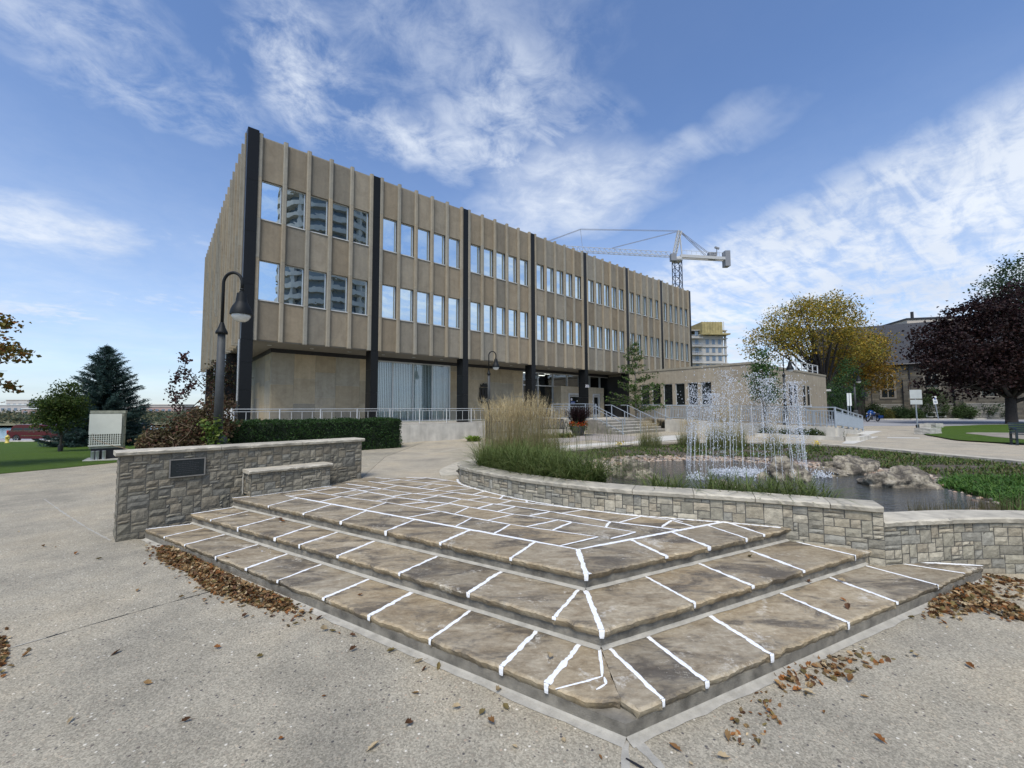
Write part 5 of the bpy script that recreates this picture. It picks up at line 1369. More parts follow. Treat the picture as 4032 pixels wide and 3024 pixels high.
# tangled red-brown bush beside the lamp post
B0 = AT(402,935,12.6); zb = hg(B0.x,12.6)
brn = [(.085,.058,.030),(.11,.075,.036),(.065,.048,.026),(.11,.050,.030),(.085,.080,.030),(.13,.10,.05)]
o_ = shrub('bush','large tangled red brown bush left of the near lamp post',(B0.x,12.6,zb),[(0,0,.85,1.02,.8,.85),(.45,0,1.25,.65,.6,.75),(.75,.2,1.7,.42,.4,.7),(-.55,0,.7,.6,.6,.8)],250,60,.12,.085,brn,cat='bush',aspect=.8,stems=14)
t = MB()
for k in range(26):
    a = RNG.uniform(-1,1,3)*np.array([.9,.6,.3])+np.array([0,-.35,.9]); pts_=[a]
    for j in range(4): pts_.append(pts_[-1]+RNG.normal(size=3)*np.array([.2,.08,.13]))
    t.tube([tuple(p) for p in pts_],[.009,.008,.007,.006,.004],4)
t.build('twig', P('dry_twig',(.23,.17,.11),.9,var=.2), o_)
shrub('bush','yellow green upright bush at the left side of the red brown bush',(B0.x-.78,12.9,zb),[(0,0,.72,.28,.4,.72)],60,50,.09,.06,[(.14,.17,.02),(.10,.14,.02),(.17,.17,.03)],cat='bush')
def blades(MBo, C, H, W_, bend, cols, tipcol=None, seg=4, lean=.25):
    "curved grass blades rooted at C (n,3)"
    n=len(C); az=RNG.uniform(0,2*math.pi,n); d=np.c_[np.cos(az),np.sin(az)]; h=H*RNG.uniform(.55,1.15,n); bd=bend*RNG.uniform(.3,1.4,n); ln=lean*RNG.normal(size=n)*.6
    cols=np.asarray(cols)[RNG.integers(0,len(cols),n)]*RNG.uniform(.75,1.25,(n,1)); w=W_*RNG.uniform(.6,1.3,n); sd=np.c_[-d[:,1],d[:,0]]
    prev=None
    for k in range(seg+1):
        t=k/seg; out=h*(ln*t+bd*t*t); z=h*(t-.35*bd*t**3); ww=w*(1-t**2.2)*.5+.0006
        p=np.c_[C[:,0]+d[:,0]*out,C[:,1]+d[:,1]*out,C[:,2]+z]; L=np.c_[p[:,0]-sd[:,0]*ww,p[:,1]-sd[:,1]*ww,p[:,2]]; R_=np.c_[p[:,0]+sd[:,0]*ww,p[:,1]+sd[:,1]*ww,p[:,2]]
        if prev is not None:
            c=cols if tipcol is None else cols*(1-t)+np.asarray(tipcol)*t
            MBo.quads(np.stack([prev[0],prev[1],R_,L],1),c)
        prev=(L,R_)
    return d,h,ln,bd
def plume(MBo, C, H, cols, bend=.10, head=.24, hw=.012):
    "flowering stems with feathery heads"
    n=len(C); az=RNG.uniform(0,2*math.pi,n); d=np.c_[np.cos(az),np.sin(az),np.zeros(n)]; h=H*RNG.uniform(.82,1.08,n); bd=bend*RNG.uniform(.1,1.6,n)
    def pt(t): return C+d*(h*bd*t*t)[:,None]+np.array([0,0,1])*(h*t)[:,None]
    prev=None; sd=np.c_[-d[:,1],d[:,0],d[:,2]]
    cs=np.asarray(cols)[RNG.integers(0,len(cols),n)]*RNG.uniform(.8,1.2,(n,1))
    f=1-head/h.mean()
    for k,t in enumerate((0,.35,.7,f)):
        p=pt(t); q=(p-sd*.0022,p+sd*.0022)
        if prev is not None: MBo.quads(np.stack([prev[0],prev[1],q[1],q[0]],1),cs*min(1,t*1.05)*.85+np.array([.07,.11,.04])*max(0,1-t*1.05)*1.1)
        prev=q
    for j in range(7):                                           # spikelets
        t=f+(1-f)*j/6.5; p=pt(t); v=unit(n); v[:,2]=np.abs(v[:,2])+3.2; v/=np.linalg.norm(v,axis=1,keepdims=True); s2=np.cross(v,unit(n)); s2/=np.linalg.norm(s2,axis=1,keepdims=True)+1e-9
        l=(head*.30*(1-.08*j)); w=hw*(1.05-.1*j); MBo.quads(np.stack([p-s2*w*.3,p+v*l*.5-s2*w*.5+s2*w,p+v*l,p+v*l*.5-s2*w*.5],1),cs)
GRN=[(.060,.105,.035),(.075,.125,.040),(.050,.090,.032),(.09,.13,.05),(.10,.13,.045)]; STRAW=[(.50,.40,.22),(.44,.34,.18),(.58,.47,.27),(.38,.30,.16),(.48,.40,.24)]
def disc(n, rx, ry): 
    r=np.sqrt(RNG.random(n)); a=RNG.uniform(0,2*math.pi,n); return np.c_[rx*r*np.cos(a),ry*r*np.sin(a),np.zeros(n)]
def feather_grass(label, base, r, n_leaf, n_st, Hl, Hs, group, head=.24, cat='ornamental grass'):
    o=empty('ornamental_grass',base,0,label,cat,group); b=MB(); blades(b,disc(n_leaf,r,r),Hl,.011,.45,GRN,(.22,.22,.08)); b.build('leaf_blade',M['drygrass'],o)
    b=MB(); plume(b,disc(n_st,r*.8,r*.8),Hs,STRAW,.17,head,.012); b.build('plume',M['drygrass'],o); return o
gz=-.1
for (x,y,Yd,r,nl_,ns,Hl,Hs,lb) in ((1075,1000,10.4,.5,800,330,1.05,1.85,'tall feather grass clump at the left of the bed with straw plumes'),
                              (1135,1000,10.8,.60,950,480,1.1,1.98,'densest tall feather grass clump with pale plumes behind the curved wall'),
                              (1105,1000,11.9,.6,700,300,1.0,1.85,'feather grass clump standing behind the two tall plumed clumps'),
                              (1178,1000,11.2,.5,700,230,1.05,1.7,'feather grass clump with thinner plumes right of the densest clump')):
    p=AT(x,y,Yd); feather_grass(lb,(p.x,p.y,gz),r,nl_,ns,Hl,Hs,'feather grass clumps left of the pond')
for (x,Yd,lb) in ((1405,17.6,'feather grass tuft left of two at the far pond edge before the stairs'),(1487,18.2,'feather grass tuft right of two at the far pond edge before the ramp')):
    p=AT(x,960,Yd); feather_grass(lb,(p.x,p.y,gz),.45,420,150,.72,1.25,'feather grass tufts at the far pond edge')
p=AT(1568,960,17.3); feather_grass('large feather grass clump seen through the fountain spray',(p.x,p.y,gz),.75,800,260,.95,1.75,None)
p=AT(1672,960,16.5); feather_grass('thin feather grass tuft right of the fountain spray',(p.x,p.y,gz),.35,120,40,.7,1.35,None)
# loose standing stems between the clump and the pond
o=empty('ornamental_grass',(1.7,9.8,gz),0,'sparse tall green stems standing before the plaza left of the water','ornamental grass'); b=MB(); Cq=disc(170,1.6,1.1); plume(b,Cq,1.35,[(.16,.17,.07),(.22,.20,.08),(.12,.15,.06)],.14,.20,.007); b.build('stem',M['drygrass'],o)
# sedge growing along the inside of the planter wall
SED=[(.045,.100,.020),(.065,.120,.028),(.035,.080,.018),(.09,.135,.035),(.16,.17,.06),(.24,.22,.10),(.12,.16,.04)]
Ltp,atp=rim(PW,0,0,'','')
def sedge(label,s0,s1,off0,off1,n,Hh,group=None,cols=SED):
    pm,_=atp((s0+s1)/2); o=empty('sedge',(pm.x,pm.y,.05),0,label,'grass clump',group); C=[]
    for k in range(n):
        p,t=atp(RNG.uniform(s0,s1)); nn=Vector((-t.y,t.x)); q=p+nn*RNG.uniform(off0,off1); C.append((q.x-pm.x,q.y-pm.y,0))
    b=MB(); blades(b,np.array(C),Hh,.017,1.05,cols,(.11,.145,.04),lean=.35); b.build('blade',M['drygrass'],o)
sedge('leafy sedge filling the left end of the curved wall bed',.3,2.3,.42,1.6,1900,.95); sedge('leafy sedge behind the curved wall next to the pale boulder',2.2,3.9,.42,1.35,1700,.85)
sedge('sedge tuft behind the wall left of the mossy boulder',5.0,5.5,.42,.9,300,.60); sedge('sedge patch behind the wall below the fountain boulder',5.75,7.3,.42,1.05,950,.62)
# reeds in the shallow water at the right
for lb,x0,y0,rx,ry,n in (('dark reeds in the water behind the lower right wall',6.6,6.35,.7,.28,420),('short reeds at the right water edge',7.9,6.7,.6,.4,300)):
    o=empty('reeds',(x0,y0,WZ-.02),0,lb,'reeds'); b=MB(); blades(b,disc(n,rx,ry),.34,.006,.12,[(.075,.085,.028),(.10,.10,.04),(.06,.07,.025)],(.14,.12,.06)); b.build('blade',M['drygrass'],o)
# low green planting between pond and rim
def cover(label,poly,n,Hh,cols,w=.03):
    q=[]; xs=[p[0] for p in poly]; ys=[p[1] for p in poly]
    while len(q)<n:
        x=random.uniform(min(xs),max(xs)); y=random.uniform(min(ys),max(ys))
        if mnoise.noise(Vector((x*.9,y*.9,3.)))+.35*mnoise.noise(Vector((x*3.1,y*3.1,1.))) < random.uniform(-.55,.1): continue
        if in_poly(x,y,poly) and in_poly(x,y,hole) and not in_poly(x,y,WATER): q.append((x,y,hb(x,y)-.01))
    q=np.array(q); b=MB(); blades(b,q,Hh,w,.9,cols,None,3,.5); o=b.build('groundcover',M['drygrass'],kind='stuff'); return o
GC=[(.060,.115,.02),(.085,.145,.028),(.045,.085,.018),(.11,.155,.035),(.12,.125,.04),(.16,.14,.06)]
cover('',[(9.5,14.2),(13.3,16.5),(14.1,11.9),(14.4,9.4),(13.8,7.4),(12,6.2),(10.2,7.4),(10.6,9.4),(10.8,11.4),(10,13.2)],8000,.13,GC)
cover('',[(-.9,12.5),(3.7,17.0),(8.4,19.2),(12.2,18.5),(13.6,16.5),(9.5,14.4),(7,15.2),(3.5,14.6),(1.2,12.6)],6500,.13,GC)
cover('',[(-1.2,9.9),(-1.3,11.2),(.8,13.5),(1.8,11.6),(1.2,8.4),(.2,8.2)],2500,.22,GC)
cover('',[(7.4,5.6),(9.4,5.5),(12.0,6.1),(12.5,9.2),(10.6,10.2),(9.4,9.4),(9.0,8.0),(7.9,6.9)],11000,.20,[(.05,.12,.02),(.07,.15,.025),(.09,.16,.03)])
# yellow flowers
for lb,x,y,Yd in (('small yellow flower beside the far pond edge left of the fountain',1339,971,16.5),('pale yellow flower beside the far pond edge right of the fountain',1763,958,16.2)):
    p=AT(x,y,Yd); o=empty('yellow_flower',(p.x,p.y,0),0,lb,'flower'); b=MB(); V,c=leaf_quads(np.array([[0,0,.22]])+RNG.normal(size=(34,3))*np.array([.08,.05,.04]),.06,[(.75,.55,.03),(.85,.65,.08)],0,.7); b.quads(V,c); b.build('petal',M['flower'],o); b=MB(); blades(b,disc(30,.08,.08),.24,.008,.3,GRN); b.build('stem',M['drygrass'],o)
# hosta by the plinth, creeper on the columns, ivy at the lamp
p=G(1023,953); o=empty('hosta',(p.x,p.y,0),0,'bright yellow green hosta plant at the foot of the plinth','plant'); b=MB(); blades(b,disc(150,.28,.25),.34,.13,1.1,[(.16,.24,.03),(.20,.28,.04),(.12,.20,.03)],None,4,.7); b.build('leaf',M['leaf'],o)
vp=B2W(-.15,5.4); o=empty('climbing_vine',(vp.x,vp.y,0),0,'dark red leaved vine climbing the side columns with loose twigs','vine')
C=np.vstack([np.array([0,0,0])+np.c_[RNG.normal(size=150)*.38,RNG.normal(size=150)*.38,RNG.uniform(.2,3.9,150)]])
pts_=np.repeat(C,26,0)+RNG.normal(size=(len(C)*26,3))*.13; V,c=leaf_quads(pts_,.10,[(.060,.030,.024),(.05,.05,.022),(.075,.045,.03),(.035,.045,.018)],.2,.85); b=MB(); b.quads(V,c)
tw=MB(); base=np.array([-.2,-.1,3.3])
def world_l(x,y,Y): q=AT(x,y,Y); return np.array([q.x-vp.x,q.y-vp.y,q.z])
for path in (((438,840),(425,828),(412,812),(399,795),(402,770),(396,768)),((399,795),(388,790),(382,805),(383,812)),((425,828),(408,835),(395,846),(388,852)),((438,832),(424,816),(415,824),(404,838)),((436,860),(410,885),(398,900)),((430,880),(400,880),(385,872),(375,855),(372,838))):
    W3=[world_l(a,c_,vp.y-.3) for a,c_ in path]; tw.tube([tuple(q) for q in W3],[.022]*len(W3),4)
    for q in W3[2:]:
        L_=np.repeat(q[None],40,0)+RNG.normal(size=(40,3))*np.array([.12,.12,.15])-np.array([0,0,.15]); V,c=leaf_quads(L_,.13,[(.055,.022,.025),(.07,.03,.03),(.04,.025,.025)],.5,.85) ; b.quads(V,c)
b2=b; b2.quads(*[np.zeros((0,4,3)),np.zeros((0,3))]) if False else None
b.build('foliage',M['leaf'],o); tw.build('twig',M['barkdark'],o)
# ---------------------------------------------------------------- pond stones
def rock_mesh(name, size, seed, sub=3, rough=.28, mat=None, flat=0.):
    bm = bmesh.new(); bmesh.ops.create_icosphere(bm, subdivisions=sub, radius=1.)
    for v in bm.verts:
        p = v.co.copy(); d = 1+rough*mnoise.noise(p*1.3+Vector((seed,0,0)))+rough*.5*mnoise.noise(p*3.1+Vector((0,seed,0)))+rough*.22*mnoise.noise(p*7+Vector((0,0,seed)))
        if rough > .2: d += -.22*abs(mnoise.noise(p*2.2+Vector((seed,seed,0))))-.10*abs(mnoise.noise(p*5.2+Vector((seed,0,seed))))
        q = p*d; v.co = Vector((q.x*size[0],q.y*size[1],max(q.z,-.4)*size[2]))
    me = bpy.data.meshes.new(name); bm.to_mesh(me); bm.free(); me.polygons.foreach_set('use_smooth',[True]*len(me.polygons))
    a = me.color_attributes.new('Col','FLOAT_COLOR','POINT'); a.data.foreach_set('color',np.ones(len(me.vertices)*4)); me.materials.append(mat or M['boulder']); return me
def boulder(label, c, size, seed, rz=0., z=None):
    o = bpy.data.objects.new('boulder', rock_mesh('boulder', size, seed, 5, .34)); COL.objects.link(o); o.location = (c[0],c[1],z if z is not None else WZ-.02); o.rotation_euler.z = rz
    tag(o, label, 'boulder', 'boulders around the pond'); return o
bp_ = lambda x,y: G(x,y,WZ)
c = bp_(1368,1030); boulder('pale humped boulder at the left pond edge behind the sedge',(c.x,c.y),(.52,.38,.50),1.3)
c = bp_(1405,1032); boulder('small smooth yellow boulder against the right side of the left humped one',(c.x,c.y-.15),(.20,.18,.16),4.1)
c = bp_(1690,1035); boulder('rounded tan boulder in front of the fountain with grass before it',(c.x,c.y),(.52,.42,.52),7.7)
c = bp_(1588,1060); boulder('low dark pitted boulder just behind the curved wall',(c.x,c.y),(.42,.30,.20),9.2)
c = bp_(1555,1050); boulder('small tan boulder left of the low pitted one behind the curved wall',(c.x,c.y),(.26,.2,.17),12.2)
c = bp_(1835,1020); boulder('long grey boulder farther out in the pond at right',(c.x,c.y),(.85,.42,.46),15.5,.15)
c = bp_(1795,1026); boulder('flat tan slab rock left of the long grey boulder',(c.x,c.y),(.55,.3,.17),18.3,.1)
c = bp_(1945,1048); boulder('broad mottled boulder nearest the right bank with a bright foot',(c.x,c.y),(.78,.46,.42),21.9,-.1)
# cobbles round the water's edge
cob = [rock_mesh('cobble',(1,.8,.55),30+i*3.3,2,.16,M['cobble']) for i in range(5)]
for i,me in enumerate(cob):
    tint = [(1,1,1),(1.2,1.1,.95),(.6,.58,.58),(1.0,.8,.66),(1.5,1.45,1.38)][i]; n=len(me.vertices); arr=np.ones((n,4)); arr[:,:3]=tint; me.color_attributes['Col'].data.foreach_set('color',arr.ravel())
random.seed(77); placed=[]
WL,wat = rim(WATER+[WATER[0]],0,0,'','')
def put_cob(x,y,r,z):
    o = bpy.data.objects.new('cobble', random.choice(cob)); COL.objects.link(o); s=r*random.uniform(.8,1.2); o.scale=(s,s*random.uniform(.75,1.1),s*random.uniform(.7,1)); o.rotation_euler=(random.uniform(-.2,.2),random.uniform(-.2,.2),random.uniform(0,6.3)); o.location=(x,y,z)
    tag(o,'rounded river cobble in the band of stones round the pond water','cobble','cobbles round the pond edge')
k=0; 
while k < 290:
    s=random.uniform(0,WL); p,d=wat(s); n=Vector((-d.y,d.x)); n = n if (p-PC).dot(n)>0 else -n
    far = p.y>10.5 or p.x>8.6
    if not far and random.random()<.75: continue
    if p.x>7.5 and p.y<9.4 and random.random()<.85: continue
    q=p+n*random.uniform(-.25,1.0 if far else .35); r=random.uniform(.05,.10)
    if not in_poly(q.x,q.y,hole) or any((q-a).length<(r+b)*.62 for a,b in placed): continue
    placed.append((q,r)); put_cob(q.x,q.y,r,hb(q.x,q.y)+.035 if not in_poly(q.x,q.y,WATER) else WZ-.01); k+=1
g = MB(); rr=random.Random(5)
ico = np.array([(p.co.x,p.co.y,p.co.z) for p in cob[0].vertices]); icf=[tuple(f.vertices) for f in rock_mesh('pebble',(1,.8,.55),50,1,.15).polygons]; icv=np.array([tuple(v.co) for v in bpy.data.meshes['pebble'].vertices]) if 'pebble' in bpy.data.meshes else ico
k=0
while k<2600:
    s=rr.uniform(0,WL); p,d=wat(s); n=Vector((-d.y,d.x)); n = n if (p-PC).dot(n)>0 else -n
    q=p+n*rr.uniform(-.35,1.15)
    if not in_poly(q.x,q.y,hole): continue
    if p.y<9.5 and rr.random()<.85: continue
    r=rr.uniform(.03,.075); a=rr.uniform(0,6.3); R_=np.array([[math.cos(a),-math.sin(a),0],[math.sin(a),math.cos(a),0],[0,0,1]]); t=rr.choice([(1,1,1),(1.25,1.12,.95),(.7,.66,.68),(1.05,.82,.66),(1.45,1.4,1.3)])
    g.add((icv*r)@R_.T+np.array([q.x,q.y,hb(q.x,q.y)+.015]), icf, t); k+=1
g.build('cobbles', M['cobble'], smooth=True, kind='stuff')
# ---------------------------------------------------------------- fountain
FC = G(1610,1022,WZ); fo_ = empty('fountain',(FC.x,FC.y,WZ),0,'fountain of falling water drops and thin jets in the pond','fountain')
oct_v = np.array([(1,0,0),(-1,0,0),(0,1,0),(0,-1,0),(0,0,1),(0,0,-1)],float); oct_f=[(0,2,4),(2,1,4),(1,3,4),(3,0,4),(2,0,5),(1,2,5),(3,1,5),(0,3,5)]
def drops(mb, Q, r):
    n=len(Q); 
    for q,s in zip(Q,r):
        sc=np.array([s*RNG.uniform(.7,1.5),s*RNG.uniform(.7,1.2),s*RNG.uniform(.9,2.6)]); mb.add(oct_v*sc+q,oct_f,(1,1,1))
RFT=1.42; d_=MB(); s_=MB(); ntw=46
for j in range(ntw):                         # each nozzle of the ring throws a jet up that breaks and drops back outside it
    a=2*math.pi*j/ntw+RNG.normal()*.03; ht=RNG.uniform(2.0,2.75); out=RNG.uniform(.95,1.03)
    base=np.array([math.cos(a),math.sin(a),0])
    # falling side
    x0=base*RFT*out
    top=x0*.86+np.array([0,0,ht])
    m=int(RNG.uniform(60,130)); zz=ht*(1-RNG.random(m)**1.35*.62); rad=RFT*out*(.86+.14*((ht-zz)/ht)**.7)
    Q=np.c_[np.cos(a)*rad,np.sin(a)*rad,zz]+RNG.normal(size=(m,3))*np.array([.055,.055,.04]); drops(d_,Q,RNG.uniform(.003,.011,m))
    zs=np.linspace(ht*RNG.uniform(.35,.8),0,9); rd=RFT*out*(.86+.14*((ht-zs)/ht)**.7); P_=np.c_[np.cos(a)*rd,np.sin(a)*rd,zs]+RNG.normal(size=(9,3))*.006
    s_.tube([tuple(p) for p in P_],[.004+.004*RNG.random() for _ in range(9)],4)
    m=16; zz=RNG.uniform(0,ht*.6,m); rad=RFT*out*(.86+.14*((ht-zz)/ht)**.7); drops(d_,np.c_[np.cos(a)*rad,np.sin(a)*rad,zz]+RNG.normal(size=(m,3))*.02,RNG.uniform(.005,.011,m))
for (ax_,ay_,ht,w,n) in ((-1.02,-.5,2.1,.19,650),(.08,-1.0,2.45,.12,480),(1.15,-.35,2.4,.17,650),(-.35,.2,2.75,.22,420),(.6,.4,2.7,.25,420)):    # thick foaming plumes
    zz=ht*(1-RNG.random(n)**1.5*.55); drops(d_,np.c_[ax_+RNG.normal(size=n)*w*(1.25-zz/ht*.6),ay_+RNG.normal(size=n)*w*.7,zz],RNG.uniform(.004,.011,n))
    n3=n//3; zz=RNG.uniform(0,ht*.5,n3); drops(d_,np.c_[ax_+RNG.normal(size=n3)*w*.6,ay_+RNG.normal(size=n3)*w*.5,zz],RNG.uniform(.004,.009,n3))
n=700; drops(d_,np.c_[RNG.uniform(-1.5,1.5,n),RNG.uniform(-1,1,n),2.1+RNG.normal(size=n)*.38],RNG.uniform(.004,.012,n))
d_.build('water_drops',M['foam'],fo_,smooth=True); s_.build('water_stream',M['stream'],fo_,smooth=True)
f=MB(); n=2200; r=np.sqrt(RNG.random(n))*1.05; a=RNG.uniform(0,6.3,n); drops(f,np.c_[r*np.cos(a),r*np.sin(a)*.62-.2,np.abs(RNG.normal(size=n))*.05],RNG.uniform(.006,.018,n))
for (cx_,cy_) in ((1.45,-.75),(-1.75,-1.0)):
    n=240; f2=np.c_[cx_+RNG.normal(size=n)*.13,cy_+RNG.normal(size=n)*.09,np.abs(RNG.normal(size=n))*.08]; drops(f,f2,RNG.uniform(.006,.016,n))
f.build('foam',M['foam'],fo_,smooth=True)
# ---------------------------------------------------------------- street lamps
def lamp_post(label, base):
    o=empty('street_lamp',base,0,label,'street lamp','swan neck street lamps')
    b=MB(); b.lathe([(.165,0),(.165,1.34),(.155,1.38),(.10,1.43)],(0,0,0),8); b.build('base',M['pole'],o)
    b=MB(); b.lathe([(.082,1.41),(.066,3.47)],(0,0,0),12); b.build('column',M['pole'],o,smooth=True)
    b=MB(); b.lathe([(.108,3.45),(.108,3.48),(.095,3.51),(.062,3.58),(.04,3.66),(.033,3.68)],(0,0,0),16); b.build('collar',M['lamp'],o,smooth=True)
    pts=[(0,0,3.64),(0,0,4.40)]+[(.19-.19*math.cos(t),0,4.48+.22*math.sin(t)) for t in np.linspace(.1,math.pi,16)]+[(.38,0,4.36)]
    b=MB(); b.tube(pts,[.030]*len(pts),10); b.build('swan_neck',M['lamp'],o,smooth=True)
    b=MB(); b.lathe([(.032,0),(.042,-.02),(.03,-.045),(.045,-.055),(.048,-.09),(.085,-.10),(.09,-.12),(.105,-.27),(.115,-.30),(.155,-.36),(.185,-.43),(.198,-.50),(.200,-.535),(.17,-.54)],(.38,0,4.37),22); h=b.build('lamp_shade',M['lamp'],o,smooth=True); smooth_angle(h,40)
    b=MB(); b.lathe([(.172,-.538),(.162,-.58),(.13,-.635),(.08,-.67),(.0,-.68)],(.38,0,4.37),20); b.build('lens',M['lens'],o,smooth=True)
    return o
q=AT(472,900,8.5); L1=lamp_post('near dark street lamp rising behind the plaque wall',(q.x,8.5,-.40)); sc=(AT(467,586,8.5).z+.40)/4.73; L1.scale=(sc,sc,sc)
for lb,x,Yd,top in (('dark street lamp behind the tall feather grass before the coat of arms',1056,22,758),('dark street lamp behind the fountain spray beside the annex roof railing',1697,24,766),('dark street lamp at the end of the ramp near the motorcycle',1849,34,801)):
    q=AT(x,900,Yd); c_=copy_tree(L1,loc=(q.x,Yd,0),label=lb); s2=AT(x,top,Yd).z/4.73; c_.scale=(s2,s2,s2)
ivp=AT(492,930,8.7); o=empty('ivy',(ivp.x-.02,8.42,-.4),0,'green ivy climbing the foot of the near lamp post','ivy'); C=np.c_[RNG.normal(size=70)*.13,RNG.normal(size=70)*.08-.1,RNG.uniform(0,1.75,70)]; C[:,0]*=(1.6-.55*C[:,2]); pts_=np.repeat(C,16,0)+RNG.normal(size=(70*16,3))*.06; V,cc_=leaf_quads(pts_,.07,[(.09,.14,.02),(.06,.11,.02),(.13,.16,.03)],.3,.9); b=MB(); b.quads(V,cc_); b.build('leaf',M['leaf'],o)
b=MB(); b.tube([(0,-.05,0),(.03,-.1,.8),(-.02,-.08,1.7)],[.012,.01,.005],5); b.build('stem',M['bark'],o)
# ---------------------------------------------------------------- utility cabinet and cans
cY=17.6; c0=AT(190,975,cY); zc=hg(c0.x,cY); o=empty('utility_cabinet',(c0.x,cY,zc),math.radians(38),'tall cream utility cabinet with a perforated grid panel on the lawn','cabinet')
cw=1.06; ct=AT(190,887,cY).z-zc; w=cw
b=MB(); b.box((-.12,-.25,-.25),(w+.30,1.1,.05)); b.build('base_slab',M['concrete'],o)
b=MB(); b.box((.08,.02,.05),(w+.02,.85,.50)); b.build('plinth',M['dark'],o)
b=MB(); b.box((.02,.0,.50),(w,.88,ct-.12)); b.box((0,-.02,ct-.12),(w+.03,.90,ct)); b.build('body',M['cabinetside'],o)
b=MB(); gz0,gz1=.66,1.10; b.box((0,-.10,gz1),(w-.06,-.05,ct-.14)); b.box((0,-.10,.60),(w-.06,-.05,gz0)); nx,nz=13,5
for i in range(nx+1):
    x=.04+(w-.14)*i/nx; b.box((x-.012,-.10,gz0),(x+.012,-.05,gz1))
for j in range(1,nz):
    z=gz0+(gz1-gz0)*j/nz; b.box((.0,-.098,z-.010),(w-.06,-.052,z+.010))
b.build('perforated_panel',M['cabinet'],o)
b=MB()
for z in (.62,1.0,1.35): b.box((w,.2,z),(w+.012,.26,z+.05)); b.box((w,.7,z),(w+.012,.76,z+.05))
b.build('bolt',M['dark'],o)
for i,x in enumerate((.16,.30,.50)):
    c2=Vector((c0.x,cY,zc))+Vector((math.cos(.663)*x+math.sin(.663)*.14,math.sin(.663)*x-math.cos(.663)*.14,.05))
    b=MB(); b.lathe([(.062,0),(.062,.32),(.065,.325),(.065,.36),(.057,.365)],(0,0,0),16); t=b.build('metal_canister',M['barrel'],loc=tuple(c2),smooth=True); smooth_angle(t); tag(t,['leftmost of three bright metal canisters before the cabinet','middle one of three bright metal canisters before the cabinet','rightmost of three bright metal canisters before the cabinet'][i],'canister','metal canisters before the cabinet')
# ---------------------------------------------------------------- vehicles
def wheel(parent, x, y, r, w, rimcol):
    s=1 if y>0 else -1
    b=MB(); v=[(r*.62,-w/2),(r*.93,-w/2),(r,-w*.3),(r,w*.3),(r*.93,w/2),(r*.62,w/2)]; n=22
    vs=[(a*math.cos(2*math.pi*k/n),t,a*math.sin(2*math.pi*k/n)) for a,t in v for k in range(n)]; f=[(i*n+k,i*n+(k+1)%n,((i+1)%6)*n+(k+1)%n,((i+1)%6)*n+k) for i in range(6) for k in range(n)]
    b.add(vs,f); tw_=b.build('wheel',M['rubber'],parent,loc=(x,y,r),smooth=True,fixn=True)
    b=MB(); 
    for k in range(6):
        a=2*math.pi*k/6; b.bar((.03*math.cos(a),s*w*.30,.03*math.sin(a)),(r*.6*math.cos(a),s*w*.36,r*.6*math.sin(a)),r*.19,.03)
    vs=[(q*r*math.cos(2*math.pi*k/n),s*w*t,q*r*math.sin(2*math.pi*k/n)) for q,t in ((.64,.42),(.56,.36),(.56,.0)) for k in range(n)]; b.add(vs,[(i*n+k,i*n+(k+1)%n,(i+1)*n+(k+1)%n,(i+1)*n+k) for i in range(2) for k in range(n)])
    b.build('rim',rimcol,tw_); return tw_
def car(label, cat, loc, rz, prof, roof, W_, paint, wheels, r, glass, name='parked_car', trim=None, rimm=None, extra=None):
    """prof = lower body outline (x,z); roof = greenhouse outline; glass = side windows as outlines"""
    o=empty(name,loc,rz,label,cat); b=MB(); h=W_/2
    def loft(pr, secs):
        n=len(pr); vs=[]
        for y,sx,sz,zc_ in secs: vs+= [(p[0]*sx,y,zc_+(p[1]-zc_)*sz) for p in pr]
        b.add(vs,[(i*n+k,i*n+(k+1)%n,(i+1)*n+(k+1)%n,(i+1)*n+k) for i in range(len(secs)-1) for k in range(n)]+[tuple(range(n)),tuple(range((len(secs)-1)*n,len(secs)*n))[::-1]])
    # wheel arches are cut into the outline
    loft(prof,[(-h,.985,.95,.7),(-h+.06,1,1,.7),(h-.06,1,1,.7),(h,.985,.95,.7)])
    rz0=min(p[1] for p in roof); loft(roof,[(-h*.80,.985,.97,rz0),(-h*.74,1,1,rz0),(h*.74,1,1,rz0),(h*.80,.985,.97,rz0)])
    body=b.build('body',paint,o,fixn=True); smooth_angle(body,28)
    g=MB()
    for pl_ in glass:
        for s in (-1,1):
            n=len(pl_); y=s*(h*.80+.004); g.add([(p[0],y-s*.03*max(0,(p[1]-rz0))*.4,p[1]) for p in pl_],[tuple(range(n)) if s<0 else tuple(range(n))[::-1]])
    g.build('side_window',M['carglass'],o)
    for x in wheels:
        for s in (-1,1): wheel(o,x,s*(h-.11),r,.22,rimm or M['chrome'])
    return o
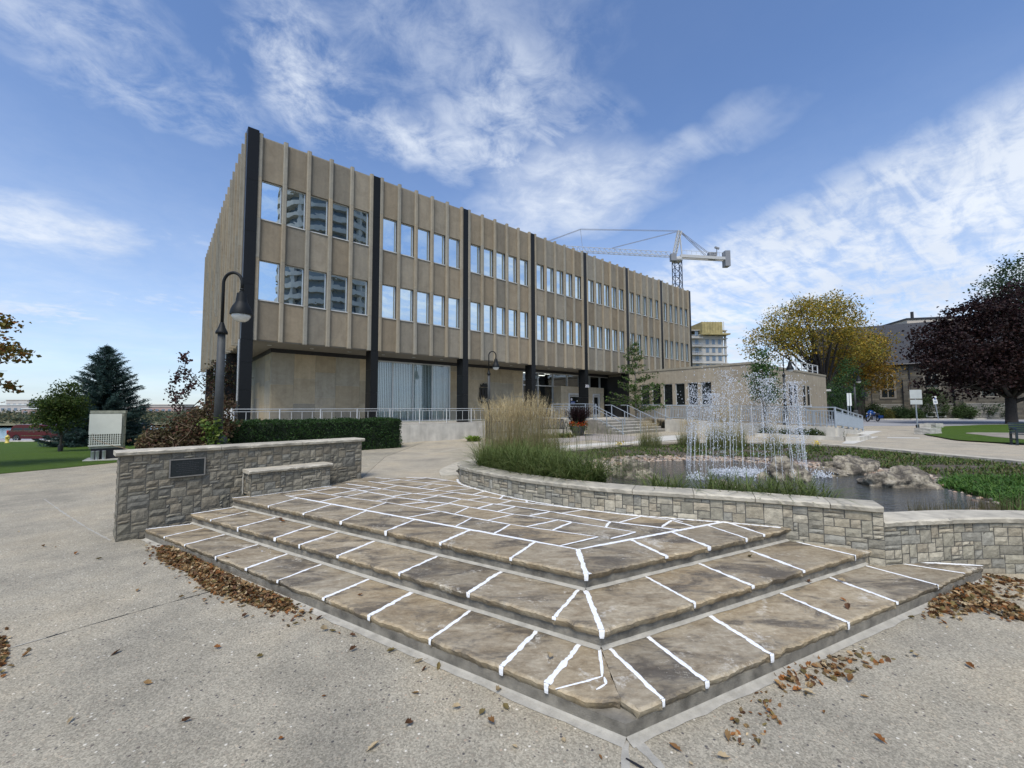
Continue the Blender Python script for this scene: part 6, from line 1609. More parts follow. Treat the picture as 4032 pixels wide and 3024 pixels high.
# red minivan, rear towards the left
def arch(x, r, z0, n=7): return [(x-r*math.cos(math.pi*k/n),z0+(r)*math.sin(math.pi*k/n)) for k in range(n+1)]
van_b=[(-2.55,.42)]+arch(-1.62,.40,.34)+[(-1.15,.30)]+[(1.0,.30)]+arch(1.48,.40,.34)+[(2.05,.34),(2.52,.42),(2.56,.72),(2.40,.92),(1.45,1.08),(-2.50,1.10),(-2.58,.80)]
van_r=[(-2.50,1.08),(-2.30,1.50),(-2.10,1.70),(-1.6,1.755),(.2,1.76),(.75,1.70),(1.0,1.55),(1.72,1.08)]
vY=44.; vc=AT(72,900,vY); zv=hg(vc.x,vY)-.02
van=car('dark red minivan parked beyond the left lawn with chrome side strips','minivan',(vc.x+1.1,vY,zv),0.03,van_b,van_r,1.95,M['maroon'],(-1.62,1.48),.34,
  [[(-2.22,1.16),(-2.02,1.55),(-1.25,1.60),(-1.2,1.16)],[(-1.12,1.16),(-1.15,1.60),(-.05,1.62),(-.02,1.16)],[(.06,1.16),(.02,1.62),(.62,1.58),(1.25,1.16)]])
b=MB()
for s in (-1,1): b.box((-2.35,s*.985-.012,1.095),(1.7,s*.985+.012,1.125)); b.box((-1.1,s*.985-.012,.60),(1.0,s*.985+.012,.635)); b.box((-.42,s*.985-.012,.98),(-.2,s*.985+.012,1.01)); b.box((.05,s*.985-.012,.98),(.27,s*.985+.012,1.01))
b.build('chrome_strip',M['chrome'],van)
for s in (-1,1):
    b=MB(); b.box((-2.60,s*.82-.12,.85),(-2.38,s*.86+.12,1.16)); b.build('tail_light',M['redlight'],van)
b=MB(); b.box((-2.64,-.95,.36),(-2.45,.95,.62)); b.build('rear_bumper',M['maroon'],van)
# black pickup facing right, white car behind it
pu_b=[(-2.9,.55)]+arch(-1.75,.45,.42)+[(-1.2,.40),(1.2,.40)]+arch(1.75,.45,.42)+[(2.35,.45),(2.75,.50),(2.82,.80),(2.70,1.18),(1.30,1.30),(-2.9,1.26)]
pu_r=[(-1.0,1.22),(-.9,1.80),(-.5,1.88),(.45,1.88),(.75,1.78),(1.42,1.26)]
pY=41.0; pc=AT(281,900,pY); zp=hg(pc.x,pY)
pk=car('black pickup truck half hidden behind the spruce and cabinet','pickup truck',(pc.x,pY,zp),0.02,pu_b,pu_r,2.0,M['blackcar'],(-1.75,1.75),.40,[[(-.78,1.32),(-.72,1.76),(-.05,1.78),(-.05,1.32)],[(.03,1.32),(.03,1.78),(.55,1.74),(1.1,1.32)]],'pickup_truck',rimm=M['black'])
b=MB(); b.box((2.70,-.98,.48),(2.95,.98,.72)); b.build('front_bumper',M['chrome'],pk)
for s in (-1,1):
    b=MB(); b.box((2.62,s*.80-.15,.85),(2.83,s*.84+.15,1.08)); b.build('headlight',M['lens'],pk)
wc_b=[(-2.2,.40)]+arch(-1.35,.38,.32)+[(-.9,.28),(.9,.28)]+arch(1.35,.38,.32)+[(1.9,.34),(2.2,.42),(2.22,.75),(1.2,.98),(-2.15,1.0)]
wc_r=[(-2.1,.98),(-1.9,1.5),(-1.2,1.62),(.2,1.62),(1.25,.97)]
wY=47.; wcp=AT(318,900,wY); car('white car parked behind the black pickup truck','car',(wcp.x-.3,wY,hg(wcp.x,wY)),.02,wc_b,wc_r,1.85,M['whitecar'],(-1.35,1.35),.32,[[(-1.8,1.05),(-1.65,1.45),(-.6,1.52),(-.6,1.05)],[(-.52,1.05),(-.52,1.52),(.2,1.52),(.85,1.05)]],rimm=M['chrome'])
hq=AT(16,950,38); o=empty('fire_hydrant',(hq.x,38,hg(hq.x,38)),0,'short yellow fire hydrant at the far edge of the left lawn','hydrant'); b=MB(); b.lathe([(.17,0),(.17,.05),(.12,.07),(.12,.5),(.15,.52),(.15,.56),(.12,.62),(.06,.70),(.03,.74)],(0,0,0),14); b.build('barrel',M['hydrant'],o,smooth=True)
for s in (-1,1):
    b=MB(); b.tube([(s*.08,0,.40),(s*.20,0,.40)],[.055,.06],8); b.build('outlet',M['hydrant'],o)
# motorcycle, front towards the viewer's left
mY=47.; mq=AT(1885,905,mY); mo=empty('motorcycle',(mq.x,mY,0.01),math.radians(205),'blue touring motorcycle with windscreen leaning on its stand by the church','motorcycle'); mo.rotation_euler=(math.radians(-9),0,math.radians(198))
def mwheel(x):
    b=MB(); n=20; vs=[]; 
    for i in range(n):
        a=2*math.pi*i/n
        for k in range(6):
            t=2*math.pi*k/6; vs.append((x+(.27+.065*math.cos(t))*math.cos(a),.065*math.sin(t),.335+(.27+.065*math.cos(t))*math.sin(a)))
    b.add(vs,[(i*6+k,i*6+(k+1)%6,((i+1)%n)*6+(k+1)%6,((i+1)%n)*6+k) for i in range(n) for k in range(6)]); w_=b.build('wheel',M['rubber'],mo,smooth=True,fixn=True)
    b=MB(); 
    for k in range(5): a=2*math.pi*k/5; b.bar((x,0,.335),(x+.25*math.cos(a),0,.335+.25*math.sin(a)),.035)
    b.build('rim',M['chrome'],w_)
mwheel(.85); mwheel(-.78)
b=MB()
for s in (-.11,.11): b.tube([(.88,s,.34),(.60,s,.95)],[.03,.028],8)
b.build('fork',M['chrome'],mo)
b=MB(); b.tube([(.70,0,.72),(.62,0,.90),(.45,0,1.10),(.30,0,1.16)],[.16,.30,.27,.12],12); b.build('fairing',M['bluebike'],mo,smooth=True)
b=MB(); b.tube([(.35,0,.88),(.1,0,.93),(-.2,0,.82)],[.14,.18,.10],12); b.build('fuel_tank',M['bluebike'],mo,smooth=True)
b=MB(); b.add([(.50,-.22,1.12),(.50,.22,1.12),(.34,.17,1.42),(.34,-.17,1.42)],[(0,1,2,3)]); b.build('windscreen',M['clear'],mo)
b=MB(); b.tube([(.82,0,.70),(1.05,0,.66),(1.15,0,.50)],[.06,.09,.06],8); b.tube([(-.55,0,.72),(-.85,0,.70),(-1.08,0,.50)],[.10,.12,.08],8); b.build('mudguard',M['bluebike'],mo,smooth=True)
b=MB(); b.tube([(-.10,0,.78),(-.45,0,.76),(-.80,0,.86)],[.14,.16,.12],10); b.build('seat',M['black'],mo,smooth=True)
b=MB(); b.box((-.25,-.16,.22),(.35,.16,.62)); b.tube([(.3,-.18,.3),(-.4,-.22,.25),(-1.0,-.22,.28)],[.04,.05,.055],8); b.build('engine',M['chrome'],mo)
for s in (-1,1):
    b=MB(); b.cbox((-.75,s*.27,.58),(.5,.2,.32)); b.build('pannier',M['bluebike'],mo)
    b=MB(); b.lathe([(.06,0),(.075,.03),(.05,.06)],(0,0,0),12); t=b.build('headlight',M['lens'],mo,loc=(.78,s*.17,.88)); t.rotation_euler=(0,math.pi/2,0)
    b=MB(); b.tube([(.45,s*.1,1.08),(.28,s*.38,1.10)],.018,6); b.build('handlebar',M['chrome'],mo)
# ---------------------------------------------------------------- signs
sq=G(1982.5,931.6); o=empty('road_sign',(sq.x,sq.y,0),0,'back of a square and a narrow metal sign on one tall post','sign')
b=MB(); b.bar((0,0,.0),(-.03,0,2.72),.06,.04); b.build('post',M['greymetal'],o)
b=MB(); b.box((-.13,-.06,.0),(.13,.06,.02)); b.box((-.07,-.05,.02),(-.04,.05,.42)); b.box((.05,-.05,.02),(.08,.05,.42)); b.build('foot',M['black'],o)
hs=.395
b=MB(); b.box((-.03-hs,-.055,2.14),(-.03+hs,-.035,2.72)); b.build('sign_plate',M['signback'],o)
b=MB(); b.box((-.02-hs,-.055,1.76),(-.02+hs,-.035,2.06)); b.build('sign_plate',M['signback'],o)
pq_=AT(2027,903,53); o=empty('parking_sign',(pq_.x,53,.05),0,'small white parking sign with a blue mark on a leaning post','sign'); o.rotation_euler=(0,math.radians(-8),0)
b=MB(); b.bar((0,0,0),(0,0,2.9),.07); b.build('post',M['greymetal'],o)
b=MB(); b.box((-.27,-.07,1.95),(.27,-.04,2.95)); s1=b.build('sign_plate',M['signwhite'],o)
b=MB(); b.box((-.10,-.078,2.52),(.12,-.072,2.76)); b.build('blue_mark',M['signblue'],s1); b=MB(); b.box((-.13,-.078,2.1),(.15,-.072,2.36)); b.build('text_block',P('sign_grey',(.30,.34,.40),.5,var=0),s1)
for lb,x in (('left of two narrow white signs on a pole near the ramp end',1832),('right of two narrow white signs on a pole near the ramp end',1837.5)):
    q=AT(x,870,40); o=empty('narrow_sign',(q.x,40,0),0,lb,'sign','narrow white signs near the ramp end'); b=MB(); b.box((-.09,-.02,1.75),(.09,.02,2.95)); b.build('sign_plate',M['signwhite'],o); b=MB(); b.bar((0,.05,0),(0,.05,2.9),.05); b.build('post',M['greymetal'],o)
q=AT(1849,858,33.7)
# ---------------------------------------------------------------- benches, flower pot, rack, blocks
def metal_bench(label, loc, rz, L=1.55, mat=None, arms=True, group=None):
    mat=mat or M['bronze']; o=empty('bench',loc,rz,label,'bench',group); b=MB(); n=26
    for i in range(n+1): x=L*i/n; b.bar((x,.42,.46),(x,.60,.95),.030)
    b.bar((0,.42,.45),(L,.42,.45),.035); b.bar((0,.60,.95),(L,.60,.95),.045); b.build('backrest',mat,o)
    b=MB(); 
    for k in range(9): b.bar((0,.02+.05*k,.45-.004*k),(L,.02+.05*k,.45-.004*k),.035,.02)
    b.build('seat',mat,o)
    for x in (.02,L-.02):
        b=MB(); b.tube([(x,0,0),(x,.02,.44)],.025,6); b.tube([(x,.62,0),(x,.44,.44)],.025,6); b.build('leg',mat,o)
        b=MB(); b.tube([(x,.1+.19*math.cos(t),.66+.17*math.sin(t)) for t in np.linspace(0,2*math.pi,14)],.022,6); b.tube([(x,.0,.44),(x,-.02,.62)],.022,6); b.build('armrest',mat,o)
    return o
q=G(1171,944); metal_bench('dark slatted metal bench beside the flower pot at the entrance',(q.x,q.y,0),YAW-.45,1.5)
q=G(1052,955); metal_bench('dark metal bench mostly hidden behind the tall feather grass',(q.x,q.y,0),YAW-.5,2.0)
bq=G(2197,962); o=empty('park_bench',(bq.x,bq.y,.0),math.radians(-30),'dark green park bench cut off by the right edge','bench'); dk=P('bench_paint',(.010,.022,.030),.4,var=.1)
b=MB()
for k in range(5): b.box((0,.05+.09*k,.43),(1.7,.12+.09*k,.46))
b.build('seat',dk,o)
b=MB()
for k in range(5): b.bar((0,.52+.02*k,.52+.09*k),(1.7,.52+.02*k,.52+.09*k),.025,.075)
b.build('backrest',dk,o)
for x in (.03,1.67):
    b=MB(); b.box((x-.03,.02,0),(x+.03,.09,.62)); b.box((x-.03,.48,0),(x+.03,.56,.50)); b.box((x-.03,.02,.2),(x+.03,.5,.25)); b.build('leg',dk,o)
    b=MB(); b.tube([(x,.02,.62),(x,.12,.68),(x,.35,.68),(x,.52,.62)],.032,6); b.build('armrest',dk,o)
fq=AT(1249,940,24.6); o=empty('flower_pot',(fq.x,24.6,0),0,'big dark pot with purple grass and orange red flowers at the stairs','flower pot')
b=MB(); b.lathe([(.30,0),(.42,.42),(.45,.52),(.45,.56),(.38,.56),(.36,.5)],(0,0,0),20); b.build('pot',M['pot'],o,smooth=True)
b=MB(); blades(b,disc(620,.28,.28)+np.array([0,0,.6]),1.45,.035,1.0,[(.020,.012,.014),(.032,.016,.020),(.015,.012,.012),(.045,.022,.022)],None,5,.6); b.build('purple_grass',M['leaf'],o)
a=RNG.uniform(0,6.3,260); r=RNG.uniform(.32,.56,260); V,cc_=leaf_quads(np.c_[r*np.cos(a),r*np.sin(a),RNG.uniform(.56,.84,260)],.085,[(.55,.06,.015),(.62,.12,.02),(.45,.035,.015),(.70,.20,.03)],0,.9); b=MB(); b.quads(V,cc_); b.build('flower',M['flower'],o)
a=RNG.uniform(0,6.3,420); r=RNG.uniform(.25,.56,420); V,cc_=leaf_quads(np.c_[r*np.cos(a),r*np.sin(a),RNG.uniform(.30,.72,420)],.09,GC,0,.8); b=MB(); b.quads(V,cc_); b.build('foliage',M['leaf'],o)
# low green planting before the entrance bench
q=G(1190,946); o=empty('flower_bed',(q.x,q.y,0),YAW-.4,'low bed of green and yellowish plants in front of the metal bench','plants'); b=MB(); blades(b,np.c_[RNG.uniform(-1.0,1.3,300),RNG.uniform(-.3,.2,300),np.zeros(300)],.38,.05,1.0,[(.10,.14,.03),(.16,.17,.04),(.22,.18,.06),(.07,.11,.03)],None,3,.5); b.build('foliage',M['leaf'],o)
q=G(957,950); o=empty('bike_rack',(q.x,q.y,0),YAW-.05,'small white metal rack standing before the plinth wall','rack'); b=MB(); b.tube([(0,0,0),(0,0,.78),(.75,0,.78),(.75,0,0)],.025,8); b.tube([(0,0,.12),(.75,0,.12)],.018,6); b.build('frame',M['whitemetal'],o)
for k in range(5):
    b=MB(); b.tube([(.12+.125*k,0,.12),(.12+.125*k,0,.78)],.014,6); b.build('bar',M['whitemetal'],o)
for lb,pts,h in (('rear left of three cut stone blocks at the right lawn corner',[(1150,630),(1270,632)],.34),('front one of three cut stone blocks at the right lawn corner',[(1200,697),(1320,690)],.36),('rear right of three cut stone blocks at the right lawn corner',[(1272,628),(1350,626)],.36)):
    (a1,b1),(a2,b2_)=z7(pts); L=math.hypot(a2-a1,b2_-b1); bm=bmesh.new(); bmesh.ops.create_cube(bm,size=1); bmesh.ops.subdivide_edges(bm,edges=bm.edges[:],cuts=5,use_grid_fill=True)
    for v in bm.verts:
        p=v.co.copy(); rr_=.05*mnoise.noise(Vector((p.x*3+a1,p.y*3,p.z*3))); v.co=Vector((p.x*L*(1+rr_),p.y*.7*(1+rr_),(p.z+.5)*h*(1+rr_)))
    me=bpy.data.meshes.new('stone_block'); bm.to_mesh(me); bm.free(); me.materials.append(M['block']); ob=bpy.data.objects.new('stone_block',me); COL.objects.link(ob); ob.location=((a1+a2)/2,(b1+b2_)/2+.3,0); ob.rotation_euler.z=math.atan2(b2_-b1,a2-a1); tag(ob,lb,'stone block','cut stone blocks at the lawn corner')
# shrubs in the ramp planting strip
for lb,x,y in (('first low shrub from the left at the foot of the ramp wall',1660,943),('second low shrub from the left at the foot of the ramp wall',1702,944),('third low shrub from the left at the foot of the ramp wall',1737,946),('fourth low shrub from the left at the foot of the ramp wall',1765,948),('rightmost low shrub at the ramp corner inside the kerb',1807,946)):
    q=G(x,y); shrub('shrub',lb,(q.x,q.y+.15,.05),[(0,0,.18,.42,.3,.2)],26,40,.07,.07,[(.05,.085,.025),(.065,.10,.03),(.04,.065,.02)],'shrub','shrubs at the foot of the ramp',stems=3)
# ---------------------------------------------------------------- fallen leaves
LC=[(.20,.105,.040),(.15,.075,.032),(.27,.17,.075),(.11,.055,.028),(.34,.24,.13),(.24,.10,.03),(.13,.09,.04),(.42,.33,.20),(.17,.13,.05)]
def leaf_shape(mb, c, s, rz, tilt, col, curl, nrm=None):
    pts=[(-.55,0),(-.30,.24),(-.05,.34),(.10,.24),(.28,.30),(.34,.12),(.62,.0),(.34,-.12),(.28,-.30),(.10,-.24),(-.05,-.34),(-.30,-.24)]
    R_=Matrix.Rotation(rz,3,'Z')@Matrix.Rotation(tilt[0],3,'X')@Matrix.Rotation(tilt[1],3,'Y'); vs=[]
    for x,y in pts: vs.append(Vector(c)+R_@Vector((x*s,y*s,curl*s*(abs(y)*1.6+x*x*.6))))
    vs.append(Vector(c)+R_@Vector((0,0,-curl*s*.05))); n=len(pts); mb.add([tuple(v) for v in vs],[(i,(i+1)%n,n) for i in range(n)],col)
def pile(poly_px, n, zmax, oz=LOW, seed=1, s=(.035,.065)):
    rr=random.Random(seed); pl_=[tuple(G(x,y,oz).xy) for x,y in poly_px]; xs=[p[0] for p in pl_]; ys=[p[1] for p in pl_]; b=MB(); k=0
    while k<n:
        x=rr.uniform(min(xs),max(xs)); y=rr.uniform(min(ys),max(ys))
        if not in_poly(x,y,pl_): continue
        e=min(1,d_poly(x,y,pl_)/.14); z=oz+.006+zmax*e*rr.random(); c=np.array(rr.choice(LC))*rr.uniform(.7,1.35)
        leaf_shape(b,(x,y,z),rr.uniform(*s),rr.uniform(0,6.3),(rr.gauss(0,.45),rr.gauss(0,.45)),tuple(c),rr.uniform(-.3,.8)); k+=1
    cx=sum(xs)/len(xs); cy=sum(ys)/len(ys)
    for k in range(n//14):                                     # strays that have blown clear of the heap
        i=rr.randrange(len(pl_)); a=Vector(pl_[i]).lerp(Vector(pl_[(i+1)%len(pl_)]),rr.random()); o=(a-Vector((cx,cy))).normalized()*abs(rr.gauss(0,.16)); x,y=a.x+o.x+rr.gauss(0,.05),a.y+o.y+rr.gauss(0,.05)
        if oz==LOW and in_poly(x,y,[T1[0],T1[1],T1[2],(3,7),(-3,9)]): continue
        c=np.array(rr.choice(LC))*rr.uniform(.7,1.35); leaf_shape(b,(x,y,oz+.012),rr.uniform(*s)*.9,rr.uniform(0,6.3),(rr.gauss(0,.3),rr.gauss(0,.3)),tuple(c),rr.uniform(-.2,.8))
    return b.build('fallen_leaves',M['deadleaf'],kind='stuff')
pile([(338,1186),(372,1182),(440,1212),(520,1255),(628,1300),(632,1318),(590,1322),(520,1300),(455,1282),(395,1232),(345,1212)],2900,.10,seed=2)
pile([(1990,1290),(2040,1262),(2110,1258),(2170,1300),(2212,1318),(2212,1345),(2120,1322),(2060,1330),(2010,1335)],900,.05,seed=3)
pile([(2100,1250),(2140,1240),(2212,1255),(2212,1300),(2160,1290)],160,.015,seed=4)
pile([(1665,1455),(1790,1410),(1850,1405),(1935,1425),(1800,1470),(1700,1500)],130,.012,seed=5)
pile([(1600,1500),(1700,1480),(1690,1560),(1600,1640),(1560,1620)],60,.006,seed=6,s=(.02,.04))
pile([(-40,1375),(8,1380),(18,1405),(6,1440),(-40,1450)],260,.08,seed=8)
lm=[]
for i,cidx in enumerate((0,2,5,7,8,3)):
    b=MB(); leaf_shape(b,(0,0,.012),.085,0,(.15,.1),LC[cidx],.45)
    st_=[(-.055*.85,0,.012),(-.085,.006,.010)]; b.tube(st_,.0012,4,LC[3]); o=b.build('fallen_leaf',M['deadleaf']); lm.append(o.data); bpy.data.objects.remove(o)
random.seed(41)
spots=[(645,1335),(655,1345),(640,1350),(700,1365),(720,1368),(735,1372),(760,1377),(762,1404),(845,1408),(905,1432),(945,1440),(920,1450),(985,1530),(1040,1545),(1060,1560),(1113,1620),(895,1500),(1095,1530),(1075,1500),(530,1335),(690,1340),(600,1290),(430,1155),(350,1150),(470,1400),(300,1280),(210,1210),(120,1185),(165,1195),(95,1180),(320,1480),(560,1420),(250,1410),(1510,1505),(1590,1560),(1570,1592),(1640,1610),(1690,1490),(1840,1470),(1870,1510),(1750,1500),(1600,1480),(1460,1620),(1980,1420),(2050,1360),(2100,1440),(1900,1600),(400,1560),(150,1560),(700,1510),(610,1600),(810,1620),(880,1570),(1220,1600),(1300,1640),(40,1150),(1560,1640)]
for x,y in spots:
    p=G(x+random.uniform(-3,3),y+random.uniform(-3,3),LOW); o=bpy.data.objects.new('fallen_leaf',random.choice(lm)); COL.objects.link(o); o.location=(p.x,p.y,LOW+.004); o.rotation_euler=(random.gauss(0,.25),random.gauss(0,.25),random.uniform(0,6.3)); s=random.uniform(.4,.95); o.scale=(s,s*random.uniform(.6,1),s*random.uniform(.6,1.6)); tag(o,'single brown fallen leaf lying on the grey paving by the steps','leaf','fallen leaves scattered on the paving')
for (q,z) in ((zA(950,392),Z2),(zA(965,405),Z2),(zA(620,628),Z1),(zA(1450,865),Z1),(zC(1085,620),Z1),(zC(1120,665),Z1),(zC(1080,503),Z1),(zB(730,975),Z1),(zC(865,510),Z1),(zA(1120,395),Z2),(zC(515,350),Z2)):
    p=G(q[0],q[1],z); o=bpy.data.objects.new('fallen_leaf',random.choice(lm)); COL.objects.link(o); o.location=(p.x,p.y,z+.005); o.rotation_euler=(random.gauss(0,.2),random.gauss(0,.2),random.uniform(0,6.3)); s=random.uniform(.6,1.1); o.scale=(s,s,s); tag(o,'single brown fallen leaf lying on a flagstone tread','leaf','fallen leaves on the flagstones')
# ---------------------------------------------------------------- church
cA=Vector(G(1800,904).xy); 
e0=Vector((49.6,60.6)); ed=Vector((.88,-.47)).normalized(); cya=math.atan2(ed.y,ed.x)
ch=empty('church',(e0.x,e0.y,0),cya,'grey stone church with steep dark slate roof and pointed windows','church'); CL=40.; x0=-3.2; EH=7.7
rng=random.Random(8)
def courses(b,x0,x1,z0,z1,y,cols,hh=(.22,.34),ll=(.5,1.3)):
    z=z0
    while z<z1-.02:
        h=min(rng.uniform(*hh),z1-z); x=x0
        while x<x1-.02:
            w=min(rng.uniform(*ll),x1-x); c=np.array(rng.choice(cols))*rng.uniform(.8,1.2); d=rng.uniform(0,.035); b.box((x+.008,y-d,z+.008),(x+w-.008,y+.06,z+h-.008),tuple(c)); x+=w
        z+=h
wcol=[(.100,.090,.068),(.085,.078,.062),(.118,.105,.078),(.072,.066,.055),(.135,.12,.09),(.095,.082,.062)]; bcol=[(.26,.25,.215),(.22,.215,.19),(.30,.285,.245),(.19,.185,.165)]
wx=[-.4,3.6,8.2,13.6,19.2]
b=MB(); courses(b,x0,CL,2.05,EH,0,wcol); courses(b,x0,CL,0,1.98,-.06,bcol); b.box((x0,-.12,1.98),(CL,.1,2.05),(.40,.38,.34)); b.box((x0,.03,0),(CL,9,EH),(.10,.09,.075)); b.build('wall',M['ashlar'],ch)
b=MB(); b.add([(x0-.4,-.45,EH-.1),(CL,-.45,EH-.1),(CL,7.0,EH+6.6),(x0-.4,7.0,EH+6.6),(x0-.4,14.5,EH-.1),(CL,14.5,EH-.1)],[(0,1,2,3),(3,2,5,4)]); b.add([(x0-.4,-.45,EH-.25),(CL,-.45,EH-.25),(CL,-.45,EH-.1),(x0-.4,-.45,EH-.1)],[(0,1,2,3)]); b.build('roof',M['slate'],ch)
b=MB(); b.tube([(x0-.4,-.52,EH-.16),(CL,-.52,EH-.16)],.09,8); b.build('gutter',M['black'],ch)
b=MB(); b.add([(x0,.03,EH),(x0,13.9,EH),(x0,7,EH+6.3)],[(0,1,2)],(.12,.11,.09)); b.build('gable',M['ashlar'],ch)
def gothic(x,z0,h,w):
    pts=[(-w/2,z0),(w/2,z0),(w/2,z0+h*.68)]+[(w/2-w*(1-math.cos(t)),z0+h*.68+h*.32*math.sin(t)*1.12) for t in np.linspace(.15,math.pi/3,5)]
    pts=pts[:3]+[(w/2*math.cos(t*1.0),z0+h*.68+h*.34*math.sin(t)**.85) for t in np.linspace(.15,math.pi-.15,9)]+[(-w/2,z0+h*.68)]
    n=len(pts); f=MB(); inner=[(p[0]*.86,z0+.1+(p[1]-z0)*.95) for p in pts]; outer=[(p[0]*1.16,z0-.08+(p[1]-z0)*1.05) for p in pts]
    f.add([(x+p[0],-.09,p[1]) for p in outer]+[(x+p[0],-.09,p[1]) for p in inner]+[(x+p[0],.06,p[1]) for p in inner],[(i,(i+1)%n,n+(i+1)%n,n+i) for i in range(n)]+[(n+i,n+(i+1)%n,2*n+(i+1)%n,2*n+i) for i in range(n)],(.20,.18,.145))
    f.box((x-.05,-.085,z0+.1),(x+.05,-.0,z0+h*.9),(.22,.20,.165)); f.box((x-w*.42,-.084,z0+h*.30),(x+w*.42,-.0,z0+h*.34),(.22,.2,.165))
    o=f.build('window',M['ashlar'],ch)
    g=MB(); g.add([(x+p[0],-.045,p[1]) for p in inner],[tuple(range(n))]); g.build('pane',M['darkglass'],o)
    t=MB()
    for s in (-1,1): t.tube([(x+s*w*.21+w*.17*math.cos(a),-.07,z0+h*.72+w*.3*math.sin(a)) for a in np.linspace(0,math.pi,7)],.05,5,(.45,.44,.40))
    t.build('tracery',M['ashlar'],o)
for x in wx: gothic(x,2.9,4.0,1.55)
for x in (1.4,5.6,10.7,16.3,22.): 
    b=MB(); b.tube([(x+.35,-.16,.1),(x+.35,-.16,EH-.2)],.075,7); b.build('downpipe',M['black'],ch)
    b=MB(); courses(b,x-.45,x+.25,0,5.4,-.45,wcol,(.25,.35),(.3,.7)); b.box((x-.45,-.45,0),(x+.25,.02,5.4),(.12,.11,.09)); b.build('buttress',M['ashlar'],ch)
for x in (8.4,):
    b=MB(); b.box((x-1,-.20,.25),(x+1,-.07,.95)); w_=b.build('basement_window',M['signwhite'],ch); b=MB(); b.box((x-.85,-.21,.36),(x-.08,-.201,.82)); b.box((x+.08,-.21,.36),(x+.85,-.201,.82)); b.build('pane',M['darkglass'],w_)
# lower dark-roofed wing left of the church
q=AT(1803,880,56); o=empty('church_hall',(q.x-2,58,0),cya,'low dark roofed hall between the annex and the church','hall'); b=MB(); courses(b,-4,6,0,3.1,0,wcol); b.box((-4,.03,0),(6,6,3.1),(.1,.09,.08)); b.build('wall',M['ashlar'],o); b=MB(); b.add([(-4.3,-.4,3.0),(6.3,-.4,3.0),(6.3,3.2,5.9),(-4.3,3.2,5.9)],[(0,1,2,3)]); b.build('roof',M['slate'],o)
# shrubs along the church
for lb,x,y,Yd,w,h in (('dark round shrub left of the motorcycle at the church',1838,903,55,1.3,1.5),('spiky shrub behind the motorcycle at the church',1890,903,55.5,2.0,1.9),('small yellowish shrub right of the motorcycle',1915,903,55,1.2,1.1),('clipped dark dome shrub before the church window',1945,903,55,1.9,1.5),('low loose shrub right of the clipped dome',1978,903,55,1.5,1.1),('big loose green shrub behind the parking sign',2022,903,56,3.4,4.0),('rounded shrub right of the basement window',2085,903,54.5,2.4,1.8),('wide dark shrub behind the purple maple trunk',2150,903,54.5,3.6,2.2)):
    q=AT(x,y,Yd); dk_=[(.030,.060,.018),(.040,.075,.022),(.022,.045,.014)] if 'dark' in lb else [(.05,.085,.025),(.065,.105,.03),(.04,.07,.02)]
    if 'yellowish' in lb: dk_=[(.14,.13,.03),(.10,.11,.03)]
    shrub('shrub',lb,(q.x,Yd,.08),[(0,0,h*.5,w*.5,w*.4,h*.5)],60,46,.22,.17,dk_,'shrub','shrubs along the church wall',stems=4)
q=AT(1985,700,95); o=empty('beige_building',(q.x,95,0),-.2,'plain beige flat roofed building showing above the church roof','building'); zt=AT(1985,690,95).z; b=MB(); b.box((-2.3,0,0),(16,12,zt)); b.build('wall',M['beige'],o); b=MB(); b.box((-2.45,-.15,zt),(16.1,12.1,zt+.4)); b.build('roof_edge',M['black'],o); b=MB(); b.tube([(-.6,1,zt),(-.6,1,zt+2)],.3,8); b.build('chimney_pipe',M['black'],o)
# ---------------------------------------------------------------- apartment block under construction
aq=AT(1498,885,150); bq_=AT(1581,885,150); o=empty('apartment_block',(aq.x-14,150,0),math.radians(3),'pale concrete apartment block under construction with yellow formwork on top','apartment block'); AW=bq_.x-aq.x+14; zt=AT(1540,706,150).z; FH=3.0; nf=int(zt//FH)
b=MB(); b.box((0,0,0),(AW-1.5,14,zt-FH)); 
for k in range(1,nf+1): b.box((-.1,-.35,k*FH-.28),(AW,14.2,k*FH))
b.build('wall',M['tower'],o)
b=MB()
for k in range(nf): 
    for x in (AW-.6,AW-3.4): b.box((x-.3,.0,k*FH),(x+.3,.6,(k+1)*FH-.28))
b.build('pillar',M['tower'],o)
k0=nf-6
for k in range(max(0,k0),nf):
    for x in [14.8+i*1.0 for i in range(0)]+[12.6,15.1+1.2,18.9+1.3,21.2+1.3,23.5+1.3]:
        if x>AW-1.5: continue
        b=MB(); b.box((x-.62,-.06,k*FH+.75),(x+.62,-.005,k*FH+2.55)); w_=b.build('window',M['towerglass'],o)
        b=MB(); b.box((x-.03,-.09,k*FH+.75),(x+.03,-.061,k*FH+2.55)); b.build('window_bar',M['black'],w_)
    b=MB(); b.box((13.6,-1.5,k*FH-.26),(17.9,-.36,k*FH-.02)); b.build('balcony_slab',M['tower'],o)
    b=MB(); b.box((13.65,-1.45,k*FH+.9),(17.85,-1.40,k*FH+1.0)); [b.bar((13.7+i*.8,-1.42,k*FH),(13.7+i*.8,-1.42,k*FH+.95),.05) for i in range(6)]; b.build('balcony_rail',M['greymetal'],o)
b=MB(); b.box((17.5,-1.6,zt-FH+.35),(AW-2.5,13,zt+1.7)); b.box((17.2,-1.9,zt-FH+.1),(AW+.2,13.4,zt-FH+.6)); b.build('formwork',M['form'],o)
b=MB(); b.box((9,-1.3,zt-1.2),(13.6,10,zt+2.6)); b.build('formwork',M['form'],o)
b=MB(); 
for i in range(9): b.bar((17.6+i*1.0,-1.7,zt-FH+.6),(17.6+i*1.0,-1.7,zt+1.8),.12)
b.build('formwork_stud',M['form'],o)
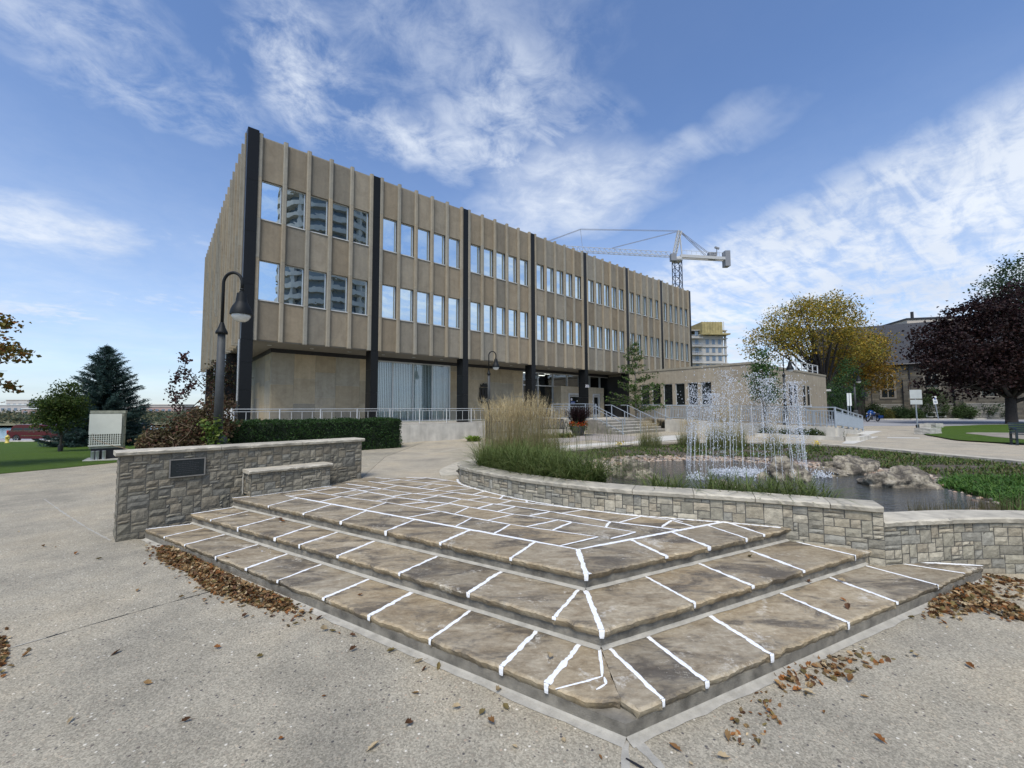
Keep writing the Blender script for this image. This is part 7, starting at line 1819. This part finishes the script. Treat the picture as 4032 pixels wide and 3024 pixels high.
# ---------------------------------------------------------------- tower crane
cY_=130.; cq=AT(1466,700,cY_); zj=AT(1466,550,cY_).z; za=AT(1472,499,cY_).z
jd=Vector((-1,-.155,0)).normalized(); o=empty('tower_crane',(cq.x,cY_,0),0,'white tower crane with lattice jib above the office roof','tower crane')
def lattice(b, a, c, w, h, n, r=.09, tri=False):
    a,c=Vector(a),Vector(c); d=(c-a).normalized(); up=Vector((0,0,1)) if abs(d.z)<.9 else Vector((0,1,0)); s=d.cross(up).normalized(); u=s.cross(d).normalized()
    ch_=[s*(-w/2)-u*h/2,s*(w/2)-u*h/2,s*(w/2)+u*h/2,s*(-w/2)+u*h/2] if not tri else [s*(-w/2)-u*h/2,s*(w/2)-u*h/2,u*h/2]
    for q in ch_: b.bar(a+q,c+q,r*1.5)
    for i in range(n):
        p,q=a.lerp(c,i/n),a.lerp(c,(i+1)/n); m=len(ch_)
        for k in range(m):
            b.bar(p+ch_[k],q+ch_[(k+1)%m],r); b.bar(p+ch_[k],p+ch_[(k+1)%m],r*.8)
b=MB(); lattice(b,(0,0,0),(0,0,zj-2.2),2.2,2.2,20,.13); b.build('mast',M['mast'],o)
b=MB(); b.lathe([(1.5,0),(1.7,.3),(1.7,.9),(1.4,1.3)],(0,0,zj-2.4),16); b.build('slewing_ring',M['crane'],o)
b=MB(); lattice(b,tuple(jd*2+Vector((0,0,zj))),tuple(jd*46+Vector((0,0,zj))),1.5,1.5,26,.075,True); b.build('jib',M['crane'],o)
b=MB(); t=-jd; b.bar(t*1+Vector((0,-.7,zj-.6)),t*17.3+Vector((0,-.7,zj-.6)),.5,.9); b.bar(t*1+Vector((0,.7,zj-.6)),t*17.3+Vector((0,.7,zj-.6)),.5,.9); [b.bar(t*(1.5+i*1.6)+Vector((0,-.9,zj)),t*(1.5+i*1.6)+Vector((0,-.9,zj+1.1)),.07) for i in range(10)]; b.bar(t*1.5+Vector((0,-.9,zj+1.1)),t*16+Vector((0,-.9,zj+1.1)),.08); b.build('counter_jib',M['crane'],o)
b=MB(); c_=t*17.2+Vector((0,0,zj-.7)); b.box((c_.x-.8,c_.y-1.1,c_.z-2.4),(c_.x+.8,c_.y+1.1,c_.z+2.6)); b.build('counterweight',M['ballast'],o)
b=MB(); c_=t*12.6+Vector((0,0,zj+.4)); b.box((c_.x-1.6,c_.y-.7,c_.z-.3),(c_.x+.9,c_.y+.7,c_.z+.8)); b.bar((c_.x+1.2,c_.y,c_.z),(c_.x+1.2,c_.y,c_.z+2.8),.2); b.bar((c_.x+.6,c_.y,c_.z+2.7),(c_.x+2,c_.y,c_.z+2.2),.5); b.build('hoist',M['ballast'],o)
ap=Vector((1.1,0,za)); b=MB(); lattice(b,(0-.6,0,zj+.3),tuple(ap),1.0,1.0,7,.13); b.bar(Vector((1.6,0,zj)),ap,.3); b.build('tower_head',M['crane'],o)
b=MB(); b.box((-2.6,-2.2,zj-2.6),(-.9,-.8,zj-.4)); b.build('cab',M['ballast'],o)
b=MB(); mid=jd*31.5+Vector((0,0,zj+6.2)); 
for y in (-.3,.3):
    off=Vector((0,y,0)); b.bar(ap+off,mid+off,.09); b.bar(mid+off,jd*44+Vector((0,0,zj+.9))+off,.10); b.bar(ap+off,jd*21.5+Vector((0,0,zj+.9))+off,.09); b.bar(ap+off,t*12.5+Vector((0,0,zj))+off,.10); b.bar(ap+off,t*10.2+Vector((0,0,zj))+off,.11)
b.bar(mid,jd*31+Vector((0,0,zj+.9)),.10); b.build('tie_cable',M['cable'],o)
# ---------------------------------------------------------------- river, far bank
wq=-4.2
sheet('river', [[(-2500,60),(-25,60),(-25,130),(-60,1200),(-2500,1200)]], lambda x,y: wq, 0., M['river'], 0)
sheet('far_bank', [[(-900,160),(-420,150),(-170,146),(-110,150),(-70,170),(-60,300),(-60,900),(-2500,900),(-2500,160)]], lambda x,y: -3.4+min(4.5,max(0,(y-150)*.02)), 0., M['farland'], 20.)
rn=random.Random(12)
cols_=[(.44,.42,.40),(.52,.50,.47),(.36,.27,.24),(.30,.28,.27),(.60,.60,.58),(.42,.30,.27)]
for i,(x,yb,w,h,Yd) in enumerate(((15,905,26,6.0,260),(60,905,34,5.2,300),(108,905,30,4.0,235),(150,905,40,5.6,320),(190,905,24,4.2,250),(315,905,46,4.5,260),(345,905,30,5.5,300),(35,905,16,9.5,340),(88,905,14,8.5,360))):
    q=AT(x,yb,Yd); o=empty('riverside_building',(q.x,Yd,-3+min(4.5,(Yd-150)*.02)),rn.uniform(-.2,.2),f'{["low pale","long grey","flat white roofed","long reddish","small grey","wide beige","tan","taller brown","taller pale"][i]} building on the far river bank','building','buildings on the far river bank'); b=MB(); c=cols_[i%6]; b.box((-w/2,0,0),(w/2,12,h),c); b.build('wall',M['ashlar'] if False else P('far_wall',c,.9,var=.1,scale=.3),o); b=MB(); b.box((-w/2-.3,-.3,h),(w/2+.3,12.3,h+.5),(1,1,1)); b.build('roof',M['signwhite'] if i in (0,2,4) else M['beige'],o)
    b=MB(); 
    for k in range(int(w/4)): b.box((-w/2+1+k*4,-.08,h*.45),(-w/2+3+k*4,-.01,h*.72))
    b.build('window_band',M['towerglass'],o)
fb=MB(); pts_=[]
for k in range(520):
    Yd=RNG.uniform(152,300); x=RNG.uniform(-20,440); q=AT(x,890,Yd); z=-3.3+min(4.5,(Yd-150)*.02); pts_.append((q.x,Yd,z+RNG.uniform(.5,2.2)))
Q=np.repeat(np.array(pts_),26,0)+RNG.normal(size=(520*26,3))*np.array([2.2,1.5,.8]); V,cc_=leaf_quads(Q,1.0,[(.07,.09,.05),(.10,.11,.06),(.05,.07,.045),(.16,.14,.07)],0,.8); fb.quads(V,cc_); fb.build('far_trees',M['leaf'],kind='stuff')
# ---------------------------------------------------------------- round tower behind the viewer, mirrored in the office windows
o=empty('round_tower',(82,-41,0),0,'tall round tower with curved balcony bands mirrored in the office windows','tower'); b=MB(); b.lathe([(11,0),(11,88)],(0,0,0),40); b.build('glass_wall',M['towerglass'],o,smooth=True)
for k in range(28):
    b=MB(); z=2+k*3.05; b.lathe([(11.0,z),(12.6,z),(12.6,z+1.15),(12.4,z+1.15),(12.4,z+.2),(11.0,z+.2)],(0,0,0),40); b.build('balcony_band',M['tower'],o)
b=MB()
for k in range(10):
    a=k*2*math.pi/10; b.box((math.cos(a)*11.8-.5,math.sin(a)*11.8-.5,0),(math.cos(a)*11.8+.5,math.sin(a)*11.8+.5,88))
b.build('pier',M['tower'],o)
